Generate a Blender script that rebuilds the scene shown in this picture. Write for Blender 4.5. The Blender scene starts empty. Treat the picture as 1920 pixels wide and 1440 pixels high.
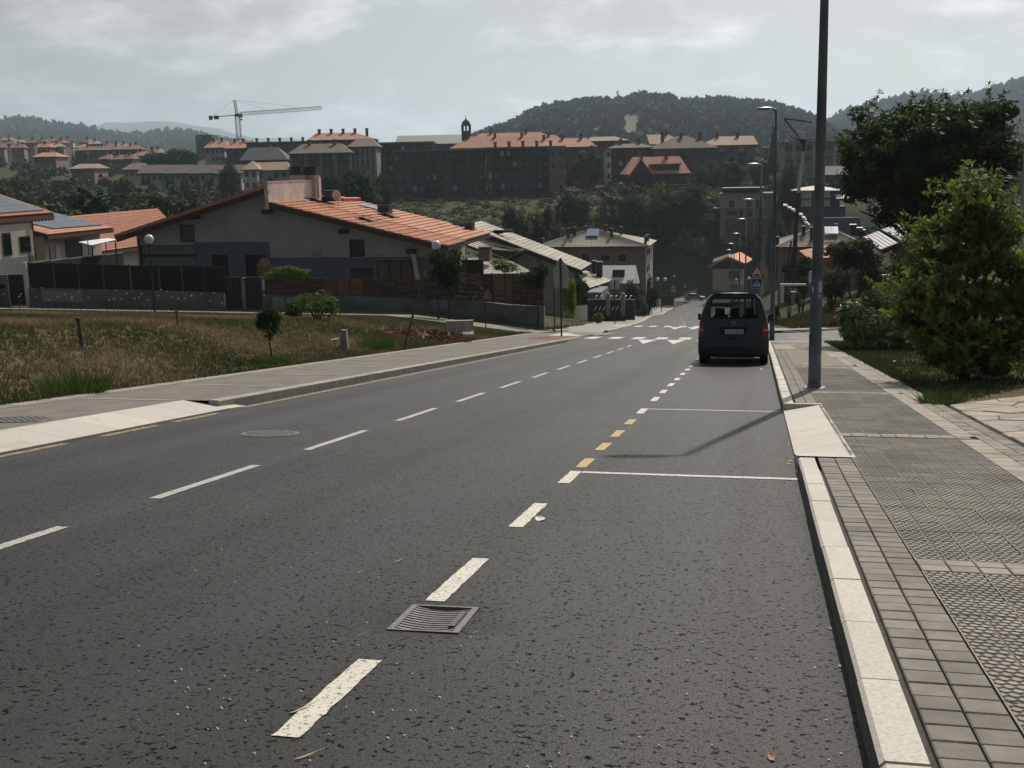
import bpy, bmesh, math, random
import numpy as np
from math import sin, cos, radians, atan2, hypot, pi, sqrt, exp
from mathutils import Vector, Matrix
from mathutils.geometry import tessellate_polygon

S = bpy.context.scene
COL = S.collection
rnd = random.Random(7)
ORD = ['first', 'second', 'third', 'fourth', 'fifth', 'sixth', 'seventh', 'eighth', 'ninth', 'tenth', 'eleventh', 'twelfth', 'thirteenth', 'fourteenth', 'fifteenth', 'sixteenth', 'seventeenth', 'eighteenth', 'nineteenth', 'twentieth']

# ------------------------------------------------------------------ camera
FPX, PITCH, YAW, ROLL = 2180.0, radians(10.65), radians(12.05), radians(1.28)
fwd = np.array([-sin(YAW)*cos(PITCH), cos(YAW)*cos(PITCH), -sin(PITCH)])
_r0 = np.array([cos(YAW), sin(YAW), 0.0]); _u0 = np.cross(_r0, fwd)
RGT = _r0*cos(ROLL)-_u0*sin(ROLL); UPV = _u0*cos(ROLL)+_r0*sin(ROLL)
cd = bpy.data.cameras.new('camera'); cam = bpy.data.objects.new('camera', cd); COL.objects.link(cam)
cd.sensor_fit = 'HORIZONTAL'; cd.sensor_width = 36.0; cd.lens = 36.0*FPX/1920.0
cd.clip_start = 0.1; cd.clip_end = 20000.0
cam.matrix_world = Matrix(((RGT[0], UPV[0], -fwd[0], 0), (RGT[1], UPV[1], -fwd[1], 0), (RGT[2], UPV[2], -fwd[2], 0), (0, 0, 0, 1)))
S.camera = cam

# ------------------------------------------------------------------ light
SUN_EL, SUN_AZ = radians(43.8), radians(11.2)       # azimuth measured from +Y (road direction) towards +X
sdir = Vector((sin(SUN_AZ)*cos(SUN_EL), cos(SUN_AZ)*cos(SUN_EL), sin(SUN_EL)))
ld = bpy.data.lights.new('sun', 'SUN'); ld.energy = 4.2; ld.angle = radians(0.6); ld.color = (1.0, 0.935, 0.83)
sun = bpy.data.objects.new('sun', ld); COL.objects.link(sun)
sun.rotation_euler = (-sdir).to_track_quat('-Z', 'Y').to_euler()
sun.location = (20, 60, 80)

W = bpy.data.worlds.new('World'); S.world = W; W.use_nodes = True
nt = W.node_tree; nt.nodes.clear(); N = nt.nodes.new; L = nt.links.new
sky = N('ShaderNodeTexSky'); sky.sky_type = 'NISHITA'; sky.sun_disc = False
sky.sun_elevation = SUN_EL; sky.sun_rotation = SUN_AZ
sky.altitude = 80; sky.air_density = 1.0; sky.dust_density = 2.5; sky.ozone_density = 1.0
CLOUD_SEED = 7.7
tc = N('ShaderNodeTexCoord')
sep = N('ShaderNodeSeparateXYZ'); L(tc.outputs['Generated'], sep.inputs[0])
def mth(op, a, b=None, c=None, clamp=False):
    n = N('ShaderNodeMath'); n.operation = op; n.use_clamp = clamp
    for i, v in enumerate((a, b, c)):
        if v is None: continue
        if hasattr(v, 'is_linked') or hasattr(v, 'links'): L(v, n.inputs[i])
        else: n.inputs[i].default_value = v
    return n.outputs[0]
zc = mth('MAXIMUM', sep.outputs[2], 0.0)
den = mth('ADD', zc, 0.30)
cx = mth('DIVIDE', sep.outputs[0], den); cy = mth('DIVIDE', sep.outputs[1], den)
comb = N('ShaderNodeCombineXYZ'); L(cx, comb.inputs[0]); L(cy, comb.inputs[1]); comb.inputs[2].default_value = CLOUD_SEED
def wnoise(scale, detail, rough, dist=0.0):
    n = N('ShaderNodeTexNoise'); L(comb.outputs[0], n.inputs['Vector'])
    n.inputs['Scale'].default_value = scale; n.inputs['Detail'].default_value = detail
    n.inputs['Roughness'].default_value = rough; n.inputs['Distortion'].default_value = dist
    return n.outputs['Fac']
def wramp(fac, a, b):
    n = N('ShaderNodeMapRange'); n.interpolation_type = 'SMOOTHSTEP'; L(fac, n.inputs[0]); n.inputs[1].default_value = a; n.inputs[2].default_value = b
    return n.outputs[0]
cum = wramp(wnoise(2.1, 11.0, 0.57, 0.1), 0.455, 0.585)          # broken clouds
veil = wramp(wnoise(0.33, 4.0, 0.55), 0.25, 0.75)              # thin high veil
# clouds and veil scatter forward: brighter towards the sun, duller away from it
dt = N('ShaderNodeVectorMath'); dt.operation = 'DOT_PRODUCT'; L(tc.outputs['Generated'], dt.inputs[0]); dt.inputs[1].default_value = sdir
dpos = mth('MULTIPLY_ADD', dt.outputs['Value'], 0.5, 0.5, clamp=True)
phase = mth('MULTIPLY_ADD', mth('POWER', dpos, 4.0), 0.92, 0.06)
def wcol(c, k):
    n = N('ShaderNodeVectorMath'); n.operation = 'SCALE'; n.inputs[0].default_value = c; L(k, n.inputs['Scale']); return n.outputs[0]
def wmix(f, a, b):
    n = N('ShaderNodeMix'); n.data_type = 'RGBA'
    L(f, n.inputs['Factor']); L(a, n.inputs['A']); L(b, n.inputs['B']); return n.outputs['Result']
VEIL_K, CLOUD_K, SKY_S = 12.4, 20.5, 0.075
hor0 = mth('SUBTRACT', 1.0, wramp(sep.outputs[2], -0.02, 0.15))
base = wmix(mth('MAXIMUM', mth('MULTIPLY_ADD', veil, 0.36, 0.44), mth('MULTIPLY', hor0, 0.97)), sky.outputs[0], wcol((0.975*VEIL_K, 0.985*VEIL_K, 0.995*VEIL_K), mth('MULTIPLY', phase, mth('MULTIPLY_ADD', hor0, 0.30, 1.0))))
shade = wramp(wnoise(4.5, 7.0, 0.6), 0.35, 0.7)
ck = mth('MULTIPLY', phase, mth('MULTIPLY_ADD', shade, 0.55, 0.62))
colr = wmix(mth('MULTIPLY', cum, 0.85), base, wcol((1.0*CLOUD_K, 0.985*CLOUD_K, 0.965*CLOUD_K), ck))
bg = N('ShaderNodeBackground'); L(colr, bg.inputs['Color']); bg.inputs['Strength'].default_value = SKY_S
wo = N('ShaderNodeOutputWorld'); L(bg.outputs[0], wo.inputs['Surface'])
S.view_settings.view_transform = 'Standard'; S.view_settings.look = 'None'
S.view_settings.exposure = 0.0; S.view_settings.gamma = 1.0; S.view_settings.use_curve_mapping = False
S.render.engine = 'CYCLES'
S.cycles.use_denoising = True
S.cycles.max_bounces = 6; S.cycles.diffuse_bounces = 3; S.cycles.glossy_bounces = 3; S.cycles.transmission_bounces = 4
S.cycles.transparent_max_bounces = 10; S.cycles.volume_bounces = 0; S.cycles.sample_clamp_indirect = 4.0

# ------------------------------------------------------------------ helpers: space
def ray(px, py):
    return fwd+RGT*(px-960)/FPX+UPV*(720-py)/FPX
def P(px, py, D): return Vector(ray(px, py)*D)                       # point at forward depth D
def PY(px, py, Y):
    d = ray(px, py); return Vector(d*(Y/d[1]))                       # point on the plane y = Y
SL, H0 = 0.1215, 1.55
SH_Y = [0, 30, 40, 50, 60, 70, 80, 90, 100, 110, 120, 130, 140, 150, 160, 170, 180, 190, 200, 210, 220, 230, 241, 260]
SH_S = [0, 0, -.044, -.176, -.396, -.70, -1.1, -1.58, -2.15, -2.8, -3.5, -4.25, -5.0, -5.75, -6.4, -6.95, -7.3, -7.42, -7.3, -6.95, -6.4, -5.75, -5.0, -3.7]
def shift(y):
    y = np.asarray(y, float)
    s = np.interp(y, SH_Y, SH_S)
    return s if s.ndim else float(s)
def zroad(y):
    y = np.asarray(y, float)
    z = np.where(y < 190, -H0-SL*y, -H0-SL*190-0.07*(np.minimum(y, 241)-190)-0.02*np.maximum(y-241, 0))
    for a, b in ((46.5, 55.0), (76.0, 85.5)):                         # raised crossings
        z = z+0.10*np.clip((y-a)/1.8, 0, 1)*np.clip((b-y)/1.8, 0, 1)
    return z if z.ndim else float(z)
def sst(a, b, v):
    t = np.clip((np.asarray(v, float)-a)/(b-a), 0, 1); return t*t*(3-2*t)
ZF_D = [0, 60, 110, 160, 200, 250, 300, 340, 450, 600, 900, 1400]
ZF_Z = [-8, -8, -9.5, -11.5, -12.5, -12.2, -9, -6.6, -1, 6, 5, 4]
KL, KR = -7.72, 0.42                                                 # kerb faces
def pedge(y): return -9.9-0.016*np.clip(np.asarray(y, float), 0, 60)*1.55   # inner edge of the left pavement
def ground(x, y):
    x = np.asarray(x, float); y = np.asarray(y, float)
    rel = x-shift(y)
    z = -1.42-SL*y
    z = np.where(y > 190, zroad(y)+0.13, z)
    s = np.maximum(pedge(y)-0.3-rel, 0)
    z = z+np.where(s < 7, 0.115*s, 0.805+0.012*(s-7))*sst(-12, 12, y)*1.0
    t = np.maximum(rel-2.7, 0)
    z = z+0.03*np.minimum(t, 12)*(y < 60)+2.3*sst(0.8, 9, t)*sst(70, 79, y)+0.30*sst(1, 7, rel)*sst(50, 66, y)*(1-sst(90, 110, y))
    D = -sin(YAW)*x+cos(YAW)*y
    lat = np.abs(rel+3.5)
    w = sst(75, 125, D)*sst(8, 52, lat)
    w = np.maximum(w, sst(243, 276, D))
    zf = np.interp(D, ZF_D, ZF_Z)
    z = z*(1-w)+zf*w
    z = z+0.6*w*np.sin(x*0.07+1)*np.cos(y*0.05)
    return z if z.ndim else float(z)
def zside(x, y): return zroad(y)+0.30*float(sst(1, 7, x-shift(y)))*float(sst(50, 66, y))
def gz(x, y): return float(ground(x, y))
def G(px, py, D0=6.0, D1=400.0):
    """point of the ground seen at a pixel of the photograph (ray march)"""
    d = ray(px, py); a = D0
    prev = a
    while a < D1:
        p = d*a
        if p[2] <= gz(p[0], p[1]):
            lo, hi = prev, a
            for _ in range(24):
                m = (lo+hi)/2; q = d*m
                if q[2] <= gz(q[0], q[1]): hi = m
                else: lo = m
            return Vector(d*hi)
        prev = a; a *= 1.02
    return Vector(d*D1)
def onroad(px, py, h=H0):
    d = ray(px, py); t = -h/(d[2]+SL*d[1]); return Vector(d*t)

# ------------------------------------------------------------------ helpers: materials
_m = {}
def mat(name, c1, c2=None, scale=4.0, rough=0.8, bump=0.0, bscale=None, metal=0.0, spec=0.35, orand=0.0, detail=5.0, lo=0.35, hi=0.65, stretch=None, c3=None, c3scale=0.6, c3lo=0.5, c3hi=0.7, trans=0.0):
    if name in _m: return _m[name]
    m = bpy.data.materials.new(name); m.use_nodes = True; _m[name] = m
    t = m.node_tree; n = t.nodes; l = t.links.new; b = n['Principled BSDF']
    b.inputs['Roughness'].default_value = rough; b.inputs['Metallic'].default_value = metal
    b.inputs['Specular IOR Level'].default_value = spec
    geo = n.new('ShaderNodeNewGeometry'); vec = geo.outputs['Position']
    if stretch:
        mp = n.new('ShaderNodeMapping'); l(vec, mp.inputs[0]); mp.inputs['Scale'].default_value = stretch; vec = mp.outputs[0]
    col = None
    def noise(sc, de=detail):
        q = n.new('ShaderNodeTexNoise'); l(vec, q.inputs['Vector']); q.inputs['Scale'].default_value = sc; q.inputs['Detail'].default_value = de; return q.outputs['Fac']
    def rng(f, a, bb):
        q = n.new('ShaderNodeMapRange'); l(f, q.inputs[0]); q.inputs[1].default_value = a; q.inputs[2].default_value = bb; return q.outputs[0]
    def mix(f, a, bb):
        q = n.new('ShaderNodeMix'); q.data_type = 'RGBA'; l(f, q.inputs['Factor'])
        for v, k in ((a, 'A'), (bb, 'B')):
            if isinstance(v, tuple): q.inputs[k].default_value = (*v, 1)
            else: l(v, q.inputs[k])
        return q.outputs['Result']
    if c2 is not None: col = mix(rng(noise(scale), lo, hi), c1, c2)
    if c3 is not None: col = mix(rng(noise(c3scale), c3lo, c3hi), col if col else c1, c3)
    if orand:
        oi = n.new('ShaderNodeObjectInfo'); mr = n.new('ShaderNodeMapRange'); l(oi.outputs['Random'], mr.inputs[0]); mr.inputs[3].default_value = 1-orand; mr.inputs[4].default_value = 1+orand
        vm = n.new('ShaderNodeVectorMath'); vm.operation = 'SCALE'; l(mr.outputs[0], vm.inputs['Scale'])
        if col: l(col, vm.inputs[0])
        else: vm.inputs[0].default_value = c1
        col = vm.outputs[0]
    if col: l(col, b.inputs['Base Color'])
    else: b.inputs['Base Color'].default_value = (*c1, 1)
    if bump:
        bp = n.new('ShaderNodeBump'); bp.inputs['Strength'].default_value = bump; bp.inputs['Distance'].default_value = 0.02
        l(noise(bscale or scale*3), bp.inputs['Height']); l(bp.outputs[0], b.inputs['Normal'])
    return m
def attr_mat(name, rough=0.9, transl=0.0, orand=0.0, spec=0.2):
    """colour from the mesh's colour attribute (one colour per blade or leaf)"""
    if name in _m: return _m[name]
    m = bpy.data.materials.new(name); m.use_nodes = True; _m[name] = m
    t = m.node_tree; n = t.nodes; l = t.links.new; b = n['Principled BSDF']
    b.inputs['Roughness'].default_value = rough; b.inputs['Specular IOR Level'].default_value = spec
    a = n.new('ShaderNodeVertexColor'); a.layer_name = 'Col'; col = a.outputs['Color']
    if orand:
        oi = n.new('ShaderNodeObjectInfo'); mr = n.new('ShaderNodeMapRange'); l(oi.outputs['Random'], mr.inputs[0]); mr.inputs[3].default_value = 1-orand; mr.inputs[4].default_value = 1+orand
        vm = n.new('ShaderNodeVectorMath'); vm.operation = 'SCALE'; l(mr.outputs[0], vm.inputs['Scale']); l(col, vm.inputs[0]); col = vm.outputs[0]
    l(col, b.inputs['Base Color'])
    if transl:
        tr = n.new('ShaderNodeBsdfTranslucent'); l(col, tr.inputs['Color'])
        mx = n.new('ShaderNodeMixShader'); mx.inputs[0].default_value = transl
        l(b.outputs[0], mx.inputs[1]); l(tr.outputs[0], mx.inputs[2]); l(mx.outputs[0], n['Material Output'].inputs['Surface'])
    return m
def glass_mat(name, tint=(0.5, 0.55, 0.55), clear=0.6):
    if name in _m: return _m[name]
    m = bpy.data.materials.new(name); m.use_nodes = True; _m[name] = m
    t = m.node_tree; n = t.nodes; l = t.links.new; b = n['Principled BSDF']
    b.inputs['Base Color'].default_value = (0.01, 0.012, 0.013, 1); b.inputs['Roughness'].default_value = 0.05
    tr = n.new('ShaderNodeBsdfTransparent'); tr.inputs[0].default_value = (*tint, 1)
    mx = n.new('ShaderNodeMixShader'); mx.inputs[0].default_value = clear
    l(b.outputs[0], mx.inputs[1]); l(tr.outputs[0], mx.inputs[2]); l(mx.outputs[0], n['Material Output'].inputs['Surface'])
    return m

# ------------------------------------------------------------------ helpers: meshes and objects
class MB:
    def __init__(s): s.v = []; s.f = []; s.m = []
    def add(s, pts, faces, mi=0):
        o = len(s.v); s.v += [tuple(p) for p in pts]
        for f in faces: s.f.append(tuple(i+o for i in f)); s.m.append(mi)
        return s
    def quad(s, a, b, c, d, mi=0): return s.add((a, b, c, d), ((0, 1, 2, 3),), mi)
    def box(s, x0, x1, y0, y1, z0, z1, mi=0):
        p = [(x, y, z) for z in (z0, z1) for y in (y0, y1) for x in (x0, x1)]
        return s.add(p, ((0, 2, 3, 1), (4, 5, 7, 6), (0, 1, 5, 4), (2, 6, 7, 3), (0, 4, 6, 2), (1, 3, 7, 5)), mi)
    def hexa(s, a, b, mi=0):
        """solid between bottom quad a and top quad b (4 points each, same order)"""
        return s.add(list(a)+list(b), ((3, 2, 1, 0), (4, 5, 6, 7), (0, 1, 5, 4), (1, 2, 6, 5), (2, 3, 7, 6), (3, 0, 4, 7)), mi)
    def slab(s, q, th, mi=0, mi2=None):
        """quad of 4 points thickened downwards along its normal"""
        q = [Vector(p) for p in q]; n = (q[1]-q[0]).cross(q[3]-q[0]).normalized()
        if n.z < 0: n = -n
        lo = [p-n*th for p in q]
        s.add(q, ((0, 1, 2, 3),), mi)
        s.add(q+lo, ((7, 6, 5, 4), (0, 4, 5, 1), (1, 5, 6, 2), (2, 6, 7, 3), (3, 7, 4, 0)), mi if mi2 is None else mi2)
        return s
    def cyl(s, p0, p1, r0, r1=None, n=8, mi=0, caps=True):
        p0 = Vector(p0); p1 = Vector(p1); r1 = r0 if r1 is None else r1
        d = (p1-p0).normalized(); a = d.orthogonal().normalized(); b = d.cross(a)
        ring = lambda c, r: [c+(a*cos(2*pi*i/n)+b*sin(2*pi*i/n))*r for i in range(n)]
        f = [(i, (i+1) % n, n+(i+1) % n, n+i) for i in range(n)]
        if caps: f += [tuple(range(n-1, -1, -1)), tuple(range(n, 2*n))]
        return s.add(ring(p0, r0)+ring(p1, r1), f, mi)
    def tube(s, pts, rs, n=7, mi=0):
        for i in range(len(pts)-1): s.cyl(pts[i], pts[i+1], rs[i], rs[i+1], n, mi, caps=(i in (0, len(pts)-2)))
        return s
    def lathe(s, c, prof, n=16, mi=0):
        """profile of (radius, height) pairs turned about the vertical through c"""
        c = Vector(c); pts = []; f = []
        for r, h in prof: pts += [c+Vector((r*cos(2*pi*i/n), r*sin(2*pi*i/n), h)) for i in range(n)]
        for k in range(len(prof)-1):
            f += [(k*n+i, k*n+(i+1) % n, (k+1)*n+(i+1) % n, (k+1)*n+i) for i in range(n)]
        f += [tuple(range(n-1, -1, -1)), tuple((len(prof)-1)*n+i for i in range(n))]
        return s.add(pts, f, mi)
    def prism(s, poly, axis, a, b, mi=0):
        """2-D polygon extruded along 'x', 'y' or 'z' from a to b"""
        mk = {'x': lambda p, t: (t, p[0], p[1]), 'y': lambda p, t: (p[0], t, p[1]), 'z': lambda p, t: (p[0], p[1], t)}[axis]
        n = len(poly); pts = [mk(p, a) for p in poly]+[mk(p, b) for p in poly]
        f = [(i, (i+1) % n, n+(i+1) % n, n+i) for i in range(n)]
        s.add(pts, f, mi)
        tri = tessellate_polygon([[Vector((p[0], p[1], 0)) for p in poly]])
        s.add(pts, [t for t in tri]+[tuple(n+i for i in reversed(t)) for t in tri], mi)
        return s
    def holed(s, outer, holes, axis_y, th, mi=0, rv=None):
        """wall in the x-z plane at y = axis_y with rectangular holes (x0, x1, z0, z1) and reveals th deep"""
        loops = [[Vector((p[0], p[1], 0)) for p in outer]]+[[Vector((a, c, 0)), Vector((a, d, 0)), Vector((b, d, 0)), Vector((b, c, 0))] for a, b, c, d in holes]
        flat = [p for lp in loops for p in lp]
        tri = tessellate_polygon(loops)
        s.add([(p.x, axis_y, p.y) for p in flat], [t for t in tri], mi)
        for a, b, c, d in holes:
            y0, y1 = axis_y, axis_y+th
            for (x0, z0), (x1, z1) in (((a, c), (b, c)), ((b, c), (b, d)), ((b, d), (a, d)), ((a, d), (a, c))):
                s.quad((x0, y0, z0), (x1, y0, z1), (x1, y1, z1), (x0, y1, z0), mi if rv is None else rv)
        return s
    def mesh(s, name, mats, smooth=False):
        me = bpy.data.meshes.new(name); me.from_pydata(s.v, [], s.f)
        for m in (mats if isinstance(mats, (list, tuple)) else [mats]): me.materials.append(m)
        if max(s.m, default=0) > 0: me.polygons.foreach_set('material_index', s.m)
        bm = bmesh.new(); bm.from_mesh(me); bmesh.ops.recalc_face_normals(bm, faces=bm.faces); bm.to_mesh(me); bm.free()
        if smooth: me.polygons.foreach_set('use_smooth', [True]*len(me.polygons))
        me.update(); return me
    def build(s, name, mats, parent=None, smooth=False, loc=None, **kw):
        return obj(name, s.mesh(name, mats, smooth), parent, loc, **kw)
def obj(name, me, parent=None, loc=None, rot=None, label=None, cat=None, group=None, kind=None, scale=None):
    o = bpy.data.objects.new(name, me); COL.objects.link(o)
    if parent is not None: o.parent = parent
    if loc is not None: o.location = loc
    if rot is not None: o.rotation_euler = rot
    if scale is not None: o.scale = scale if hasattr(scale, '__len__') else (scale,)*3
    tag(o, label, cat, group, kind); return o
def tag(o, label=None, cat=None, group=None, kind=None):
    if label: o['label'] = label
    if cat: o['category'] = cat
    if group: o['group'] = group
    if kind: o['kind'] = kind
    return o
def thing(name, label, cat, loc=(0, 0, 0), rz=0.0, group=None):
    return tag(obj(name, None, None, loc, (0, 0, rz)), label, cat, group)
_kids = {}
def children(o): return [c for c in bpy.data.objects if c.parent == o]
def copy_tree(o, loc=None, rz=None, label=None, kids=None, parent=None):
    c = o.copy(); COL.objects.link(c)
    if parent is not None: c.parent = parent
    if loc is not None: c.location = loc
    if rz is not None: c.rotation_euler[2] = rz
    if label: c['label'] = label
    for k in children(o): copy_tree(k, parent=c)
    return c
def np_mesh(name, V, F, mats, cols=None, mi=None, smooth=False):
    me = bpy.data.meshes.new(name); nv, nf, k = len(V), len(F), F.shape[1]
    me.vertices.add(nv); me.vertices.foreach_set('co', np.asarray(V, np.float32).ravel())
    me.loops.add(nf*k); me.loops.foreach_set('vertex_index', np.asarray(F, np.int32).ravel())
    me.polygons.add(nf); me.polygons.foreach_set('loop_start', np.arange(0, nf*k, k, dtype=np.int32))
    for m in (mats if isinstance(mats, (list, tuple)) else [mats]): me.materials.append(m)
    if mi is not None: me.polygons.foreach_set('material_index', np.asarray(mi, np.int32))
    if cols is not None:
        a = me.color_attributes.new('Col', 'FLOAT_COLOR', 'POINT')
        a.data.foreach_set('color', np.concatenate([cols, np.ones((nv, 1))], 1).astype(np.float32).ravel())
    if smooth: me.polygons.foreach_set('use_smooth', np.ones(nf, bool))
    me.update(calc_edges=True); me.validate(); return me
def strip_mesh(xs, ys, zf, th=0.0):
    """grid sheet: xs[j][i] lateral positions for every ys[j]; zf(x, y, i, j)"""
    V = []; nx = len(xs[0])
    for j, y in enumerate(ys):
        for i in range(nx): V.append((xs[j][i], y, zf(xs[j][i], y, i, j)))
    F = [(j*nx+i, j*nx+i+1, (j+1)*nx+i+1, (j+1)*nx+i) for j in range(len(ys)-1) for i in range(nx-1)]
    return np.array(V), np.array(F)
TILT = -math.atan(SL)                                                # rotation about x that lays a piece on the slope
# ================================================================== materials of the setting
def asphalt(name, light=1.0):
    m = bpy.data.materials.new(name); m.use_nodes = True; _m[name] = m
    t = m.node_tree; n = t.nodes; l = t.links.new; b = n['Principled BSDF']
    geo = n.new('ShaderNodeNewGeometry'); pos = geo.outputs['Position']
    def noise(sc, de, st=None, dist=0):
        v = pos
        if st:
            mp = n.new('ShaderNodeMapping'); l(pos, mp.inputs[0]); mp.inputs['Scale'].default_value = st; v = mp.outputs[0]
        q = n.new('ShaderNodeTexNoise'); l(v, q.inputs['Vector']); q.inputs['Scale'].default_value = sc; q.inputs['Detail'].default_value = de; q.inputs['Distortion'].default_value = dist; return q.outputs['Fac']
    def rng(f, a, bb, c=0.0, d=1.0):
        q = n.new('ShaderNodeMapRange'); l(f, q.inputs[0]); q.inputs[1].default_value = a; q.inputs[2].default_value = bb; q.inputs[3].default_value = c; q.inputs[4].default_value = d; return q.outputs[0]
    def mul(*fs):
        o = fs[0]
        for f in fs[1:]:
            q = n.new('ShaderNodeMath'); q.operation = 'MULTIPLY'; l(o, q.inputs[0])
            if hasattr(f, 'links'): l(f, q.inputs[1])
            else: q.inputs[1].default_value = f
            o = q.outputs[0]
        return o
    vor = n.new('ShaderNodeTexVoronoi'); l(pos, vor.inputs['Vector']); vor.inputs['Scale'].default_value = 95.0
    agg = rng(vor.outputs['Distance'], 0.0, 0.75, 1.3, 0.68)
    fine = rng(noise(70, 3), 0.3, 0.7, 0.74, 1.26)
    pits = rng(noise(36, 3), 0.575, 0.655, 1.0, 0.12)
    patch = rng(noise(0.55, 6), 0.3, 0.7, 0.74, 1.20)
    lanes = rng(noise(1.0, 3, (1.0, 0.028, 0.0)), 0.32, 0.70, 0.72, 1.36)
    stain = rng(noise(1.6, 5, (1.2, 0.25, 1)), 0.58, 0.74, 1.0, 0.66)
    f = mul(agg, fine, pits, patch, lanes, stain)
    # long crack beside the centre line
    sp = n.new('ShaderNodeSeparateXYZ'); l(pos, sp.inputs[0])
    wob = rng(noise(1.3, 6, (0.0, 1.0, 0.0)), 0.2, 0.8, -0.10, 0.10)
    q = n.new('ShaderNodeMath'); q.operation = 'SUBTRACT'; l(sp.outputs[0], q.inputs[0]); l(wob, q.inputs[1])
    q2 = n.new('ShaderNodeMath'); q2.operation = 'ADD'; l(q.outputs[0], q2.inputs[0]); q2.inputs[1].default_value = 4.50
    q3 = n.new('ShaderNodeMath'); q3.operation = 'ABSOLUTE'; l(q2.outputs[0], q3.inputs[0])
    crack = rng(q3.outputs[0], 0.004, 0.022, 0.52, 1.0)
    f = mul(f, crack)
    if light == 1.0:                                              # grime washed along the kerb and round the drain
        dg = n.new('ShaderNodeVectorMath'); dg.operation = 'DISTANCE'; l(pos, dg.inputs[0]); dg.inputs[1].default_value = (-1.50, 5.22, -2.18)
        ad = n.new('ShaderNodeMath'); ad.operation = 'MULTIPLY_ADD'; l(noise(5, 5), ad.inputs[0]); ad.inputs[1].default_value = 0.55; l(dg.outputs['Value'], ad.inputs[2])
        kd = n.new('ShaderNodeMath'); kd.operation = 'MULTIPLY_ADD'; l(noise(3, 5), kd.inputs[0]); kd.inputs[1].default_value = 0.30; l(sp.outputs[0], kd.inputs[2])
        f = mul(f, rng(ad.outputs[0], 0.50, 0.72, 0.35, 1.0), rng(kd.outputs[0], 0.36, 0.52, 1.0, 0.5))
    vm = n.new('ShaderNodeVectorMath'); vm.operation = 'SCALE'; vm.inputs[0].default_value = (0.0225*light, 0.0206*light, 0.0180*light); l(f, vm.inputs['Scale'])
    l(vm.outputs[0], b.inputs['Base Color']); l(mul(pits, agg, 0.25), b.inputs['Specular IOR Level'])
    l(rng(noise(1.0, 3, (1.0, 0.028, 0.0)), 0.35, 0.68, 0.60, 0.43), b.inputs['Roughness'])
    bp = n.new('ShaderNodeBump'); bp.inputs['Strength'].default_value = 0.30; bp.inputs['Distance'].default_value = 0.004
    l(vor.outputs['Distance'], bp.inputs['Height'])
    bp2 = n.new('ShaderNodeBump'); bp2.inputs['Strength'].default_value = 0.25; bp2.inputs['Distance'].default_value = 0.003
    l(pits, bp2.inputs['Height']); l(bp.outputs[0], bp2.inputs['Normal']); l(bp2.outputs[0], b.inputs['Normal'])
    return m
M_ASPH = asphalt('asphalt'); M_ASPH2 = asphalt('side_street_asphalt', 4.2)
def paint(name, c, wear=(0.555, 0.60), sc=48):
    m = bpy.data.materials.new(name); m.use_nodes = True
    t = m.node_tree; n = t.nodes; l = t.links.new; b = n['Principled BSDF']
    geo = n.new('ShaderNodeNewGeometry')
    q = n.new('ShaderNodeTexNoise'); l(geo.outputs['Position'], q.inputs['Vector']); q.inputs['Scale'].default_value = sc; q.inputs['Detail'].default_value = 7; q.inputs['Roughness'].default_value = 0.7
    r = n.new('ShaderNodeMapRange'); l(q.outputs['Fac'], r.inputs[0]); r.inputs[1].default_value = wear[0]; r.inputs[2].default_value = wear[1]
    q2 = n.new('ShaderNodeTexNoise'); l(geo.outputs['Position'], q2.inputs['Vector']); q2.inputs['Scale'].default_value = 5; q2.inputs['Detail'].default_value = 4
    mx0 = n.new('ShaderNodeMix'); mx0.data_type = 'RGBA'; l(q2.outputs['Fac'], mx0.inputs['Factor']); mx0.inputs['A'].default_value = (*[v*0.82 for v in c], 1); mx0.inputs['B'].default_value = (*[min(1, v*1.12) for v in c], 1)
    mx = n.new('ShaderNodeMix'); mx.data_type = 'RGBA'; l(r.outputs[0], mx.inputs['Factor']); l(mx0.outputs['Result'], mx.inputs['A']); mx.inputs['B'].default_value = (0.05, 0.048, 0.045, 1)
    l(mx.outputs['Result'], b.inputs['Base Color']); b.inputs['Roughness'].default_value = 0.7
    bp = n.new('ShaderNodeBump'); bp.inputs['Strength'].default_value = 0.4; bp.inputs['Distance'].default_value = 0.004; l(q.outputs['Fac'], bp.inputs['Height']); l(bp.outputs[0], b.inputs['Normal'])
    return m
M_WHITE = paint('white_road_paint', (0.56, 0.525, 0.45)); M_WHITE2 = paint('worn_white_road_paint', (0.40, 0.39, 0.35), (0.52, 0.62)); M_YEL = paint('yellow_road_paint', (0.40, 0.29, 0.11), (0.55, 0.66)); M_YELF = paint('faded_yellow_road_paint', (0.26, 0.19, 0.09), (0.47, 0.58), 14)
M_GRAN = mat('granite', (0.52, 0.49, 0.43), (0.40, 0.37, 0.32), scale=60, rough=0.75, bump=0.25, bscale=140, orand=0.08, c3=(0.36, 0.33, 0.28), c3scale=3, c3lo=0.55, c3hi=0.8)
M_GRANF = mat('kerb_granite', (0.36, 0.34, 0.30), (0.27, 0.25, 0.22), scale=60, rough=0.8, bump=0.25, bscale=140, orand=0.10, c3=(0.20, 0.19, 0.17), c3scale=2.5)
M_KFACE = mat('shaded_grimy_kerb_face', (0.085, 0.082, 0.078), (0.13, 0.125, 0.118), scale=8, rough=0.9, bump=0.3, bscale=80)  # road-side kerb face: its shade painted into the colour, along with dirt
M_PAVER = mat('concrete_paver', (0.215, 0.195, 0.163), (0.165, 0.150, 0.126), scale=9, rough=0.85, bump=0.3, bscale=150, orand=0.16, c3=(0.12, 0.11, 0.095), c3scale=2.2, c3lo=0.5, c3hi=0.72)
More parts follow.
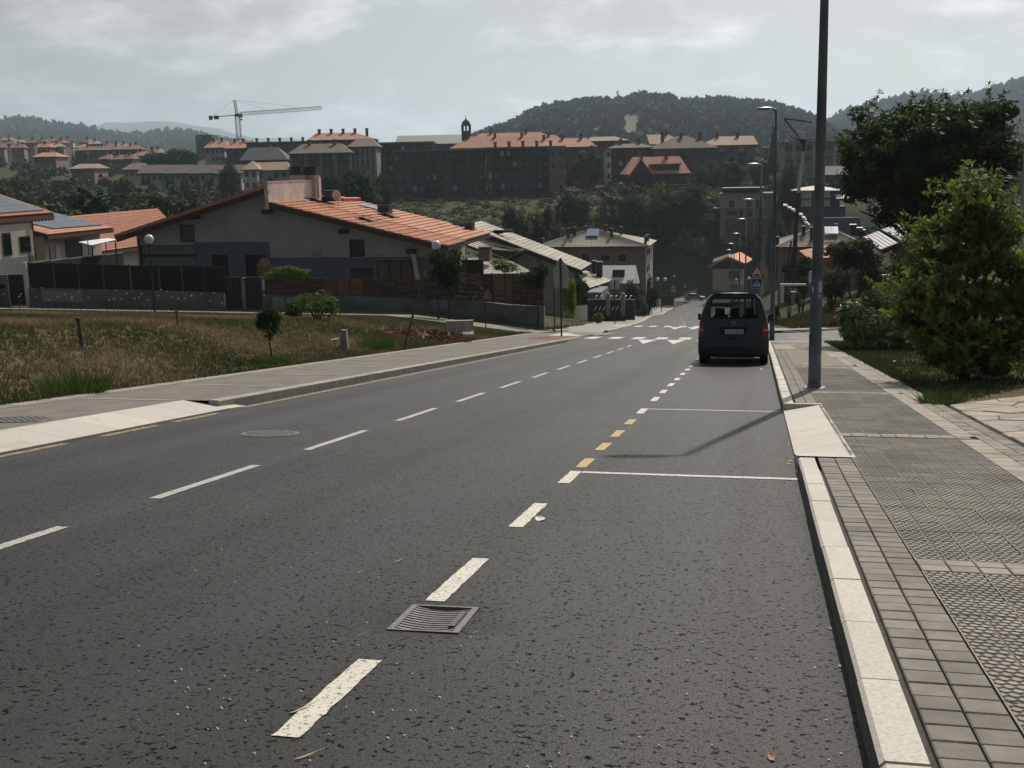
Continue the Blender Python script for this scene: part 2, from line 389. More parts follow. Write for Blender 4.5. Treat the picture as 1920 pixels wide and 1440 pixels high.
M_PLAIN = mat('pale_paver', (0.30, 0.275, 0.22), (0.24, 0.215, 0.175), scale=9, rough=0.85, bump=0.3, bscale=150, orand=0.12, c3=(0.18, 0.165, 0.14), c3scale=2.2)
M_TACT = mat('textured_paver', (0.285, 0.262, 0.222), (0.225, 0.207, 0.178), scale=5, rough=0.85, bump=0.2, bscale=150, orand=0.10, c3=(0.155, 0.145, 0.128), c3scale=1.4, c3lo=0.45, c3hi=0.75)
M_JOINT = mat('joint_grime', (0.045, 0.042, 0.036), (0.07, 0.064, 0.05), scale=20, rough=0.95)
M_CONC = mat('concrete', (0.30, 0.29, 0.27), (0.22, 0.21, 0.195), scale=2.5, rough=0.9, bump=0.3, bscale=40, c3=(0.15, 0.145, 0.13), c3scale=0.9)
M_IRON = mat('cast_iron', (0.17, 0.165, 0.155), (0.11, 0.105, 0.10), scale=30, rough=0.62, metal=0.25, bump=0.2, bscale=200)
M_DARK = mat('pit_darkness', (0.006, 0.006, 0.006))
def ground_mat():
    m = bpy.data.materials.new('earth_and_grass'); m.use_nodes = True
    t = m.node_tree; n = t.nodes; l = t.links.new; b = n['Principled BSDF']; b.inputs['Roughness'].default_value = 0.95; b.inputs['Specular IOR Level'].default_value = 0.1
    geo = n.new('ShaderNodeNewGeometry')
    def noise(sc, de=6):
        q = n.new('ShaderNodeTexNoise'); l(geo.outputs['Position'], q.inputs['Vector']); q.inputs['Scale'].default_value = sc; q.inputs['Detail'].default_value = de; return q.outputs['Fac']
    def rng(f, a, c):
        q = n.new('ShaderNodeMapRange'); l(f, q.inputs[0]); q.inputs[1].default_value = a; q.inputs[2].default_value = c; return q.outputs[0]
    def mix(f, a, c):
        q = n.new('ShaderNodeMix'); q.data_type = 'RGBA'; l(f, q.inputs['Factor'])
        for v, k in ((a, 'A'), (c, 'B')):
            if isinstance(v, tuple): q.inputs[k].default_value = (*v, 1)
            else: l(v, q.inputs[k])
        return q.outputs['Result']
    c = mix(rng(noise(0.35), 0.35, 0.65), (0.085, 0.076, 0.034), (0.135, 0.100, 0.056))
    c = mix(rng(noise(6), 0.4, 0.7), c, (0.060, 0.056, 0.026))
    far = n.new('ShaderNodeVectorMath'); far.operation = 'LENGTH'; l(geo.outputs['Position'], far.inputs[0])
    c2 = mix(rng(noise(0.06), 0.35, 0.65), (0.030, 0.044, 0.014), (0.065, 0.062, 0.026))
    c2 = mix(rng(noise(0.5), 0.45, 0.7), c2, (0.022, 0.032, 0.011))
    c = mix(rng(far.outputs['Value'], 70, 100), c, c2)
    l(c, b.inputs['Base Color'])
    bp = n.new('ShaderNodeBump'); bp.inputs['Strength'].default_value = 0.8; bp.inputs['Distance'].default_value = 0.15; l(noise(9), bp.inputs['Height']); l(bp.outputs[0], b.inputs['Normal'])
    return m
M_GROUND = ground_mat()

# ================================================================== ground, road, streets
LANE_Y = (58.4, 63.6)                                                 # lane on the left, at the top of the plot
def in_street(x, y):
    rel = x-shift(y)
    a = (rel > -9.4) & (rel < 2.1)
    b = ((rel > 0) & (rel < 26) & (y > 49.0) & (y < 66.5)) | ((x > -32) & (x < 8) & (y > 238) & (y < 255))
    return a | b
gx = np.unique(np.concatenate([np.arange(-900, -60, 12.0), np.arange(-60, 30, 0.9), np.arange(30, 110, 5.0), np.arange(110, 760, 14.0)]))
gy = np.unique(np.concatenate([np.arange(-40, -8, 3.0), np.arange(-8, 110, 0.9), np.arange(110, 340, 3.5), np.arange(340, 1500, 16.0)]))
XX, YY = np.meshgrid(gx, gy)
ZZ = ground(XX, YY)
st = in_street(XX, YY) & (YY < 262)
ZZ = np.where(st, ZZ-0.45, ZZ-0.02)
nx, ny = len(gx), len(gy)
idx = np.arange(nx*ny).reshape(ny, nx)
F = np.stack([idx[:-1, :-1], idx[:-1, 1:], idx[1:, 1:], idx[1:, :-1]], -1).reshape(-1, 4)
obj('ground', np_mesh('ground', np.stack([XX, YY, ZZ], -1).reshape(-1, 3), F, M_GROUND, smooth=True), kind='structure', label='grassy ground falling towards the valley and rising to the town beyond')

ry = np.unique(np.concatenate([np.arange(-12, 46, 1.0), np.arange(46, 56, 0.3), np.arange(56, 76, 1.0), np.arange(76, 86, 0.3), np.arange(86, 262, 2.0)]))
DRX, DRY = (-1.70, -1.35), (4.955, 5.445)                              # opening for the drain
rx = np.unique(np.concatenate([np.linspace(KL-0.05, KR+0.04, 12), DRX])); ry = np.unique(np.concatenate([ry, DRY]))
V, F = strip_mesh([rx+shift(y) for y in ry], ry, lambda x, y, i, j: zroad(y))
_c = V[F].mean(1); F = F[~((_c[:, 0] > DRX[0]) & (_c[:, 0] < DRX[1]) & (_c[:, 1] > DRY[0]) & (_c[:, 1] < DRY[1]))]
road = obj('road', np_mesh('road', V, F, M_ASPH, smooth=True), kind='structure', label='grey asphalt street running straight downhill')
# side street on the right and lane on the left
ys = np.concatenate([np.arange(47.5, 66.0, 1.0), [66.0]])
V, F = strip_mesh([np.linspace(KR, 30, 16)+shift(y) for y in ys], ys, lambda x, y, i, j: zside(x, y)+0.004+(0.0 if i == 0 else 0.012))
obj('side_street', np_mesh('side_street', V, F, M_ASPH2, smooth=True), kind='structure', label='pale asphalt side street joining from the right')
xs = np.arange(-75, -7.2, 0.9)
V = []; F = []
for x in xs:
    for k in range(5):
        y = LANE_Y[0]+(LANE_Y[1]-LANE_Y[0])*k/4
        z = gz(x, y)+0.05
        if x > -12: z = gz(x, y)*(1-(x+12)/4.8)+(zroad(y)+0.02)*((x+12)/4.8)
        V.append((x, y, z))
for i in range(len(xs)-1):
    for k in range(4): F.append((i*5+k, (i+1)*5+k, (i+1)*5+k+1, i*5+k+1))
obj('lane', np_mesh('lane', np.array(V), np.array(F), mat('lane_concrete', (0.21, 0.20, 0.185), (0.16, 0.155, 0.145), scale=1.2, rough=0.9, bump=0.2, bscale=60), smooth=True), kind='structure', label='pale lane along the foot of the garden wall')

ys = np.arange(236, 256.1, 2.0)
V, F = strip_mesh([np.linspace(-34, 10, 12) for y in ys], ys, lambda x, y, i, j: zroad(y)+0.02)
obj('road', np_mesh('road', V, F, M_ASPH2, smooth=True), kind='structure', label='crossroad at the far end of the street')
# ------------------------------------------------------------------ road markings (children of the road)
def mark(name, x0, x1, y0, y1, m, skew=0.0, lift=0.004, jit=0.004):
    n = max(2, int((y1-y0)/(0.05 if y1 < 13 else 0.25))+1); mb = MB(); rows = []
    for k in range(n):
        y = y0+(y1-y0)*k/(n-1); j = 0 if jit == 0 else 1
        a, b = x0+j*rnd.uniform(-jit, jit)+skew*(k/(n-1)), x1+j*rnd.uniform(-jit, jit)+skew*(k/(n-1))
        yy = y+(rnd.uniform(-jit, jit) if j else 0)
        rows.append(((a+shift(y), yy, zroad(y)+lift), ((a+b)/2+shift(y), yy+rnd.uniform(-jit, jit), zroad(y)+lift), (b+shift(y), yy, zroad(y)+lift)))
    for k in range(n-1):
        for i in range(2): mb.quad(rows[k][i], rows[k][i+1], rows[k+1][i+1], rows[k+1][i], 0)
    return mb.build(name, m, road)
for k in range(-2, 18):                                                # centre line: 2 m dashes
    y0 = 8.12+3.16*k
    if y0+2.0 > 47: break
    mark('centre_line_dash', -4.70, -4.605, y0, y0+(1.95 if k < 3 else 1.9), M_WHITE2, skew=-0.02)
y = 86.5
while y < 200:
    mark('centre_line_dash', -4.0, -3.9, y, y+2.0, M_WHITE2); y += 5.5
for a, b, m in ((3.58, 4.50, M_WHITE), (5.52, 6.55, M_WHITE), (7.59, 8.57, M_WHITE), (9.62, 10.36, M_WHITE), (10.62, 11.28, M_YEL), (11.95, 12.62, M_YEL), (13.25, 13.95, M_YEL), (14.70, 15.38, M_YEL), (16.25, 17.08, M_WHITE), (18.45, 19.3, M_WHITE), (20.2, 21.0, M_WHITE), (22.0, 22.85, M_WHITE), (23.8, 24.6, M_WHITE), (25.7, 26.5, M_WHITE), (27.5, 28.3, M_WHITE), (29.2, 30.1, M_WHITE), (31.2, 32.0, M_WHITE), (33, 33.9, M_WHITE), (35, 35.9, M_WHITE), (1.5, 2.45, M_WHITE), (-0.6, 0.4, M_WHITE)):
    mark('parking_line_dash', -1.67, -1.565, a, b, m)
mark('parking_bay_line', -1.56, 0.38, 10.26, 10.36, M_WHITE, jit=0.004)
mark('parking_bay_line', -1.56, 0.33, 16.96, 17.07, M_WHITE2, jit=0.004)
for a in np.arange(15.8, 44, 2.5): mark('edge_line', -7.56, -7.44, a, a+2.48, M_YELF)
for a, b in ((9.0, 11.2), (11.9, 13.2), (13.6, 14.9), (5, 8)): mark('edge_line', -7.50, -7.38, a, b, M_YELF)
# raised crossings: zebra bars on the table, give-way triangles on the ramps
for (ya, yb, tri) in ((49.6, 52.6, (46.4, 48.7)), (78.6, 82.6, (75.9, 77.9))):
    for x in np.arange(-7.2, 0.1, 1.02): mark('crossing_bar', x, x+0.5, ya, yb, M_WHITE)
    for x in (-4.35, -3.15, -1.95, -0.75):
        mb = MB(); y0, y1 = tri
        sx = shift(y0)
        n = 6
        for k in range(n):
            f0, f1 = k/n, (k+1)/n
            q = [(x+sx-0.43*f0, y0+(y1-y0)*f0), (x+sx+0.43*f0, y0+(y1-y0)*f0), (x+sx+0.43*f1, y0+(y1-y0)*f1), (x+sx-0.43*f1, y0+(y1-y0)*f1)]
            mb.quad(*[(a, b, zroad(b)+0.006) for a, b in q])
        mb.build('crossing_triangle', M_WHITE, road)

# ------------------------------------------------------------------ kerbs
def kerb_mesh(name, w, ln, h, side):
    """stone with a chamfered road edge; local x across (0 = road face), y along, top at z = 0"""
    c = 0.016
    pr = [(0, -h), (0, -c), (c, 0), (w, 0), (w, -h)]
    if side < 0: pr = [(-a, b) for a, b in pr]
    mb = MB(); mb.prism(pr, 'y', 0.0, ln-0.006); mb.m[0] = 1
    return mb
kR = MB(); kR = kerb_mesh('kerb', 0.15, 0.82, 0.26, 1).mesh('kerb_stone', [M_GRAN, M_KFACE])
kerb = obj('kerb', MB().box(KR+0.01, KR+0.14, -6, -4, -0.95, -0.91).mesh('kerb', M_GRAN), kind='structure', label='pale granite kerb beside the parking bays')
def zk(y): return -1.42-SL*y
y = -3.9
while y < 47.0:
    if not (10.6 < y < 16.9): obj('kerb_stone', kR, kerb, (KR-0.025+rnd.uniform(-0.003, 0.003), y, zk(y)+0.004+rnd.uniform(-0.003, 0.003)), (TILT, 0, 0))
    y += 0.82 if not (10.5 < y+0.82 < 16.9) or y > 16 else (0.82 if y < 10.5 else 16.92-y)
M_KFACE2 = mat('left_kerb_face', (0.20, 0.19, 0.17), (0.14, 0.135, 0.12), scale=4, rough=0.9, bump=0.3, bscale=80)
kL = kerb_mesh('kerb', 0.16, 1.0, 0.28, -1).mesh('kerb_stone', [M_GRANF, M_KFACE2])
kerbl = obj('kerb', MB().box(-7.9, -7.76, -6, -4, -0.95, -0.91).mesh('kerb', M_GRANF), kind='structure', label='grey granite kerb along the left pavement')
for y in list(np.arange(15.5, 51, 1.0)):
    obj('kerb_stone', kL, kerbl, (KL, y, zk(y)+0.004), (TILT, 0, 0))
mb = MB()
for y in np.arange(65.5, 210, 1.5):                                      # beyond the junction, too small to pick apart
    for sx, w in ((KL, -0.18), (KR, 0.16)):
        if w > 0 and y < 68: continue
        x0, x1 = sorted((sx, sx+w)); s = shift(y); s2 = shift(y+1.5); z0 = zk(y) if y < 190 else zroad(y)+.13; z1 = zk(y+1.5) if y+1.5 < 190 else zroad(y+1.5)+.13
        mb.hexa([(x0+s, y, z0-.3), (x1+s, y, z0-.3), (x1+s2, y+1.49, z1-.3), (x0+s2, y+1.49, z1-.3)], [(x0+s, y, z0), (x1+s, y, z0), (x1+s2, y+1.49, z1), (x0+s2, y+1.49, z1)])
tag(mb.build('kerb_run', M_GRAN, kerbl), kind='stuff')
# kerb on the far side of the side street (right)
mb = MB()
for x in np.arange(KR+1.0, 27, 1.0):
    mb.box(x, x+0.99, 66.0, 66.16, zside(x, 66)-0.35, zside(x, 66)+0.12)
obj('kerb', mb.mesh('kerb', M_GRANF), kind='structure', label='dark kerb across the far side of the side street')
# rounded kerb end on the right pavement at the side street
mb = MB()
for x in np.arange(KR, 26, 1.0): mb.box(x, x+0.99, 47.35, 47.5, zk(47.4)-0.35, zk(47.4)+0.0)
obj('kerb', mb.mesh('kerb', M_GRAN), kind='structure', label='kerb where the right pavement meets the side street')

# ------------------------------------------------------------------ dropped-kerb slabs
rampR = obj('dropped_kerb', None, kind='structure', label='sloping pale granite driveway slabs cutting the right kerb')
Y0, Y1, XO, XI = 10.98, 16.92, KR-0.02, 0.93
def ramp_z(x, y, lo, hi):
    f = (x-XO)/(XI-XO); near = 1-np.clip((y-Y0)/0.9, 0, 1)
    base = zroad(y)+0.03; top = zk(y)
    return base+(top-base)*max(f, near*(1-0.0))
cuts = [Y0, 11.9, 13.35, 15.2, Y1]
for a, b in zip(cuts[:-1], cuts[1:]):
    yy = np.linspace(a+0.003, b-0.003, 6); xx = np.linspace(XO, XI, 5)
    V, F = strip_mesh([xx]*6, yy, lambda x, y, i, j: ramp_z(x, y, 0, 0))
    mb = MB(); mb.add(V, [tuple(f) for f in F])
    k = 5
    mb.add([V[j*k] for j in range(6)]+[(V[j*k][0], V[j*k][1], V[j*k][2]-0.3) for j in range(6)], [(j, j+1, 7+j, 6+j) for j in range(5)])
    mb.build('ramp_slab', M_GRAN, rampR)
# cheek of the raised kerb at the far end of the slabs
mb = MB(); yk = 16.92
mb.hexa([(XO, yk, zk(yk)-0.3), (XI, yk, zk(yk)-0.3), (XI, yk+0.16, zk(yk)-0.32), (XO, yk+0.16, zk(yk)-0.32)], [(XO, yk, zk(yk)+0.003), (XI, yk, zk(yk)+0.003), (XI, yk+0.16, zk(yk)-0.016), (XO, yk+0.16, zk(yk)-0.016)])
mb.build('cheek_stone', M_GRAN, rampR)
rampL = obj('dropped_kerb', None, kind='structure', label='long sloping white granite slabs cutting the left kerb')
ye = 15.5
for y in np.arange(3.5, ye, 1.0):
    y1 = y+0.994; mb = MB(); last = y+1.0 > ye-0.1
    xo, xi = -7.56, -8.28
    q = [(xo, y, zroad(y)+0.02), (xo, y1, zroad(y1)+0.02), (xi, y1, zk(y1)), (xi, y, zk(y))]
    mb.slab(q, 0.2); mb.build('ramp_slab', M_GRAN, rampL)
mb = MB()                                                              # flared end where the kerb starts
q = [(-7.56, 15.5, zroad(15.5)+0.02), (-7.58, 16.1, zroad(16.1)+0.005), (-8.3, 15.52, zk(15.5))]
mb.add(q+[(a, b, c-0.2) for a, b, c in q], [(0, 1, 2), (5, 4, 3), (0, 3, 4, 1), (1, 4, 5, 2), (2, 5, 3, 0)])
mb.build('ramp_slab', M_GRAN, rampL)
for x0, x1, a, b in ((-9.3, -7.55, 52.8, 58.2), (-8.9, -7.7, 79.5, 83.0)):     # pale ramps at the crossings, left
    mb = MB(); s = shift((a+b)/2)
    mb.slab([(x1+s, a, zroad(a)+0.03), (x1+s, b, zroad(b)+0.03), (x0+s, b, zk(b)+0.012), (x0+s, a, zk(a)+0.012)], 0.15)
    mb.build('crossing_ramp', M_GRAN, rampL)

# ------------------------------------------------------------------ right pavement
PE = 2.66
py = np.unique(np.concatenate([np.arange(-6, 47.6, 1.0), [47.5]]))
def pav_z(x, y): return zk(y)-0.022
segs = []
V, F = strip_mesh([np.array([0.93 if 10.9 < y < 17.2 else 0.52, 1.2, 2.0, PE]) for y in py], py, lambda x, y, i, j: pav_z(x, y))
V2 = []
pav = obj('pavement', np_mesh('pavement', V, F, M_JOINT), kind='structure', label='paved footway on the right with rows of pavers and textured tiles')
def inframe(x, y, z, m=70):
    p = np.array([x, y, z]); d = p@fwd
    if d < 0.3: return False
    u = 960+FPX*(p@RGT)/d; v = 720-FPX*(p@UPV)/d
    return -m < u < 1920+m and -m < v < 1440+m
def block(w, l, h=0.03, c=0.005, g=0.007):
    mb = MB(); a, b = g/2, g/2
    lo = [(a, b, -h), (w-a, b, -h), (w-a, l-b, -h), (a, l-b, -h)]
    md = [(a, b, -c), (w-a, b, -c), (w-a, l-b, -c), (a, l-b, -c)]
    tp = [(a+c, b+c, 0), (w-a-c, b+c, 0), (w-a-c, l-b-c, 0), (a+c, l-b-c, 0)]
    mb.add(lo+md+tp, [(0, 1, 5, 4), (1, 2, 6, 5), (2, 3, 7, 6), (3, 0, 4, 7), (4, 5, 9, 8), (5, 6, 10, 9), (6, 7, 11, 10), (7, 4, 8, 11), (8, 9, 10, 11)])
    return mb
PV = block(0.154, 0.149).mesh('paver', M_PAVER); PVP = block(0.154, 0.149).mesh('paver', M_PLAIN)
def tactile():
    """tile 0.309 x 0.298: two bands of staggered flat bosses with a deep groove between"""
    w, l, h = 0.309, 0.298, 0.030
    mb = block(w, l, h, 0.003, 0.004)
    mb.v = [(x, y, z-0.006 if z > -0.01 else z) for x, y, z in mb.v]
    for bx in (0.006, 0.160):
        bw = 0.143; nr, nc = 6, 3; rh = (l-0.010)/nr; cw = bw/nc
        for r in range(nr):
            for c in range(nc+(r % 2)):
                cx = bx+cw*(c+0.5)-(cw/2 if r % 2 else 0); cy = 0.005+rh*(r+0.5)
                hx, hy = cw*0.53, rh*0.76
                pts = [(cx-hx, cy), (cx-hx*0.36, cy-hy*0.56), (cx+hx*0.36, cy-hy*0.56), (cx+hx, cy), (cx+hx*0.36, cy+hy*0.56), (cx-hx*0.36, cy+hy*0.56)]
                pts = [(min(max(x, bx), bx+bw), y) for x, y in pts]
                if max(p[0] for p in pts)-min(p[0] for p in pts) < 0.01: continue
                ins = [((x-cx)*0.85+cx, (y-cy)*0.85+cy) for x, y in pts]
                mb.add([(x, y, -0.0065) for x, y in pts]+[(x, y, -0.0005) for x, y in ins], [tuple(range(6, 12))], 1)
                mb.add([(x, y, -0.0065) for x, y in pts]+[(x, y, -0.0005) for x, y in ins], [(i, (i+1) % 6, 6+(i+1) % 6, 6+i) for i in range(6)], 1)
    mb.add([(0.0005, .002, -.0022), (.0075, .002, -.0022), (.0075, l-.002, -.0022), (.0005, l-.002, -.0022)], [(0, 1, 2, 3)], 2)
    return mb.mesh('textured_tile', [M_JOINT2, M_TACT, M_DUST])
M_DUST = mat('pale_dust_joint', (0.34, 0.305, 0.24), (0.24, 0.215, 0.17), scale=6, rough=.95)
M_JOINT2 = mat('tile_groove_grime', (0.125, 0.113, 0.094), (0.155, 0.140, 0.115), scale=14, rough=0.95)
TT = tactile()
rest = MB(); cnt = {'p': 0, 't': 0}
CROSS = ((6.20, 6.50), (12.78, 13.08), (19.25, 19.55), (28.0, 28.9))
def lay(me, name, x, y, w, l, key, lim, m_i):
    if not inframe(x+w/2, y+l/2, zk(y), 420): return
    if cnt[key] < lim:
        o = obj(name, me, pav, (x, y, zk(y)+rnd.uniform(-0.0025, 0.0015)), (TILT+rnd.uniform(-.004, .004), rnd.uniform(-.006, .006), rnd.uniform(-.004, .004))); cnt[key] += 1
    else:
        g = 0.004
        if m_i == 2: rest.quad((x-.001, y, zk(y)-.0005), (x+.008, y, zk(y)-.0005), (x+.008, y+l, zk(y+l)-.0005), (x-.001, y+l, zk(y+l)-.0005), 3)
        rest.hexa([(x+g, y+g, zk(y)-0.03), (x+w-g, y+g, zk(y)-0.03), (x+w-g, y+l-g, zk(y+l)-0.03), (x+g, y+l-g, zk(y+l)-0.03)], [(x+g, y+g, zk(y)-0.002), (x+w-g, y+g, zk(y)-0.002), (x+w-g, y+l-g, zk(y+l)-0.002), (x+g, y+l-g, zk(y+l)-0.002)], m_i)
for r in range(-8, 297):
    y = 3.26+0.1496*r
    if y > 47.2: break
    if not (10.75 < y < 17.05):
        for x in (0.575, 0.73): lay(PV, 'paver', x, y, 0.154, 0.149, 'p', 300, 0)
    cross = any(a-0.02 <= y < b-0.06 for a, b in CROSS)
    if cross:
        for k in range(9): lay(PVP, 'paver', 0.888+0.1545*k, y, 0.154, 0.149, 'p', 300, 1)
    for x in ((2.345, 2.50) if y < 12.5 or y > 16.5 else (2.345, 2.50)): lay(PVP if rnd.random() < 0.4 else PV, 'paver', x, y, 0.154, 0.149, 'p', 300, 1)
y = 3.26
while y < 47.2:
    hit = [b for a, b in CROSS if a-0.16 < y < b-0.03]
    if hit: y = hit[0]+0.0; continue
    ln = 0.298
    for k in range(5):
        x = 0.888+0.309*k
        if k == 4:
            if cnt['p'] < 1e9: lay(PVP, 'paver', x, y, 0.22, 0.298, 'x', -1, 1) if cnt.setdefault('x', 0) > -9 else None
            continue
        lay(TT, 'textured_tile', x, y, 0.309, ln, 't', 300, 2)
    y += 0.2992
M_STUFFT = mat('far_textured_pavers', (0.175, 0.158, 0.132), (0.245, 0.222, 0.184), scale=14, rough=0.9, stretch=(4.0, 0.35, 1), lo=0.42, hi=0.58)
tag(rest.build('distant_pavers', [M_PAVER, M_PLAIN, M_STUFFT, M_DUST], pav), kind='stuff')
# pale patched squares
for x0, x1, a, b in ((0.62, 1.25, 38.5, 43.2), (2.02, 2.55, 33.0, 36.5), (1.15, 1.55, 28.8, 29.2)):
    mb = MB(); mb.hexa([(x0, a, zk(a)-.02), (x1, a, zk(a)-.02), (x1, b, zk(b)-.02), (x0, b, zk(b)-.02)], [(x0, a, zk(a)+.004), (x1, a, zk(a)+.004), (x1, b, zk(b)+.004), (x0, b, zk(b)+.004)])
    mb.build('repair_slab', M_PLAIN, pav)
# far pavement on the right beyond the side street, and the left one
def drape(name, xsf, ys, zf, m, label, nxx=5):
    V, F = strip_mesh([np.linspace(*xsf(y), nxx) for y in ys], ys, zf)
    return obj(name, np_mesh(name, V, F, m, smooth=True), kind='structure', label=label)
M_FPAV = mat('footway_concrete', (0.30, 0.28, 0.245), (0.24, 0.225, 0.20), scale=1.5, rough=0.9, bump=0.2, bscale=40)
drape('pavement', lambda y: (KR+0.2+shift(y), 27.0+shift(y)), np.arange(66.16, 70.3, 1.0), lambda x, y, i, j: zside(x, 66)+0.12-SL*(y-66), M_FPAV, 'pale pavement strip behind the kerb of the side street', 8)
drape('pavement', lambda y: (KR+0.15+shift(y), KR+2.4+shift(y)), np.arange(70.1, 214, 2.0), lambda x, y, i, j: zk(y) if y < 190 else zroad(y)+.13, M_FPAV, 'far pavement under the line of street lamps')
M_LPAV = mat('left_footway', (0.170, 0.150, 0.126), (0.125, 0.112, 0.096), scale=3, rough=0.9, bump=0.35, bscale=22, c3=(0.12, 0.11, 0.098), c3scale=1.2, stretch=(1, 0.5, 1))
lp = drape('pavement', lambda y: ((KL-0.15 if y > 15.48 else -8.27), float(pedge(y))), np.concatenate([np.arange(-6, 15.2, 1.0), [15.47, 15.49], np.arange(16, 57.6, 1.0), [58.2]]), lambda x, y, i, j: zk(y)-0.001, M_LPAV, 'left pavement of grey-brown tiles beside the grass plot')
for a in np.arange(9, 50, 3.15):                                        # pale tile bands across it
    mb = MB(); x0, x1 = KL-0.25, float(pedge(a))+0.35
    if a < 15.4: x0 = -8.35
    mb.hexa([(x1, a, zk(a)-.02), (x0, a, zk(a)-.02), (x0, a+.16, zk(a+.16)-.02), (x1, a+.16, zk(a+.16)-.02)], [(x1, a, zk(a)+.004), (x0, a, zk(a)+.004), (x0, a+.16, zk(a+.16)+.004), (x1, a+.16, zk(a+.16)+.004)]); mb.build('tile_band', M_PLAIN, lp)
mb = MB()
for a in np.arange(4, 57, 0.5):                                         # pale edging along the grass
    x = float(pedge(a)); mb.hexa([(x-.02, a, zk(a)-.05), (x+.3, a, zk(a)-.05), (x+.3, a+.49, zk(a+.49)-.05), (x-.02, a+.49, zk(a+.49)-.05)], [(x-.02, a, zk(a)+.006), (x+.3, a, zk(a)+.006), (x+.3, a+.49, zk(a+.49)+.006), (x-.02, a+.49, zk(a+.49)+.006)])
tag(mb.build('edging_stones', M_PLAIN, lp), kind='stuff')
M_RED = mat('red_tactile_paving', (0.20, 0.09, 0.07), (0.14, 0.075, 0.06), scale=6, rough=0.9)
mb = MB(); mb.hexa([(-9.4, 47.5, zk(47.5)-.02), (-8.0, 47.5, zk(47.5)-.02), (-8.0, 52.5, zk(52.5)-.02), (-9.4, 52.5, zk(52.5)-.02)], [(-9.4, 47.5, zk(47.5)+.005), (-8.0, 47.5, zk(47.5)+.005), (-8.0, 52.5, zk(52.5)+.005), (-9.4, 52.5, zk(52.5)+.005)]); mb.build('red_paving', M_RED, lp)
drape('pavement', lambda y: (KL-0.18+shift(y), KL-3.6+shift(y)), np.concatenate([[62.6, 64.4, 66.0], np.arange(68, 214, 2.0)]), lambda x, y, i, j: (zk(y)-.11*max(0, min(1, (66-y)/3.4))) if y < 190 else zroad(y)+.13, M_FPAV, 'pale left pavement beyond the junction')

# ------------------------------------------------------------------ crazy paving at the right
def clip(poly, a, b, c):
    out = []
    for i in range(len(poly)):
        p, q = poly[i], poly[(i+1) % len(poly)]; dp = a*p[0]+b*p[1]-c; dq = a*q[0]+b*q[1]-c
        if dp <= 0: out.append(p)
        if dp*dq < 0: t = dp/(dp-dq); out.append((p[0]+(q[0]-p[0])*t, p[1]+(q[1]-p[1])*t))
    return out
M_CRAZY = mat('crazy_paving_stone', (0.36, 0.32, 0.265), (0.28, 0.245, 0.205), scale=5, rough=0.9, bump=0.6, bscale=25, orand=0.10, c3=(0.21, 0.18, 0.15), c3scale=2.0)
crazy = obj('stone_paving', None, kind='structure', label='crazy paving of pale irregular stones beside the pavement')
def crz(x, y): return zk(y)+0.02+0.05*(x-PE)
bed = MB(); bed.quad((PE+.02, 9.5, crz(PE, 9.5)-.03), (PE+.02, 16.9, crz(PE, 16.9)-.03), (8, 21.5, crz(8, 21.5)-.03), (8, 9.5, crz(8, 9.5)-.03)); bed.build('mortar_bed', mat('mortar', (0.12, 0.11, 0.09), (0.17, 0.15, 0.12), scale=6), crazy)
seeds = [(PE+0.1+0.42*i+rnd.uniform(-.17, .17)+(0.2 if j % 2 else 0), 10.2+0.62*j+rnd.uniform(-.25, .25)) for i in range(8) for j in range(16)]
for i, (sx, sy) in enumerate(seeds):
    poly = [(sx-.7, sy-.9), (sx+.7, sy-.9), (sx+.7, sy+.9), (sx-.7, sy+.9)]
    for j, (tx, ty) in enumerate(seeds):
        if i == j or abs(tx-sx) > 1.4 or abs(ty-sy) > 1.8: continue
        dx, dy = tx-sx, ty-sy; ln = hypot(dx, dy); a, b = dx/ln, dy/ln
        poly = clip(poly, a, b, a*(sx+tx)/2+b*(sy+ty)/2-0.007)
        if len(poly) < 3: break
    if len(poly) < 3: continue
    poly = clip(poly, -1, 0, -(PE+.03)); poly = clip(poly, 0, 1, 1e9) if poly else poly
    nrm = (-(4.46-2.66), (20.6-17.0)) ; ln = hypot(3.6, 1.8)
    if poly: poly = clip(poly, -1.8/ln, 3.6/ln*0.5, (-1.8*2.66+1.8*17.0)/ln)
    if len(poly) < 3 or not inframe(sx, sy, zk(sy), 400): continue
    dz = rnd.uniform(-0.008, 0.008); mb = MB()
    top = [(x, y, crz(x, y)+dz) for x, y in poly]; c = np.mean(np.array(poly), 0)
    ins = [((x-c[0])*0.96+c[0], (y-c[1])*0.96+c[1]) for x, y in poly]; n = len(poly)
    mb.add([(x, y, crz(x, y)-.04) for x, y in poly]+[(x, y, crz(x, y)+dz-.008) for x, y in poly]+[(x, y, crz(x, y)+dz) for x, y in ins], [(k, (k+1) % n, n+(k+1) % n, n+k) for k in range(n)]+[(n+k, n+(k+1) % n, 2*n+(k+1) % n, 2*n+k) for k in range(n)]+[tuple(range(2*n, 3*n))])
    mb.build('stone', M_CRAZY, crazy)

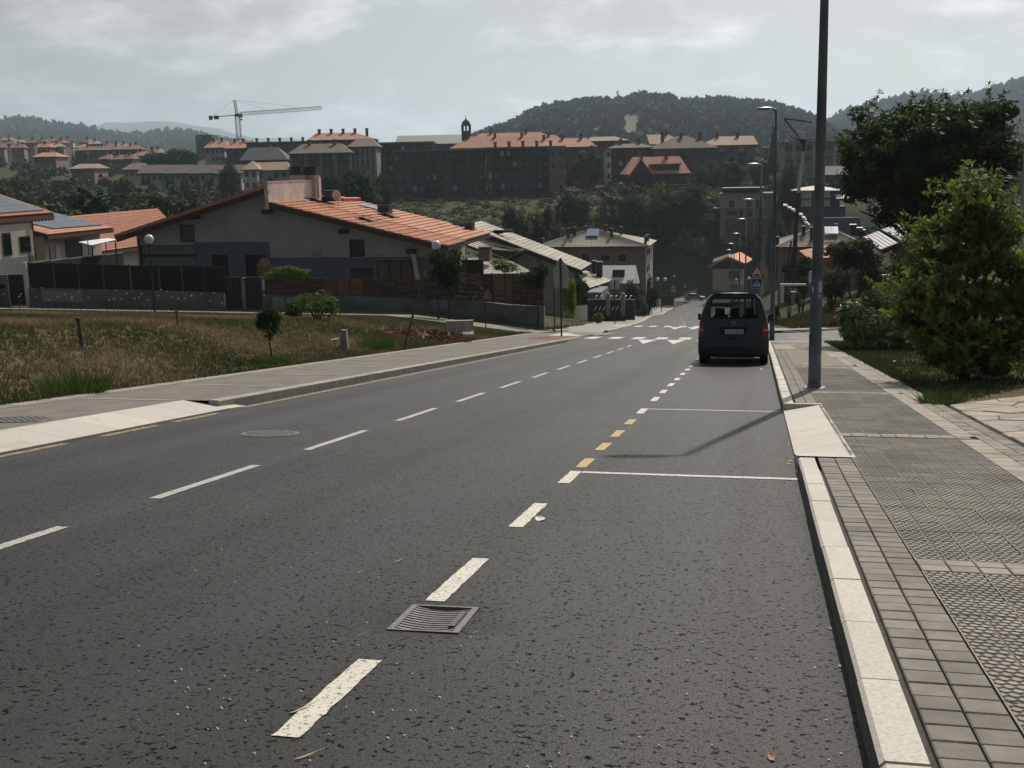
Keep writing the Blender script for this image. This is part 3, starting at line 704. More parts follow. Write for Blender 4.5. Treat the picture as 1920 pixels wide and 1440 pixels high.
# ------------------------------------------------------------------ manholes and drain
def manhole(name, label, x, y, r, z):
    t = thing(name, label, 'manhole cover', (x, y, z), 0); t.rotation_euler = (TILT, 0, 0)
    MB().lathe((0, 0, 0), [(r+.035, -.05), (r+.035, .004), (r+.004, .004), (r+.002, -.02)], 40).build('frame_ring', M_IRON, t)
    MB().lathe((0, 0, 0), [(r, -.05), (r, .003), (0.02, .004)], 40).build('cover_plate', mat('manhole_iron', (0.085, 0.078, 0.070), (0.12, 0.11, 0.10), scale=18, rough=0.6, metal=0.2), t)
    mb = MB()
    for i in range(-6, 7):
        for j in range(-6, 7):
            if (i+j) % 2 == 0 and hypot(i, j)*r/6.6 < r*0.92: mb.box(i*r/6.6-.014, i*r/6.6+.014, j*r/6.6-.014, j*r/6.6+.014, 0.002, 0.008)
    tag(mb.build('tread_studs', M_IRON, t), kind='stuff')
c = onroad(507, 813.5); manhole('manhole_cover', 'round iron manhole cover set in the asphalt of the left lane', c.x, c.y, 0.31, c.z+0.003)
c = onroad(34, 787, 1.42); manhole('manhole_cover', 'round iron manhole cover in the left pavement above the white slabs', c.x, c.y, 0.36, c.z+0.004)
g = thing('drain_grate', 'iron drain grate with curved slots at the end of a white dash', 'drain grate', (-1.525, 5.20, zroad(5.20)+0.004)); g.rotation_euler = (TILT, 0, radians(1.5))
gw, gl = 0.155, 0.235
fr = MB()
for a in ((-gw-.02, -gw+.012, -gl, gl), (gw-.012, gw+.02, -gl, gl)): fr.box(*a, -.05, .002)
fr.box(-gw+.012, gw-.012, -gl, -gl+.02, -.05, .002); fr.box(-gw+.012, gw-.012, gl-.02, gl, -.05, .002); fr.build('frame', M_IRON, g)
MB().box(-gw, gw, -gl, gl, -.09, -.07).build('sump', M_DARK, g)
def gzc(x): return -0.016*(1-(x/gw)**2)
for k in range(12):
    yb = -gl+.028+k*(2*gl-.056)/11; mb = MB(); nseg = 8; hw = 0.0105
    for i in range(nseg):
        xa, xb = -gw+.012+i*(2*gw-.024)/nseg, -gw+.012+(i+1)*(2*gw-.024)/nseg
        mb.hexa([(xa, yb-hw, -.05), (xb, yb-hw, -.05), (xb, yb+hw, -.05), (xa, yb+hw, -.05)], [(xa, yb-hw, gzc(xa)), (xb, yb-hw, gzc(xb)), (xb, yb+hw, gzc(xb)), (xa, yb+hw, gzc(xa))])
    mb.build('grate_bar', M_IRON, g)
mb = MB(); mb.box(gw-.055, gw-.025, -gl*.55, gl*.6, -.01, .003); mb.build('hinge_plate', mat('dark_iron', (0.07, 0.068, 0.064), rough=.6), g)
# ================================================================== houses
M_TILE = mat('orange_roof_tile', (0.62, 0.325, 0.215), (0.52, 0.255, 0.165), scale=3.5, rough=0.85, orand=0.10, c3=(0.30, 0.125, 0.08), c3scale=1.3, c3lo=0.55, c3hi=0.8, bump=0.15, bscale=20)
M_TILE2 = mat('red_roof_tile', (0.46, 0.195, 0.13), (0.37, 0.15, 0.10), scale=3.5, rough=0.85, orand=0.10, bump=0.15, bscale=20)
M_TILEP = mat('pale_roof_tile', (0.50, 0.46, 0.39), (0.40, 0.37, 0.32), scale=2.5, rough=0.85, orand=0.10, c3=(0.30, 0.28, 0.25), c3scale=0.9, bump=0.15, bscale=20)
M_TILEG = mat('grey_roof_tile', (0.36, 0.33, 0.27), (0.26, 0.24, 0.20), scale=3, rough=0.85, orand=0.10, bump=0.15, bscale=20)
M_TILEB = mat('weathered_brown_tile', (0.17, 0.105, 0.075), (0.13, 0.085, 0.065), scale=0.8, rough=0.9, orand=0.12)
M_WOOD = mat('brown_eaves_wood', (0.115, 0.058, 0.040), (0.075, 0.040, 0.030), scale=3, rough=0.8, stretch=(1, 1, 6), orand=.1)
M_DWOOD = mat('dark_wood', (0.045, 0.032, 0.026), (0.03, 0.022, 0.018), scale=4, rough=0.8)
M_WALL = mat('offwhite_render', (0.40, 0.405, 0.42), (0.35, 0.355, 0.37), scale=1.2, rough=0.92, c3=(0.29, 0.29, 0.295), c3scale=0.35, bump=0.15, bscale=40)
M_BAND = mat('greyblue_plinth', (0.135, 0.145, 0.185), (0.115, 0.122, 0.155), scale=1.5, rough=0.9, bump=0.15, bscale=40)
M_PINK = mat('pinkish_parapet_render', (0.60, 0.52, 0.47), (0.48, 0.40, 0.37), scale=1.3, rough=0.9, c3=(0.36, 0.30, 0.28), c3scale=0.8, c3lo=.55, c3hi=.8, bump=.2, bscale=30)
M_CREAM = mat('cream_render', (0.52, 0.47, 0.38), (0.44, 0.40, 0.33), scale=1.0, rough=0.92, bump=.1, bscale=30)
M_BEIGE = mat('beige_render', (0.25, 0.20, 0.155), (0.21, 0.17, 0.135), scale=0.6, rough=0.92, c3=(0.17, 0.14, 0.115), c3scale=.25)
M_BLACK = mat('black_metal', (0.012, 0.013, 0.015), rough=0.45, spec=0.5)
M_FRAME = mat('dark_window_frame', (0.018, 0.018, 0.02), rough=0.5)
M_PANE = mat('window_glass', (0.012, 0.015, 0.018), rough=0.08, spec=0.6)
M_PANEG = mat('greenish_glass', (0.16, 0.20, 0.19), (0.12, 0.16, 0.155), scale=1.2, rough=0.15, spec=0.5)
M_SHUT = mat('roller_shutter', (0.30, 0.30, 0.28), (0.24, 0.24, 0.23), scale=2, rough=0.7, stretch=(.2, .2, 20))
M_DOOR = mat('dark_door', (0.014, 0.013, 0.015), rough=0.5)
M_SOLAR = mat('solar_glass', (0.055, 0.062, 0.078), (0.04, 0.046, 0.06), scale=0.8, rough=0.24, spec=0.55)
M_SOLARB = mat('bright_solar_glass', (0.10, 0.15, 0.24), rough=0.12, spec=0.9)
M_ALU = mat('aluminium', (0.42, 0.43, 0.44), rough=0.4, metal=0.6)
M_WHITEP = mat('white_render', (0.66, 0.64, 0.60), (0.57, 0.55, 0.52), scale=1.5, rough=0.85)
M_WOODF = mat('brown_fence_board', (0.10, 0.058, 0.036), (0.065, 0.040, 0.028), scale=3, rough=0.85, stretch=(1, 1, 8), orand=0.35)
M_REED = mat('dark_reed_screen', (0.014, 0.016, 0.012), (0.026, 0.026, 0.019), scale=9, rough=0.95, stretch=(6, 6, 0.4), orand=.25)
M_WALLC = mat('grey_garden_wall', (0.20, 0.205, 0.21), (0.15, 0.155, 0.16), scale=1.0, rough=0.92, c3=(0.10, 0.103, 0.106), c3scale=.7, bump=.25, bscale=25)

def Yx(px, X, py=450):
    d = ray(px, py); return X/(d[0]/d[1])
class WB(MB):
    """mesh drawn in world coordinates, linked under a root standing at root.location"""
    def wb(s, name, mats, root, up=None, **kw):
        o = root.location; s.v = [(a-o.x, b-o.y, c-o.z) for a, b, c in s.v]
        return s.build(name, mats, up if up is not None else root, **kw)
    def pbox(s, l, r, t, b, Y, dy, mi=0):
        """box whose front face spans the given picture rectangle on the plane y = Y"""
        p = PY(l, (t+b)/2, Y); q = PY(r, (t+b)/2, Y); mx = (l+r)/2
        z1 = PY(mx, t, Y).z; z0 = PY(mx, b, Y).z
        return s.box(p.x, q.x, min(Y, Y+dy), max(Y, Y+dy), z0, z1, mi)
def prect(l, r, t, b, Y):
    return PY(l, (t+b)/2, Y).x, PY(r, (t+b)/2, Y).x, PY((l+r)/2, b, Y).z, PY((l+r)/2, t, Y).z
def tiled_roof(root, A, B, Cc, Dd, ncourse, nwave, m, name='roof', th=0.16, amp=0.03, mth=None, stuff=False, step=0.035):
    """A ridge-near, B ridge-far, Cc eave-far, Dd eave-near (world). Roof slab part with its tile courses as sub-parts"""
    A, B, Cc, Dd = map(Vector, (A, B, Cc, Dd))
    nrm = (B-A).cross(Dd-A).normalized(); nrm = nrm if nrm.z > 0 else -nrm
    w = WB(); w.slab([A, B, Cc, Dd], th); rf = w.wb(name, mth or M_WOOD, root)
    ns = nwave*4; allb = WB()
    for k in range(ncourse):
        t0, t1 = k/ncourse, min(1.012, (k+1.10)/ncourse); V = []; Fc = []
        for i in range(ns+1):
            s = i/ns; ph = amp*(1+cos(2*pi*i/4))/2
            top = A.lerp(B, s)*(1-t0)+Dd.lerp(Cc, s)*t0; bot = A.lerp(B, s)*(1-t1)+Dd.lerp(Cc, s)*t1
            V += [top+nrm*(0.006+ph), bot+nrm*(0.006+step+ph), bot+nrm*0.002]
        for i in range(ns):
            a = i*3; Fc += [(a, a+3, a+4, a+1), (a+1, a+4, a+5, a+2)]
        for i in (0, ns):
            a = i*3; Fc.append((a, a+1, a+2))
        if stuff: allb.add(V, Fc)
        else: WB().add(V, Fc).wb('tile_course', m, root, rf)
    if stuff:
        o = allb.wb('tile_courses', m, root, rf); o['kind'] = 'stuff'
    for c in children(rf):
        if c.location.length == 0: c.location = (0, 0, 0)
    return rf
def window(root, l, r, t, b, Y, depth=0.12, pane=None, fr=0.07, mull=0, fm=None):
    """framed window set in a wall opening: frame with its pane as sub-part"""
    x0, x1, z0, z1 = prect(l, r, t, b, Y); y0, y1 = Y+depth-0.05, Y+depth+0.03
    w = WB(); w.box(x0, x0+fr, y0, y1, z0, z1); w.box(x1-fr, x1, y0, y1, z0, z1); w.box(x0+fr, x1-fr, y0, y1, z0, z0+fr); w.box(x0+fr, x1-fr, y0, y1, z1-fr, z1)
    for k in range(mull):
        xm = x0+(x1-x0)*(k+1)/(mull+1); w.box(xm-fr/2, xm+fr/2, y0, y1, z0+fr, z1-fr)
    f = w.wb('window', fm or M_FRAME, root)
    WB().box(x0+fr*.5, x1-fr*.5, Y+depth, Y+depth+.012, z0+fr*.5, z1-fr*.5).wb('pane', pane or M_PANE, root, f)
    return f

# ------------------------------------------------------------------ the big gabled house
HY, RY = 74.0, 73.2
pk = PY(500, 379, RY); rt = PY(838, 462, RY); lt = PY(213, 440, RY); lp_ = PY(499, 346, RY)
house = thing('gabled_house', 'large off-white gabled house with sunlit orange tile roof and pink parapet', 'house', (PY(540, 560, HY).x, HY, gz(PY(540, 560, HY).x, HY)-0.3))
zb = house.location.z
wl, wr = PY(258, 470, HY).x, PY(828, 480, HY).x
ztop = lambda X: (lp_.z-0.42)+(lt.z-lp_.z)*((X-lp_.x)/(lt.x-lp_.x)) if X < pk.x else (pk.z-0.30)+(rt.z-pk.z)*((X-pk.x)/(rt.x-pk.x))
outer = [(wl, zb), (wr, zb), (wr, ztop(wr)), (pk.x+.001, ztop(pk.x+.001)), (pk.x-.001, ztop(pk.x-.002)), (wl, ztop(wl))]
yf = Yx(871, rt.x)
OPEN = [(337, 365, 421, 453), (655, 684, 449, 482), (397, 428, 478, 522), (459, 500, 478, 522), (263, 367, 460, 500), (657, 700, 503, 524), (706, 774, 488, 524)]
WB().holed(outer, [prect(*o, HY) for o in OPEN], HY, 0.25, 0).wb('wall', M_WALL, house)
w = WB()
w.box(wr-.02, wr, HY+.003, yf-.5, zb, ztop(wr)-.12); w.box(wl, wl+.02, HY+.003, HY+8, zb, ztop(wl)-.12); w.box(wl+.05, pk.x-.5, HY+7, HY+7.2, zb, ztop(wl)-.3); w.box(wl+.03, wr-.03, HY+1.8, HY+1.9, zb, rt.z-.2)
w.wb('inner_wall', M_DWOOD, house)
def band(l, r, t, b):
    x0, x1, z0, z1 = prect(l, r, t, b, HY); z0 = zb
    hs = []
    for o in OPEN:
        a, bb, c, d = prect(*o, HY)
        if a > x0+.02 and bb < x1-.02 and c < z1-.05: hs.append((a, bb, max(c, z0+.05), min(d, z1-.05)))
    WB().holed([(x0, z0), (x1, z0), (x1, z1), (x0, z1)], hs, HY-0.02, 0.02).wb('painted_band', M_BAND, house)
band(368, 508, 454, 530); band(508.3, 828, 482, 530)
window(house, 337, 365, 421, 453, HY, pane=mat('dim_curtain_glass', (0.10, 0.095, 0.075), rough=.2)); window(house, 655, 684, 449, 482, HY, mull=1)
window(house, 263, 367, 460, 500, HY, pane=M_PANEG, mull=0)
x0, x1, z0, z1 = prect(263, 367, 477, 481, HY); WB().box(x0, x1, HY+.05, HY+.1, z0, z1).wb('transom', M_FRAME, house)
window(house, 657, 700, 503, 524, HY, mull=1); window(house, 706, 774, 488, 524, HY, mull=2, pane=mat('warm_room_glass', (0.16, 0.14, 0.10), (0.05, 0.045, 0.035), scale=.6, rough=.2))
for o in ((397, 428, 478, 522), (459, 500, 478, 522)):
    WB().pbox(*o, HY+.12, .08).wb('door', M_DOOR, house)
WB().pbox(709, 718, 476, 481, HY, -.04).wb('vent', M_SHUT, house)
WB().pbox(610, 617, 479, 486, HY, -.05).wb('wall_lamp', M_SHUT, house) if False else None
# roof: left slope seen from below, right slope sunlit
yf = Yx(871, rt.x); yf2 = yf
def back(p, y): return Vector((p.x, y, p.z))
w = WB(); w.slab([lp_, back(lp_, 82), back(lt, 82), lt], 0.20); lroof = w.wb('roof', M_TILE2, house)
w = WB(); nv = (Vector((lp_.x, 0, lp_.z))-Vector((lt.x, 0, lt.z))).normalized(); dn = Vector((nv.z, 0, -nv.x)); dn = dn if dn.z < 0 else -dn
for k, (a, b, off) in enumerate(((0.205, 0.36, 0.02), (0.36, 0.55, 0.10))):
    q = [lp_+dn*a, lt+dn*a, lt+dn*b, lp_+dn*b]
    w.hexa([Vector((p.x, RY+off, p.z)) for p in q], [Vector((p.x, RY+off+.06, p.z)) for p in q])
w.wb('bargeboard', M_WOOD, house, lroof)
A, B = pk, back(pk, yf); C_, D_ = back(rt, yf), rt
rroof = tiled_roof(house, A, B, C_, D_, 20, 34, M_TILE, amp=.03, step=.085)
w = WB(); nv = (Vector((rt.x, 0, rt.z))-Vector((pk.x, 0, pk.z))).normalized(); dn = Vector((nv.z, 0, -nv.x)); dn = dn if dn.z < 0 else -dn
q = [pk+dn*.165, rt+dn*.165, rt+dn*.36, pk+dn*.36]; w.hexa([Vector((p.x, RY+.04, p.z)) for p in q], [Vector((p.x, RY+.10, p.z)) for p in q]); w.wb('bargeboard', M_WOOD, house, rroof)
w = WB(); w.box(rt.x-.14, rt.x+.10, RY-.02, yf+.02, rt.z-.30, rt.z-.14); w.wb('gutter', mat('dark_gutter', (0.04, 0.028, 0.024), rough=.5), house, rroof)
# lower neighbour half of the roof, further back
e2 = PY(869, 463, yf+.5); slope_r = (rt.z-pk.z)/(rt.x-pk.x)
y2a, y2b = yf+.5, Yx(919, e2.x)
e2 = Vector((e2.x, e2.y, pk.z+slope_r*(e2.x-pk.x)-.03)); rd2 = Vector((pk.x, y2a, pk.z-.03)); ypar = Yx(598, pk.x)
semi = thing('semi_detached_house', 'second half of the orange roofed house, eaves reaching further right', 'house', (e2.x-5, y2a+.8, gz(e2.x-5, y2a)-.3))
tiled_roof(semi, rd2, back(rd2, y2b), back(e2, y2b), e2, 22, 26, M_TILE, amp=.03, step=.085)
w = WB(); w.box(pk.x+.3, e2.x-1.9, y2a+.6, y2b-.4, semi.location.z, e2.z-.1); w.wb('wall', M_CREAM, semi)
w = WB(); w.prism([(pk.x+.4, e2.z-.1), (e2.x-1.9, e2.z-.1), (e2.x-1.9, e2.z+.22), (pk.x+.4, rd2.z-.3)], 'y', y2a+.62, y2b-.42); w.wb('gable_wall', M_CREAM, semi)
w = WB(); w.box(e2.x-.14, e2.x+.1, y2a-.02, y2b, e2.z-.3, e2.z-.15); w.wb('gutter', _m['dark_gutter'], semi)
x_ = e2.x-1.88
w = WB(); w.box(x_, x_+.05, y2a+1.2, y2a+2.6, e2.z-1.75, e2.z-.6); f = w.wb('window', M_FRAME, semi); WB().box(x_+.05, x_+.06, y2a+1.3, y2a+2.5, e2.z-1.65, e2.z-.7).wb('pane', M_PANEG, semi, f)
w = WB(); w.pbox(866, 906, 487, 516, y2a-.9, .12); w.wb('dark_screen', M_FRAME, semi)
# parapet with chimneys
px0 = pk.x-.12
zt = PY(500, 342, RY).z
w = WB(); w.box(px0, px0+.26, RY-.02, ypar-.1, pk.z-.45, zt); w.wb('parapet', M_PINK, house)
w = WB(); w.box(px0-.03, px0+.29, RY-.05, ypar-.08, zt, zt+.05); w.wb('coping', mat('coping_stone', (.5, .45, .41), (.4, .36, .33), scale=2), house)
def chimney(root, l, r, t, tb, b, Y, dy, m, cap=M_BLACK, name='chimney'):
    w = WB(); w.pbox(l, r, tb, b, Y, dy); c = w.wb(name, m, root)
    w = WB(); x0, x1, z0, z1 = prect(l-.6, r+.6, t, tb, Y)
    w.box(x0, x1, Y-.06, Y+dy+.06, z0, z0+.05); w.box(x0, x1, Y-.06, Y+dy+.06, z1-.05, z1)
    n = max(2, int((z1-z0)/.12)); g = (z1-z0)/n
    for k in range(n):
        zz = z0+k*g+.02; w.box(x0+.04, x1-.04, Y-.03, Y+dy+.03, zz, zz+g*.72)
    w.wb('cowl', cap, root, c); return c
chimney(house, 543.5, 566, 313, 328, 376, ypar-2.0, .9, M_PINK)
chimney(house, 571, 592, 313, 328, 379, ypar-1.1, .9, M_PINK)
w = WB(); w.pbox(592.3, 598, 332, 379, ypar-.8, .5); w.wb('parapet_end', M_PINK, house)
chimney(semi, 603, 629, 357, 372, 378, y2a+2.0, .9, M_DWOOD)
# satellite dish
sd = PY(634, 366, y2a+1.2)
dish = thing('satellite_dish', 'small pale satellite dish beside the chimney on the orange roof', 'satellite dish', (sd.x, sd.y, sd.z-.5))
mb = MB(); pr = [(0.02, 0), (.14, .012), (.26, .05), (.33, .085)]
V = []; n = 14
for r, h in pr: V += [(r*cos(2*pi*i/n), -.25+h*-1.0, .5+r*1.15*sin(2*pi*i/n)) for i in range(n)]
mb.add(V, [(k*n+i, k*n+(i+1) % n, (k+1)*n+(i+1) % n, (k+1)*n+i) for k in range(3) for i in range(n)]+[tuple(range(n))]); mb.build('reflector', mat('dish_white', (.50, .42, .38), rough=.5), dish)
MB().cyl((0, 0, -.3), (0, 0, .5), .025).build('mast', M_ALU, dish); MB().cyl((0, -.28, .28), (.02, -.72, .34), .015).build('feed_arm', M_BLACK, dish)
# roof things: vents, skylights
nrmR = Vector((-(rt.z-pk.z), 0, rt.x-pk.x)).normalized(); dR = (Vector((rt.x, 0, rt.z))-Vector((pk.x, 0, pk.z))).normalized()
def onroof(px, py, h=0):
    """point of the right roof plane seen at a pixel"""
    d = Vector(ray(px, py)); t = (pk.dot(nrmR))/d.dot(nrmR); return d*t+nrmR*h
def roof_item(c, lx, ly, h, m, name, root=house, mi2=None, up=None):
    """box lying on the roof plane: lx down the slope, ly along y"""
    ex, ey = dR*lx/2, Vector((0, ly/2, 0)); b0 = [c-ex-ey, c+ex-ey, c+ex+ey, c-ex+ey]
    w = WB(); w.hexa([p+nrmR*.01 for p in b0], [p+nrmR*h for p in b0]); return w.wb(name, m, root, up)
def skylight(px, py, lx, ly, open_=True):
    c = onroof(px, py); s = roof_item(c, lx, ly, .12, M_FRAME, 'skylight')
    ex, ey = dR*lx*.42, Vector((0, ly*.42, 0))
    if open_:
        up = nrmR*.42; a = c-ex*.2
        q = [c-ex-ey+nrmR*.14, c+ex-ey+nrmR*.14+up, c+ex+ey+nrmR*.14+up, c-ex+ey+nrmR*.14]
        w = WB(); w.slab(q, .05); sh = w.wb('sash', mat('sash_back', (.42, .40, .38), (.33, .32, .31), scale=3, rough=.25, spec=.6), house, s)
    else:
        roof_item(c, lx*.8, ly*.8, .135, mat('skylight_glass', (.05, .06, .07), rough=.1, spec=.8), 'pane', up=s)
skylight(686, 414, 1.3, 1.3); skylight(728, 406, 1.3, 1.3); skylight(592, 377.5, 1.2, 1.2, True)
skylight(698, 391, 1.6, 1.6, False)
def vent_box(px, py, l, r, t, b, root, Y, m=M_BLACK):
    w = WB(); w.pbox(l, r, t, b+4, Y, .9); c = w.wb('roof_vent', M_BLACK, root)
    x0, x1, z0, z1 = prect(l-.5, r+.5, t, t+1.6, Y); WB().box(x0, x1, Y-.05, Y+.95, z0, z1).wb('vent_lid', mat('vent_lid_metal', (.10, .105, .12), rough=.35, metal=.5), root, c)
p = onroof(719, 401); vent_box(0, 0, 708, 729, 384, 400, house, p.y)
vent_box(0, 0, 845, 869, 419, 430, semi, y2b-.6, M_BLACK); vent_box(0, 0, 871, 885, 417, 433, semi, y2b-1.6)
for i in range(6):
    c = onroof(644+i*5.2, 377.5-i*.15, .04); roof_item(c, .35, .5, .22, M_TILE2, 'ridge_tile', semi)
for l, t in ((360, 405), (236, 437), (497, 396), (641, 433), (768, 470)):                   # eaves brackets
    WB().pbox(l-7, l+8, t-2, t+5.5, RY+.2, .62).wb('eaves_bracket', M_DWOOD, house)
for o in ((337, 365, 421, 453), (655, 684, 449, 482), (657, 700, 503, 524), (706, 774, 488, 524)):
    x0, x1, z0, z1 = prect(*o, HY); WB().box(x0-.08, x1+.08, HY-.09, HY+.05, z0-.07, z0-.002).wb('window_sill', M_CONC, house)
w = WB(); w.cyl((wr-.15, HY-.09, zb), (wr-.15, HY-.09, ztop(wr)-.2), .05); w.wb('downpipe', M_WOOD, house); w = WB(); w.cyl((wl+.2, HY-.09, zb), (wl+.2, HY-.09, ztop(wl)-.3), .05); w.wb('downpipe', M_WOOD, house)
w = WB(); w.box(PY(585, 430, HY).x, PY(600, 430, HY).x, HY-.12, HY-.002, PY(592, 478, HY).z, PY(592, 470, HY).z); w.wb('junction_box', M_SHUT, house)
# tan parasol-like shade by the door, patio column
t = thing('patio_parasol', 'closed tan parasol standing by the dark house doors', 'parasol', (PY(497, 520, 71).x, 71, gz(PY(497, 520, 71).x, 71)))
w = WB(); c = PY(497, 520, 71); zt = PY(500, 483, 71).z; z0 = gz(c.x, 71); w.cyl((c.x, 71, z0), (c.x, 71, zt), .03); w.wb('pole', M_DWOOD, t)
MB().lathe((0, 0, zt-z0), [(.40, -1.5), (.55, -1.05), (.5, -.5), (.25, -.1), (.03, .0)], 10).build('canopy', mat('tan_canvas', (.20, .125, .06), (.15, .09, .045), scale=4, rough=.9), t)
w = WB(); x0, x1, z0, z1 = prect(774, 790, 476, 520, RY+.4)
w.hexa([(x0+.55, RY+.3, zb), (x0+.85, RY+.3, zb), (x0+.85, RY+.6, zb), (x0+.55, RY+.6, zb)], [(x0-.05, RY+.3, z1), (x0+.15, RY+.3, z1), (x0+.15, RY+.6, z1), (x0-.05, RY+.6, z1)]); w.wb('corner_column', M_CREAM, house)

# ------------------------------------------------------------------ garden walls, fences and gates along y = 67
GY = 67.0
gw_ = thing('garden_wall', 'long grey garden wall with dark reed screens above it', 'wall', (PY(230, 580, GY).x, GY, gz(PY(230, 580, GY).x, GY)-.5))
def wall_run(root, pts, Y, th, m, name, nbuild=None):
    """wall from (px, top row) points down to the ground"""
    for (a, ta), (b, tb) in zip(pts[:-1], pts[1:]):
        p, q = PY(a, ta, Y), PY(b, tb, Y); g = min(gz(p.x, Y), gz(q.x, Y))-.5
        w = WB(); w.hexa([(p.x, Y, g), (q.x, Y, g), (q.x, Y+th, g), (p.x, Y+th, g)], [(p.x, Y, p.z), (q.x, Y, q.z), (q.x, Y+th, q.z), (p.x, Y+th, p.z)]); w.wb(name, m, root)
wall_run(gw_, [(52, 540), (170, 542.5), (296, 545), (420, 549)], GY, .22, M_WALLC, 'wall')
def screen(root, a, b, ta, tb, ba, bb, Y, m, name='reed_panel', th=.05):
    p, q, p2, q2 = PY(a, ta, Y), PY(b, tb, Y), PY(a, ba, Y), PY(b, bb, Y)
    w = WB(); w.hexa([(p.x, Y, p2.z), (q.x, Y, q2.z), (q.x, Y+th, q2.z), (p.x, Y+th, p2.z)], [(p.x, Y, p.z), (q.x, Y, q.z), (q.x, Y+th, q.z), (p.x, Y+th, p.z)]); return w.wb(name, m, root)
ed = [54, 100, 146, 192, 243, 297, 340, 381, 420]
li = lambda x, x0, y0, x1, y1: y0+(y1-y0)*(x-x0)/(x1-x0)
for a, b in zip(ed[:-1], ed[1:]):
    screen(gw_, a+.6, b-.6, li(a, 54, 492.5, 420, 501)+rnd.uniform(-.8, .8), li(b, 54, 492.5, 420, 501)+rnd.uniform(-.8, .8), li(a, 54, 540.3, 420, 549.2), li(b, 54, 540.3, 420, 549.2), GY+.06, M_REED)
    WB().pbox(a-1, a+1, li(a, 54, 491, 420, 500), li(a, 54, 542, 420, 550), GY+.02, .05).wb('fence_post', M_BLACK, gw_)
WB().pbox(45, 51.5, 492, 572, GY-.05, .3).wb('white_post', M_WHITEP, gw_)
for l in (78, 104, 130):
    b_ = WB(); b_.pbox(l, l+25, 546+(l-78)*.02, 566+(l-78)*.02, GY-.03, .04); b_ = b_.wb('meter_box', mat('meter_box_grey', (.30, .32, .32), (.25, .27, .27), scale=3, rough=.6), gw_)
g1 = thing('garden_gate', 'tall dark garden gate at the far left wall end', 'gate', (PY(32, 575, GY).x, GY, gz(PY(32, 575, GY).x, GY)))
for k in range(5): WB().pbox(17.5+k*6.6, 23.6+k*6.6, 515, 573, GY, .05).wb('board', mat('gate_board', (.016, .015, .017), (.024, .022, .022), scale=4, rough=.6, orand=.2), g1)
pil = thing('wall_pillar', 'grey wall pillar with mailbox slot left of the tall gate', 'wall', (PY(4, 575, GY).x, GY, gz(PY(4, 575, GY).x, GY)-.4))
w = WB(); w.pbox(-60, 17, 515, 590, GY, .3); w.wb('wall', M_WALLC, pil); WB().pbox(-4, 9, 533, 541, GY-.04, .05).wb('mailbox', M_FRAME, pil)
for lb, l, r in (('left leaf of the paired dark gates beside the reed screens', 422, 453.5), ('right leaf of the paired dark gates next to the brown boards', 460.5, 491)):
    g1 = thing('garden_gate', lb, 'gate', (PY((l+r)/2, 585, GY).x, GY, gz(PY((l+r)/2, 585, GY).x, GY)))
    nb = 5; wd = (r-l)/nb
    for k in range(nb): WB().pbox(l+k*wd+.3, l+(k+1)*wd-.3, 521.5, 587, GY, .05).wb('board', _m['gate_board'], g1)
    w = WB(); w.pbox(l, r, 519.6, 521.4, GY-.02, .1); w.wb('top_rail', M_DWOOD, g1)
gp = thing('gate_post', 'pale gate post between the two dark gates', 'post', (PY(457, 587, GY).x, GY, gz(PY(457, 587, GY).x, GY)-.2)); w = WB(); w.pbox(454, 460, 522, 592, GY-.06, .22); w.wb('shaft', M_CONC, gp); WB().pbox(453.5, 460.5, 521, 522.4, GY-.08, .26).wb('cap', M_CONC, gp)
w2 = thing('garden_wall', 'grey garden wall topped by brown wooden fence panels', 'wall', (PY(760, 600, GY).x, GY, gz(PY(760, 600, GY).x, GY)-.5))
wall_run(w2, [(492, 553), (678, 556), (898, 565), (949, 571), (1020, 575)], GY, .22, M_WALLC, 'wall')
for l in (511, 536): WB().pbox(l, l+22, 557, 579, GY-.03, .04).wb('meter_box', _m['meter_box_grey'], w2)
WB().pbox(491.5, 496, 522, 545, GY-.08, .1).wb('letter_box', M_ALU, w2)
ps = [497, 537, 577, 604, 630, 656, 681, 712, 743, 771, 798, 826, 852, 876, 899, 923, 947, 962, 977, 989, 1001, 1020]
M_WOODG = mat('tan_fence_board', (0.17, 0.095, 0.05), (0.12, 0.07, 0.04), scale=3, rough=0.85, stretch=(1, 1, 8), orand=.2)
for i, (a, b) in enumerate(zip(ps[:-1], ps[1:])):
    if a < 681: t0, t1, b0, b1 = li(a, 497, 519, 681, 523), li(b, 497, 519, 681, 523), li(a, 492, 553, 678, 556), li(b, 492, 553, 678, 556)
    elif a < 850: t0, t1, b0, b1 = 524, 524, li(a, 678, 556, 898, 565), li(b, 678, 556, 898, 565)
    else: t0, t1, b0, b1 = 513+(a-850)*.03, 513+(b-850)*.03, li(a, 678, 556, 898, 565) if a < 898 else li(a, 898, 565, 1020, 575), li(b, 678, 556, 898, 565) if b < 899 else li(b, 898, 565, 1020, 575)
    nb = 6
    for k in range(nb):
        f0, f1 = k/nb, (k+1)/nb-.006
        screen(w2, a+.8, b-.8, t0+(b0-t0)*f0, t1+(b1-t1)*f0, t0+(b0-t0)*f1, t1+(b1-t1)*f1, GY+.06, M_WOODG if i in (3, 4, 5, 15, 16) else M_WOODF, 'board', .03)
    WB().pbox(a-1, a+1, t0-4, b0+1, GY+.02, .06).wb('fence_post', M_BLACK, w2)
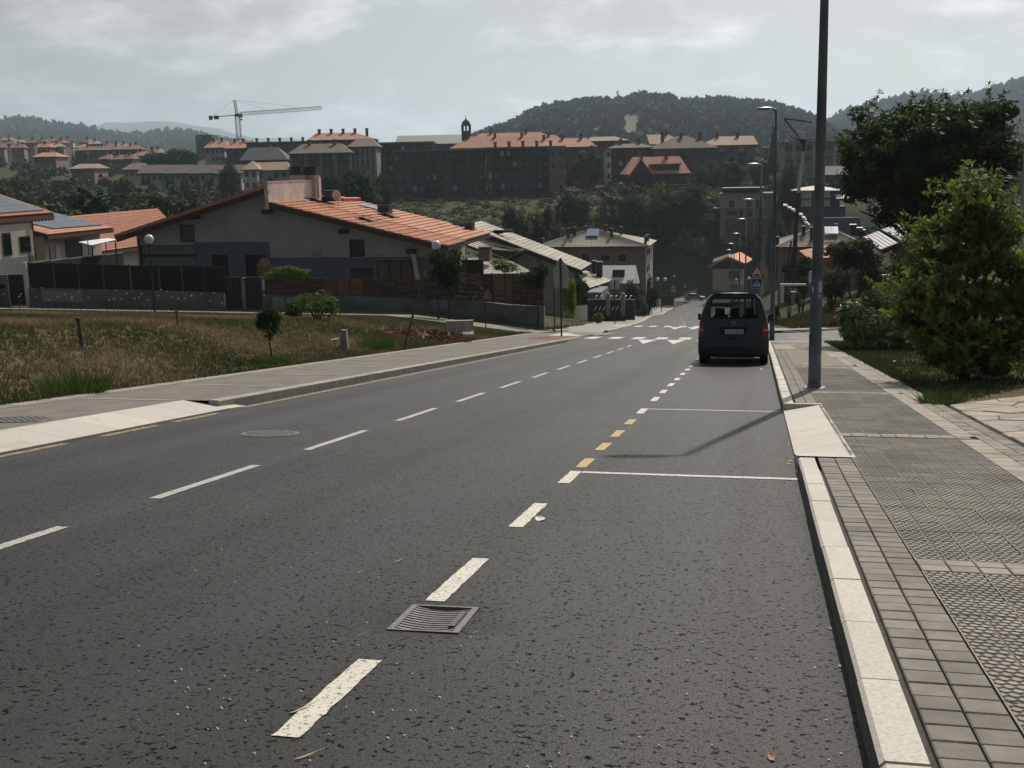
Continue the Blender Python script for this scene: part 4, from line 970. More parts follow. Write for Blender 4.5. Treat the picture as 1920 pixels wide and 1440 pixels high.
# side fence receding along the drive of the left house
xs_ = PY(51.5, 520, GY).x
sf = thing('side_fence', 'dark hedge-clad side fence receding between the two left houses', 'fence', (xs_, GY+.3, gz(xs_, GY)-.2))
ztp = PY(51.5, 495, GY).z
for k in range(5):
    y0, y1 = GY+.3+k*2.3, GY+.3+k*2.3+2.25; w = WB(); w.box(xs_-.05, xs_+.05, y0, y1, gz(xs_, y0)-.3, ztp-.05*k); w.wb('hedge_panel', mat('dark_hedge_panel', (.018, .026, .012), (.03, .036, .018), scale=5, rough=.95, bump=1, bscale=9), sf)
    w = WB(); w.box(xs_-.06, xs_+.06, y0, y1, ztp-.05*k+.001, ztp-.05*k+.06); w.wb('coping', M_CONC, sf)
    w = WB(); w.cyl((xs_, y0+.1, ztp), (xs_, y0+.1, ztp+1.0), .035); w.wb('post', M_BLACK, sf)

# ------------------------------------------------------------------ houses at the far left
ea = PY(100, 399, 74); lh = thing('white_house', 'white house with brown scalloped eaves and solar panels at the left edge', 'house', (ea.x-3, 68, gz(ea.x-3, 68)-.5))
rg = PY(-40, 352, 74)
def panels(root, A, B, Cc, Dd, nu, nv, m, lift=.12, name='solar_panel', up=None):
    A, B, Cc, Dd = map(Vector, (A, B, Cc, Dd)); n = (B-A).cross(Dd-A).normalized(); n = n if n.z > 0 else -n
    for i in range(nu):
        for j in range(nv):
            f = lambda s, t: (A.lerp(B, s)).lerp(Dd.lerp(Cc, s), t)+n*lift
            e = .006
            q = [f((i+e*2)/nu, (j+e*2)/nv), f((i+1-e*2)/nu, (j+e*2)/nv), f((i+1-e*2)/nu, (j+1-e*2)/nv), f((i+e*2)/nu, (j+1-e*2)/nv)]
            w = WB(); w.slab(q, .05, 0, 1); w.wb(name, [m, M_FRAME], root, up)
near = lambda p, y: Vector((p.x, y, p.z))
tiled_roof(lh, near(rg, 58), rg, ea, near(ea, 58), 16, 40, M_TILE2, th=.2)
lerp = lambda a, b, t: a+(b-a)*t
panels(lh, lerp(near(rg, 58), near(ea, 58), .05)+Vector((0, 1, 0)), lerp(rg, ea, .05)-Vector((0, .5, 0)), lerp(rg, ea, .93)-Vector((0, .5, 0)), lerp(near(rg, 58), near(ea, 58), .93)+Vector((0, 1, 0)), 9, 4, M_SOLAR)
wx = PY(63, 450, 71.5).x
hs = []
zb = lh.location.z
w = WB(); w.box(wx-12, wx, 59, 71.5, zb, ea.z-.28); w.wb('wall', M_CREAM, lh)
w = WB(); w.box(wx-12.02, wx+.02, 58.98, 71.52, zb, PY(60, 478, 71.5).z); w.wb('painted_band', mat('grey_plinth', (.24, .235, .23), (.2, .195, .19), scale=2), lh)
w = WB(); w.box(ea.x-.16, ea.x+.06, 58, 74, ea.z-.42, ea.z-.12); w.wb('fascia', M_WOOD, lh)
w = WB(); w.box(wx+.02, ea.x-.1, 58, 73.8, ea.z-.46, ea.z-.40); w.wb('soffit', M_WOOD, lh)
mb = WB()
for k in range(40): mb.cyl((ea.x+.03, 58.2+k*.4, ea.z-.42), (ea.x-.02, 58.2+k*.4, ea.z-.42), .12, n=8)
mb.wb('scalloped_trim', M_WOOD, lh)['kind'] = 'stuff'
for px_l, px_r, t_, b_ in ((4, 20, 437, 480), (36, 56, 444, 474), (-30, -12, 430, 478)):
    ya, yb = Yx(px_l, wx), Yx(px_r, wx); zt, zz = PY(px_l, t_, ya).z, PY(px_l, b_, ya).z
    w = WB(); w.box(wx-.1, wx+.04, ya, yb, zz, zt); f = w.wb('window', M_FRAME, lh); WB().box(wx+.04, wx+.05, ya+.08, yb-.08, zz+.08, zt-.08).wb('pane', M_PANE, lh, f)
w = WB(); w.cyl((wx+.1, 71.4, ea.z-.4), (wx+.1, 71.4, zb), .05); w.wb('downpipe', M_WOOD, lh)
eb = PY(88, 440, 73.2); yb2 = Yx(213, eb.x); rb = PY(70, 392, yb2)
h2 = thing('orange_roofed_house', 'house with low orange roof carrying a grey solar array, behind the white one', 'house', (eb.x-3, 77, gz(eb.x-3, 77)-.5))
rbn = Vector((rb.x, 73.2, rb.z)); slopeb = (eb.z-rb.z)/(eb.x-rb.x)
tiled_roof(h2, rbn, near(rb, yb2), near(eb, yb2), eb, 14, 30, M_TILE, th=.2)
panels(h2, lerp(rbn, eb, .02)+Vector((0, 1.2, 0)), lerp(near(rb, yb2), near(eb, yb2), .02)-Vector((0, .3, 0)), lerp(near(rb, yb2), near(eb, yb2), .90)-Vector((0, .3, 0)), lerp(rbn, eb, .86)+Vector((0, 2.2, 0)), 5, 4, M_SOLAR)
w = WB(); w.box(rb.x, eb.x-.8, 74, yb2-.5, h2.location.z, eb.z-.2); w.wb('wall', M_CREAM, h2)
w = WB(); w.box(eb.x-.14, eb.x+.08, 73.2, yb2, eb.z-.34, eb.z-.1); w.wb('fascia', M_WOOD, h2)
x_ = eb.x-.79
w = WB(); w.box(x_, x_+.06, 75.2, 75.7, eb.z-2.4, eb.z-.9); w.wb('door', M_WHITEP, h2); w = WB(); w.box(x_, x_+.06, 76.5, 78.5, eb.z-2.4, eb.z-.6); w.wb('window', M_FRAME, h2)
# carport awning
aw = PY(185, 456, 79); an = thing('awning', 'white sloping awning between the left houses', 'awning', (aw.x, 79, gz(aw.x, 79)))
w = WB(); w.slab([PY(147, 453.5, 74.2), PY(200, 446.5, 76.9), PY(223, 448.5, 76.9), PY(172, 459.5, 74.2)], .08); w.wb('canopy', mat('white_canvas', (.70, .70, .68), rough=.8), an)
for p in (PY(152, 455, 74.4), PY(172, 458, 74.4), PY(216, 450, 76.7)):
    w = WB(); w.cyl((p.x, p.y, gz(p.x, p.y)-.1), (p.x, p.y, p.z-.06), .05); w.wb('post', M_BLACK, an)
ec = PY(176, 473, 82.0); rc = PY(112, 407, 82.0)
h3 = thing('red_roofed_house', 'plain red tiled roof rising behind the gabled house', 'house', (rc.x, 84, gz(rc.x, 84)-.5))
yc = Yx(299, rc.x)
rc2 = Vector((rc.x, yc, PY(299, 391, yc).z)); ec2 = Vector((ec.x, yc, ec.z))
tiled_roof(h3, rc, rc2, ec2, Vector((ec.x, 82.0, ec.z)), 20, 44, M_TILE2, th=.25)
w = WB(); w.box(rc.x-3, ec.x-.8, 82.9, yc-.4, h3.location.z, ec.z-.3); w.wb('wall', M_CREAM, h3)
w = WB(); w.box(ec.x-.14, ec.x+.08, 82.0, yc, ec.z-.34, ec.z-.1); w.wb('fascia', M_WOOD, h3)

# ------------------------------------------------------------------ pale roofed house right of the gabled one
Y3 = 104.0; r1 = PY(868, 422, Y3); e1 = PY(1088, 507, Y3); y3b = Yx(1108, e1.x, 497)
h3b = thing('pale_roofed_house', 'house with pale grey-cream tile roof and dark gable trim', 'house', (PY(1000, 520, Y3).x, Y3+1, gz(PY(1000, 520, Y3).x, Y3+1)-.5))
tiled_roof(h3b, r1, near(r1, y3b), near(e1, y3b), e1, 24, 14, M_TILEP, th=.22, amp=.04, step=.05, mth=M_DWOOD)
zb = h3b.location.z; a_, b_ = PY(950, 488, Y3+.6), PY(1076, 510, Y3+.6)
sl3 = (e1.z-r1.z)/(e1.x-r1.x)
WB().holed([(a_.x, zb), (b_.x, zb), (b_.x, r1.z+sl3*(b_.x-r1.x)-.3), (PY(985, 472, Y3).x, PY(985, 474, Y3).z), (a_.x, PY(953, 487, Y3).z)], [prect(965, 972, 489, 510, Y3+.6), prect(1008, 1011, 480, 492, Y3+.6)], Y3+.6, .2).wb('gable_wall', mat('grey_beige_render', (.33, .31, .27), (.28, .26, .23), scale=1), h3b)
w = WB(); w.box(a_.x+.1, b_.x-.1, Y3+.9, y3b-.3, zb, b_.z-.2); w.wb('inner_wall', M_DWOOD, h3b)
for (p, q) in (((985, 468), (953, 484.5)), ((985, 468), (1092, 508.5))):
    a, b = PY(*p, Y3-.1), PY(*q, Y3-.1); w = WB(); dz = Vector((0, 0, -.34)); w.hexa([a, b, b+dz, a+dz], [v+Vector((0, .12, 0)) for v in (a, b, b+dz, a+dz)]); w.wb('bargeboard', M_DWOOD, h3b)
# front wing of the same house, pitched towards the street corner
Y3a = 97.0
q = [PY(890, 433, 106), PY(985, 468.5, 103.9), PY(950, 486, 103.2), PY(878, 460, 101)]
tiled_roof(h3b, q[0], q[1], q[2], q[3], 9, 16, M_TILEP, th=.2, amp=.04, step=.05, mth=M_DWOOD)
q = [PY(868, 478, 101), PY(950, 487, 103), PY(1002, 513, 100), PY(905, 514, 96)]
tiled_roof(h3b, q[0], q[1], q[2], q[3], 10, 14, M_TILEP, th=.2, amp=.04, step=.05, mth=M_DWOOD)
chimney(h3b, 897, 918, 463, 467, 490, 98.5, 1.0, mat('brown_brick', (.15, .095, .065), (.12, .075, .055), scale=6))
for l, t in ((925, 434), (944, 432)):
    c = PY(l, t, Y3+2.5); WB().box(c.x-.9, c.x+.9, c.y-.25, c.y+.25, c.z-.2, c.z+.05).wb('skylight', M_FRAME, h3b)
# lower annex with bright tiles and dark tanks on its right
q = [PY(1078, 512, 108), PY(1097, 508, 112), PY(1148, 526, 112), PY(1105, 540, 104)]
an2 = thing('garage', 'low garage with bright cream tiled roof beyond the street signs', 'garage', (PY(1110, 560, 108).x, 108, gz(PY(1110, 560, 108).x, 108)-.3))
tiled_roof(an2, q[0], q[1], q[2], q[3], 8, 8, M_TILEP, th=.2, amp=.04, mth=M_DWOOD); w = WB(); w.pbox(1080, 1122, 536, 590, 106, 4); w.wb('wall', mat('dark_grey_wall', (.06, .06, .062), (.05, .05, .052), scale=1), an2)
chimney(h3b, 1110, 1117, 489, 492, 520, 112, .8, M_BLACK); chimney(h3b, 1118, 1128, 491, 494, 520, 111, .8, M_BLACK)

# ------------------------------------------------------------------ hip-roofed building with chimneys
def hip_building(label, name, l, r, te, pb, Y, dep, ridge_px, wall, tile, wins, sidewins, cols, group=None, ncourse=14, nw=40, over=.5, cat='house'):
    a, b = PY(l, te, Y), PY(r, te, Y); g = gz((a.x+b.x)/2, Y)-2.5
    root = thing(name, label, cat, ((a.x+b.x)/2, Y, g), 0, group)
    hs = [prect(*w_, Y) for w_ in wins]
    WB().holed([(a.x, g), (b.x, g), (b.x, a.z), (a.x, a.z)], hs, Y, .2).wb('wall', wall, root)
    w = WB(); w.box(a.x, a.x+.15, Y+.003, Y+dep, g, a.z-.01); w.box(a.x+.16, b.x-.16, Y+dep-.2, Y+dep-.01, g, a.z-.01); w.box(a.x+.16, b.x-.16, Y+.9, Y+1.0, g, a.z-.03); w.wb('back_wall', M_DWOOD, root)
    w = WB(); w.box(b.x-.15, b.x, Y+.003, Y+dep, g, a.z-.01); w.wb('side_wall', cols.get('side', wall), root)
    for w_ in wins: window(root, *w_, Y, fr=.09)
    for pl, pr, t_, b_ in sidewins:
        ya, yb = Yx(pl, b.x, t_), Yx(pr, b.x, t_); z1, z0 = PY(pl, t_, ya).z, PY(pl, b_, ya).z
        w = WB(); w.box(b.x-.1, b.x+.03, ya, yb, z0, z1); f = w.wb('window', M_FRAME, root); WB().box(b.x+.03, b.x+.04, ya+.1, yb-.1, z0+.1, z1-.1).wb('pane', M_PANE, root, f)
    rl, rr, rt_ = ridge_px; zr = PY(rl, rt_, Y+dep/2).z; xl, xr = PY(rl, rt_, Y+dep/2).x, PY(rr, rt_, Y+dep/2).x
    E = [Vector((a.x-over, Y-over, a.z)), Vector((b.x+over, Y-over, a.z)), Vector((b.x+over, Y+dep+over, a.z)), Vector((a.x-over, Y+dep+over, a.z))]
    R = [Vector((xl, Y+dep/2, zr)), Vector((xr, Y+dep/2, zr))]
    tiled_roof(root, R[0], R[1], E[1], E[0], ncourse, nw, tile, th=.12, amp=.06, step=.05, stuff=True)
    tiled_roof(root, R[1], R[1]+Vector((0.01, .02, 0)), E[2], E[1], ncourse, nw//2, cols.get('sidetile', tile), th=.12, amp=.06, step=.05, stuff=True)
    tiled_roof(root, R[0], R[0]+Vector((-.01, .02, 0)), E[3], E[0], ncourse, nw//2, tile, th=.12, amp=.06, step=.05, stuff=True)
    for p, q in ((R[0], E[0]), (R[1], E[1]), (R[0], R[1])):
        w = WB(); w.cyl(p+Vector((0, 0, .05)), q+Vector((0, 0, .05)), .12, n=6); w.wb('ridge_capping', tile, root)
    return root
hb = hip_building('brown-grey building with hipped tile roof, solar panel and many black chimneys', 'hip_roofed_building', 1012, 1211, 463, 540, 166, 11, (1108, 1114, 430), M_BEIGE, M_TILEG, [(1091, 1105, 477, 488), (1128, 1142, 477, 489), (1159, 1173, 477, 490)], [(1212.5, 1215, 468, 480), (1216, 1218.5, 466, 477), (1212.5, 1214.6, 498, 512), (1216, 1218, 494, 508)], {'side': mat('sunlit_beige_render', (.42, .37, .29), (.36, .32, .25), scale=.8), 'sidetile': M_TILEP})  # side wall and right slope in paler copies, sunlight painted into the colour
def tube_chimney(root, px, t, b, Y, w_=4.5, m=M_BLACK):
    w = WB(); w.pbox(px-w_/2, px+w_/2, t, b, Y, .7); c = w.wb('chimney', m, root); WB().pbox(px-w_/2-.7, px+w_/2+.7, t-1, t+.8, Y-.08, .86).wb('cowl', M_FRAME, root, c)
for px, t, b, Y in ((1065, 429, 446, 168), (1077, 427, 447, 169), (1098, 425, 440, 171), (1135, 423, 440, 171), (1146, 429, 446, 168.5), (1164, 426, 440, 171), (1210, 444, 462, 167), (1214, 441, 460, 172), (1017, 448, 458, 168)): tube_chimney(hb, px, t, b, Y)
a = [PY(1102, 431.5, 170.2), PY(1124, 431.5, 170.2), PY(1123, 445, 168.3), PY(1099.5, 445, 168.3)]
panels(hb, a[0], a[1], a[2], a[3], 2, 1, M_SOLARB, lift=.25)
# pale steep roof with small skylight in front of it
tp = thing('lean_to_roof', 'broad smooth pale roof slope with one small skylight', 'roof', (PY(1160, 540, 140).x, 140, gz(PY(1160, 540, 140).x, 140)-.3))
w = WB(); w.slab([PY(1118, 497.5, 143), PY(1192, 497.5, 143), PY(1190, 531, 140), PY(1110, 531, 140)], .2); w.wb('roof', mat('smooth_pale_roof', (.42, .415, .40), (.36, .36, .35), scale=.3, rough=.55, c3=(.44, .41, .36), c3scale=.2), tp)
w = WB(); w.add([PY(1192.2, 497.5, 143), PY(1190.2, 531, 140), PY(1200, 531, 143.2)], [(0, 1, 2)]); w.wb('gable_wall', M_CREAM, tp)
c = PY(1160, 513.5, 141.4); w = WB(); w.hexa([c+Vector((-.75, -.35, -.5)), c+Vector((.75, -.35, -.5)), c+Vector((.75, .1, .45)), c+Vector((-.75, .1, .45))], [c+Vector((-.75, -.45, -.45)), c+Vector((.75, -.45, -.45)), c+Vector((.75, 0, .5)), c+Vector((-.75, 0, .5))]); w.wb('skylight', M_FRAME, tp)
w = WB(); w.pbox(1110, 1192, 532, 560, 141, 3); w.wb('wall', M_BEIGE, tp)
# terraced garden walls with slanting white caps
tg = thing('terraced_wall', 'dark terraced garden walls with slanting white slabs along their tops', 'wall', (PY(1140, 590, 104).x, 104, gz(PY(1140, 590, 104).x, 104)-.4))
w = WB(); w.pbox(1101, 1128, 548, 600, 102, 5); w.wb('wall', mat('shaded_grey_wall', (.16, .165, .17), (.13, .135, .14), scale=1), tg)
w = WB(); w.pbox(1101, 1190, 562, 600, 101, .3); w.wb('wall', mat('dark_slate_wall', (.055, .058, .068), (.045, .048, .056), scale=1), tg)
for k in range(8):
    for row, (y0, x0, dx) in enumerate(((562, 1113, 9.2), (582, 1113, 8.2))):
        if row == 1 and k > 6: continue
        x = x0+dx*k; b0 = PY(x, y0, 100.8); b1 = PY(x+4.0, y0-7, 100.8)
        w = WB(); w.hexa([b0, b0+Vector((.10, 0, 0)), b1+Vector((.10, 0, 0)), b1], [v+Vector((0, .5, 0)) for v in (b0, b0+Vector((.10, 0, 0)), b1+Vector((.10, 0, 0)), b1)]); w.wb('cap_slab', M_WHITEP, tg)
for l in (1136, 1164): WB().pbox(l, l+7, 550, 592, 100.3, .4).wb('pier', M_BEIGE, tg)
wf = thing('picket_fence', 'white stepped picket fence beside the vine-covered pillar', 'fence', (PY(1090, 600, 88).x, 88, gz(PY(1090, 600, 88).x, 88)-.3))
for k in range(9):
    l = 1077+k*2.7; w = WB(); a = PY(l, 575-k*.2, 88); b = PY(l+2.2, 572.5-k*.2, 88); zl = PY(l, 601, 88).z
    w.hexa([(a.x, 88, zl), (b.x, 88, zl), (b.x, 88.06, zl), (a.x, 88.06, zl)], [(a.x, 88, a.z), (b.x, 88, b.z), (b.x, 88.06, b.z), (a.x, 88.06, a.z)]); w.wb('picket', M_WHITEP, wf)

# ------------------------------------------------------------------ houses on the right
h7 = thing('orange_gabled_house', 'small white house with brown upper floor and orange gable roof at the street end', 'house', (PY(1365, 530, 226).x, 226, gz(PY(1365, 530, 226).x, 226)-1))
w = WB(); w.pbox(1336, 1394, 504, 545, 226, 9); w.wb('wall', M_CREAM, h7)
a, p_, b = PY(1336, 492, 226), PY(1366, 482, 226), PY(1394, 492, 226)
w = WB(); w.prism([(a.x-.05, PY(1336, 504, 226).z), (b.x+.05, PY(1336, 504, 226).z), (b.x+.05, b.z), (p_.x, p_.z), (a.x-.05, a.z)], 'y', 225.9, 235); w.wb('upper_wall', mat('brown_cladding', (.075, .05, .042), (.06, .042, .036), scale=1), h7)
for q in ([PY(1365, 480, 225.3), PY(1388, 472, 238), PY(1350, 488, 238), PY(1327, 499, 225.3)], [PY(1388, 472, 238), PY(1365, 480, 225.3), PY(1398, 494, 225.3), PY(1412, 486, 238)]):
    w = WB(); w.slab(q, .35); w.wb('roof', M_TILE, h7)
window(h7, 1366, 1386, 508.5, 523, 226, depth=-.03, mull=1, fr=.15); WB().pbox(1366, 1394, 530, 533, 225, 1).wb('balcony', M_WHITEP, h7)
h8 = hip_building('beige building with ribbed grey hip roof and blue solar panel behind the lamp post', 'hip_roofed_building', 1463, 1612, 463, 545, 142, 11, (1526, 1560, 429), M_BEIGE, M_TILEG, [(1590, 1600, 480, 492)], [], {})
for px, t, b, Y in ((1507, 425, 442, 145), (1522, 427, 450, 143), (1568, 421, 436, 148), (1458, 445, 460, 143)): tube_chimney(h8, px, t, b, Y, 6)
for l, t, b in ((1594, 422, 442), (1606, 428, 443), (1611, 432, 446)):
    w = WB(); w.pbox(l, l+12, t, b, 143.5, 1.0); c = w.wb('roof_vent', M_BLACK, h8); x0, x1, z0, z1 = prect(l-.6, l+12.6, t-1.2, t, 143.5); WB().box(x0, x1, 143.4, 144.6, z0, z1).wb('vent_lid', M_ALU, h8, c)
a = [PY(1545, 427.5, 146.2), PY(1571, 427.5, 146.2), PY(1572, 441, 144.2), PY(1547, 441, 144.2)]
panels(h8, a[0], a[1], a[2], a[3], 2, 1, M_SOLARB, lift=.22)
pr_ = thing('porch_roof', 'small sunlit orange porch roof beside the leaning utility pole', 'roof', (PY(1525, 500, 125).x, 125, gz(PY(1525, 500, 125).x, 125)-.2))
tiled_roof(pr_, PY(1498, 470.5, 127), PY(1556, 459, 131), PY(1556, 483, 126), PY(1517, 486, 124), 8, 12, M_TILE, th=.15)
w = WB(); w.pbox(1520, 1552, 487, 540, 126, 4); w.wb('wall', M_BEIGE, pr_)
Y9 = 86.0; r9, e9 = PY(1742, 434, Y9), PY(1652, 469, Y9); y9b = 100
h9 = thing('timbered_house', 'white timbered house with grey sheet roof behind the dark round tree', 'house', (PY(1730, 500, Y9).x, Y9+1, gz(PY(1730, 500, Y9).x, Y9+1)-.5))
tiled_roof(h9, r9, near(r9, y9b), near(e9, y9b), e9, 13, 20, mat('grey_sheet_roof', (.40, .39, .38), (.34, .33, .32), scale=2, rough=.6, orand=.06), th=.3, amp=.02, step=.06, mth=M_DWOOD)
e9r = Vector((2*r9.x-e9.x, Y9, e9.z)); tiled_roof(h9, near(r9, y9b), r9, e9r, near(e9r, y9b), 13, 20, _m['grey_sheet_roof'], th=.3, amp=.02, step=.06, mth=M_DWOOD)
zb = h9.location.z; w = WB(); w.prism([(e9.x+.7, zb), (e9r.x-.7, zb), (e9r.x-.7, e9.z-.1), (r9.x, r9.z-.45), (e9.x+.7, e9.z-.1)], 'y', Y9+.6, y9b-.5); w.wb('wall', M_WHITEP, h9)
w = WB(); w.prism([(e9.x+.72, zb), (PY(1709, 460, Y9).x, zb), (PY(1709, 460, Y9).x, PY(1709, 451, Y9).z), (e9.x+.72, e9.z-.12)], 'y', Y9+.45, Y9+.62); w.wb('brick_bay', mat('red_brown_brick', (.15, .06, .04), (.11, .05, .035), scale=5), h9)
for l, r, t, b in ((1709, 1713, 452, 473), (1713, 1775, 470, 473), (1743, 1747, 448, 478)): WB().pbox(l, r, t, b, Y9+.40, .16).wb('timber', M_DWOOD, h9)
# garden structures on the right bank
gf = thing('pergola', 'pale garden gate frame at the pavement corner behind the van', 'gate', (PY(1488, 560, 88).x, 88, gz(PY(1488, 560, 88).x, 88)-.2))
for r_ in ((1463, 1470, 536, 568), (1463, 1511, 532.5, 536)): WB().pbox(*r_, 88, .3).wb('beam', M_WHITEP, gf)
WB().pbox(1484, 1491, 549, 572, 88.2, .4).wb('pier', M_CONC, gf); WB().pbox(1483, 1492, 547.6, 549, 88.1, .6).wb('pier_cap', M_CONC, gf)
dg = thing('dark_gate', 'dark sliding gate with white capped posts on the right bank', 'gate', (PY(1650, 540, 74).x, 74, gz(PY(1650, 540, 74).x, 74)))
for k in range(9): 
    l = 1611+k*10; t0 = 541-k*2.3
    w = WB(); a, b = PY(l, t0, 74), PY(l+9.6, t0-2.3, 74); zl = PY(l, 556, 74).z-.4; w.hexa([(a.x, 74, zl), (b.x, 74, zl), (b.x, 74.06, zl), (a.x, 74.06, zl)], [(a.x, 74, a.z), (b.x, 74, b.z), (b.x, 74.06, b.z), (a.x, 74.06, a.z)]); w.wb('board', mat('bluish_black_board', (.012, .016, .024), rough=.6), dg)
for l, t, w_ in ((1654, 517, 17), (1663, 525, 9)): WB().pbox(l+1, l+3, t+1, 560, 73.8, .1).wb('post', M_ALU, dg); WB().pbox(l, l+w_, t-1.5, t+1, 73.7, .4).wb('post_cap', M_WHITEP, dg)
# ================================================================== vegetation
rs = np.random.RandomState(11)
M_LEAF = attr_mat('leaf', rough=0.8, transl=0.42, orand=0.22, spec=0.12)
M_LEAFN = attr_mat('near_leaf', rough=0.6, transl=0.38, orand=0.0, spec=0.22)
M_FAR = attr_mat('far_leaf', rough=0.85, transl=0.12, orand=0.2)
M_BARK = mat('bark', (0.060, 0.048, 0.038), (0.038, 0.031, 0.026), scale=8, rough=0.95, bump=0.5, bscale=30, stretch=(3, 3, 0.5))
M_BARKL = mat('pale_bark', (0.11, 0.095, 0.08), (0.075, 0.065, 0.055), scale=8, rough=0.95, bump=0.4, bscale=30, stretch=(3, 3, 0.5))
PAL = {'dark': ((0.022, 0.040, 0.014), (0.040, 0.062, 0.018)), 'mid': ((0.036, 0.060, 0.018), (0.062, 0.088, 0.024)), 'olive': ((0.050, 0.058, 0.020), (0.085, 0.080, 0.030)),
       'yellow': ((0.070, 0.118, 0.022), (0.160, 0.205, 0.045)), 'umb': ((0.030, 0.042, 0.016), (0.085, 0.066, 0.026)), 'yshrub': ((0.060, 0.085, 0.020), (0.110, 0.125, 0.030)), 'grey': ((0.045, 0.055, 0.048), (0.075, 0.080, 0.070)), 'rust': ((0.058, 0.050, 0.020), (0.105, 0.068, 0.026)), 'slope': ((0.075, 0.085, 0.036), (0.125, 0.122, 0.055)), 'fresh': ((0.085, 0.150, 0.034), (0.140, 0.205, 0.050))}
def unit(n):
    v = rs.normal(size=(n, 3)); return v/np.linalg.norm(v, axis=1)[:, None]
def leaf_cloud(cl, n, size, pal, asp=1.7, up=0.25, shell=0.45, jit=0.35):
    """n leaf quads spread through clumps cl = (centre, radii); returns verts, faces, colours"""
    C_ = np.array([c[0] for c in cl], float); R_ = np.array([np.broadcast_to(c[1], 3) for c in cl], float)
    w = R_.prod(1)**0.7; k = rs.choice(len(cl), n, p=w/w.sum())
    d = unit(n); p = C_[k]+d*R_[k]*(rs.rand(n)**shell)[:, None]
    nr = d+unit(n)*0.9+np.array([0, 0, up]); nr /= np.linalg.norm(nr, axis=1)[:, None]
    a = np.cross(nr, unit(n)); a /= np.linalg.norm(a, axis=1)[:, None]; b = np.cross(nr, a)
    s = size*(1+jit*rs.normal(size=n)).clip(.45, 2)[:, None]
    a = a*s*0.5; b = b*s*0.5*asp
    V = np.stack([p-b, p+a*0.9-b*0.1, p+b, p-a*0.9-b*0.1], 1).reshape(-1, 3)
    F = np.arange(n*4).reshape(-1, 4)
    c0, c1 = np.array(PAL[pal][0]), np.array(PAL[pal][1])
    t = (0.55*rs.rand(len(cl))[k]+0.45*rs.rand(n))[:, None]
    col = (c0*(1-t)+c1*t)*(0.8+0.4*rs.rand(n))[:, None]
    return V, F, np.repeat(col, 4, 0)
def clumps(n, rad=(1, 1, 1), cr=(0.28, 0.45), core=True, flat=0.0, seed=None):
    d = unit(n); r = 0.45+0.42*rs.rand(n); rad = np.array(rad)
    out = [(d[i]*r[i]*rad*(1, 1, 1), rs.uniform(*cr)*rad) for i in range(n)]
    if core: out.append((np.zeros(3), rad*0.62))
    if flat: out = [((c[0], c[1], max(c[2], -flat*rad[2])), r_) for c, r_ in out]
    return out
def sprays(cl, n, ln, m, size, pal):
    """leafy shoots standing out of the clumps: leaves along n curved twigs"""
    C_ = np.array([c[0] for c in cl], float); R_ = np.array([np.broadcast_to(c[1], 3) for c in cl], float)
    k = rs.choice(len(cl), n); d = unit(n); d[:, 2] = np.abs(d[:, 2])*.8+.15; d /= np.linalg.norm(d, axis=1)[:, None]
    p0 = C_[k]+d*R_[k]*.75; L_ = ln*(.4+.8*rs.rand(n)); tips = p0+d*L_[:, None]+np.array([0, 0, -.12])*L_[:, None]
    t = np.tile((np.arange(m)+.5)/m, n); i = np.repeat(np.arange(n), m)
    p = p0[i]*(1-t[:, None])+tips[i]*t[:, None]; p[:, 2] += .25*L_[i]*t*(1-t)
    a = unit(n*m); a = a-d[i]*(a*d[i]).sum(1)[:, None]*.4; a /= np.linalg.norm(a, axis=1)[:, None]; b = np.cross(a, d[i]); b /= np.linalg.norm(b, axis=1)[:, None]
    s = size*(.6+.7*rs.rand(n*m))[:, None]; q = p+a*s*1.1
    V = np.stack([p, q-b*s*.42, p+a*s*2.1, q+b*s*.42], 1).reshape(-1, 3); F = np.arange(n*m*4).reshape(-1, 4)
    c0, c1 = np.array(PAL[pal][0]), np.array(PAL[pal][1]); u = rs.rand(n*m)[:, None]; col = (c0*(1-u)+c1*u)*(.85+.35*rs.rand(n*m))[:, None]
    return V, F, np.repeat(col, 4, 0), list(zip(p0, tips))
def twig_mesh(name, segs, parent, loc=None, r=.006):
    mb = MB()
    for a, b in segs: mb.cyl(tuple(a), tuple(b), r*1.4, r*.5, 4, caps=False)
    tag(mb.build(name, M_BARK, parent, loc=loc), kind='stuff')
def crown_mesh(name, n, size, pal, ncl, m, **kw):
    V, F, c = leaf_cloud(clumps(ncl, **kw), n, size, pal); return np_mesh(name, V, F, m, c)
VAR = {}
for pal in ('dark', 'mid', 'olive', 'grey', 'rust', 'fresh', 'slope'):
    VAR[pal] = [crown_mesh('crown', 2600, 0.115, pal, 26, M_LEAF) for _ in range(2)]
SMALL = {pal: [crown_mesh('crown', 800, 0.19, pal, 14, M_FAR) for _ in range(3)] for pal in ('dark', 'mid', 'olive', 'fresh', 'grey')}
CON = {pal: crown_mesh('crown', 700, 0.17, pal, 1, M_LEAF, core=True) for pal in ('dark',)}
V, F, c = leaf_cloud([((0, 0, -0.9+0.12*k), (0.95-0.055*k, 0.95-0.055*k, .22)) for k in range(16)], 1100, .16, 'dark'); CONE = np_mesh('crown', V, F, M_LEAF, c)
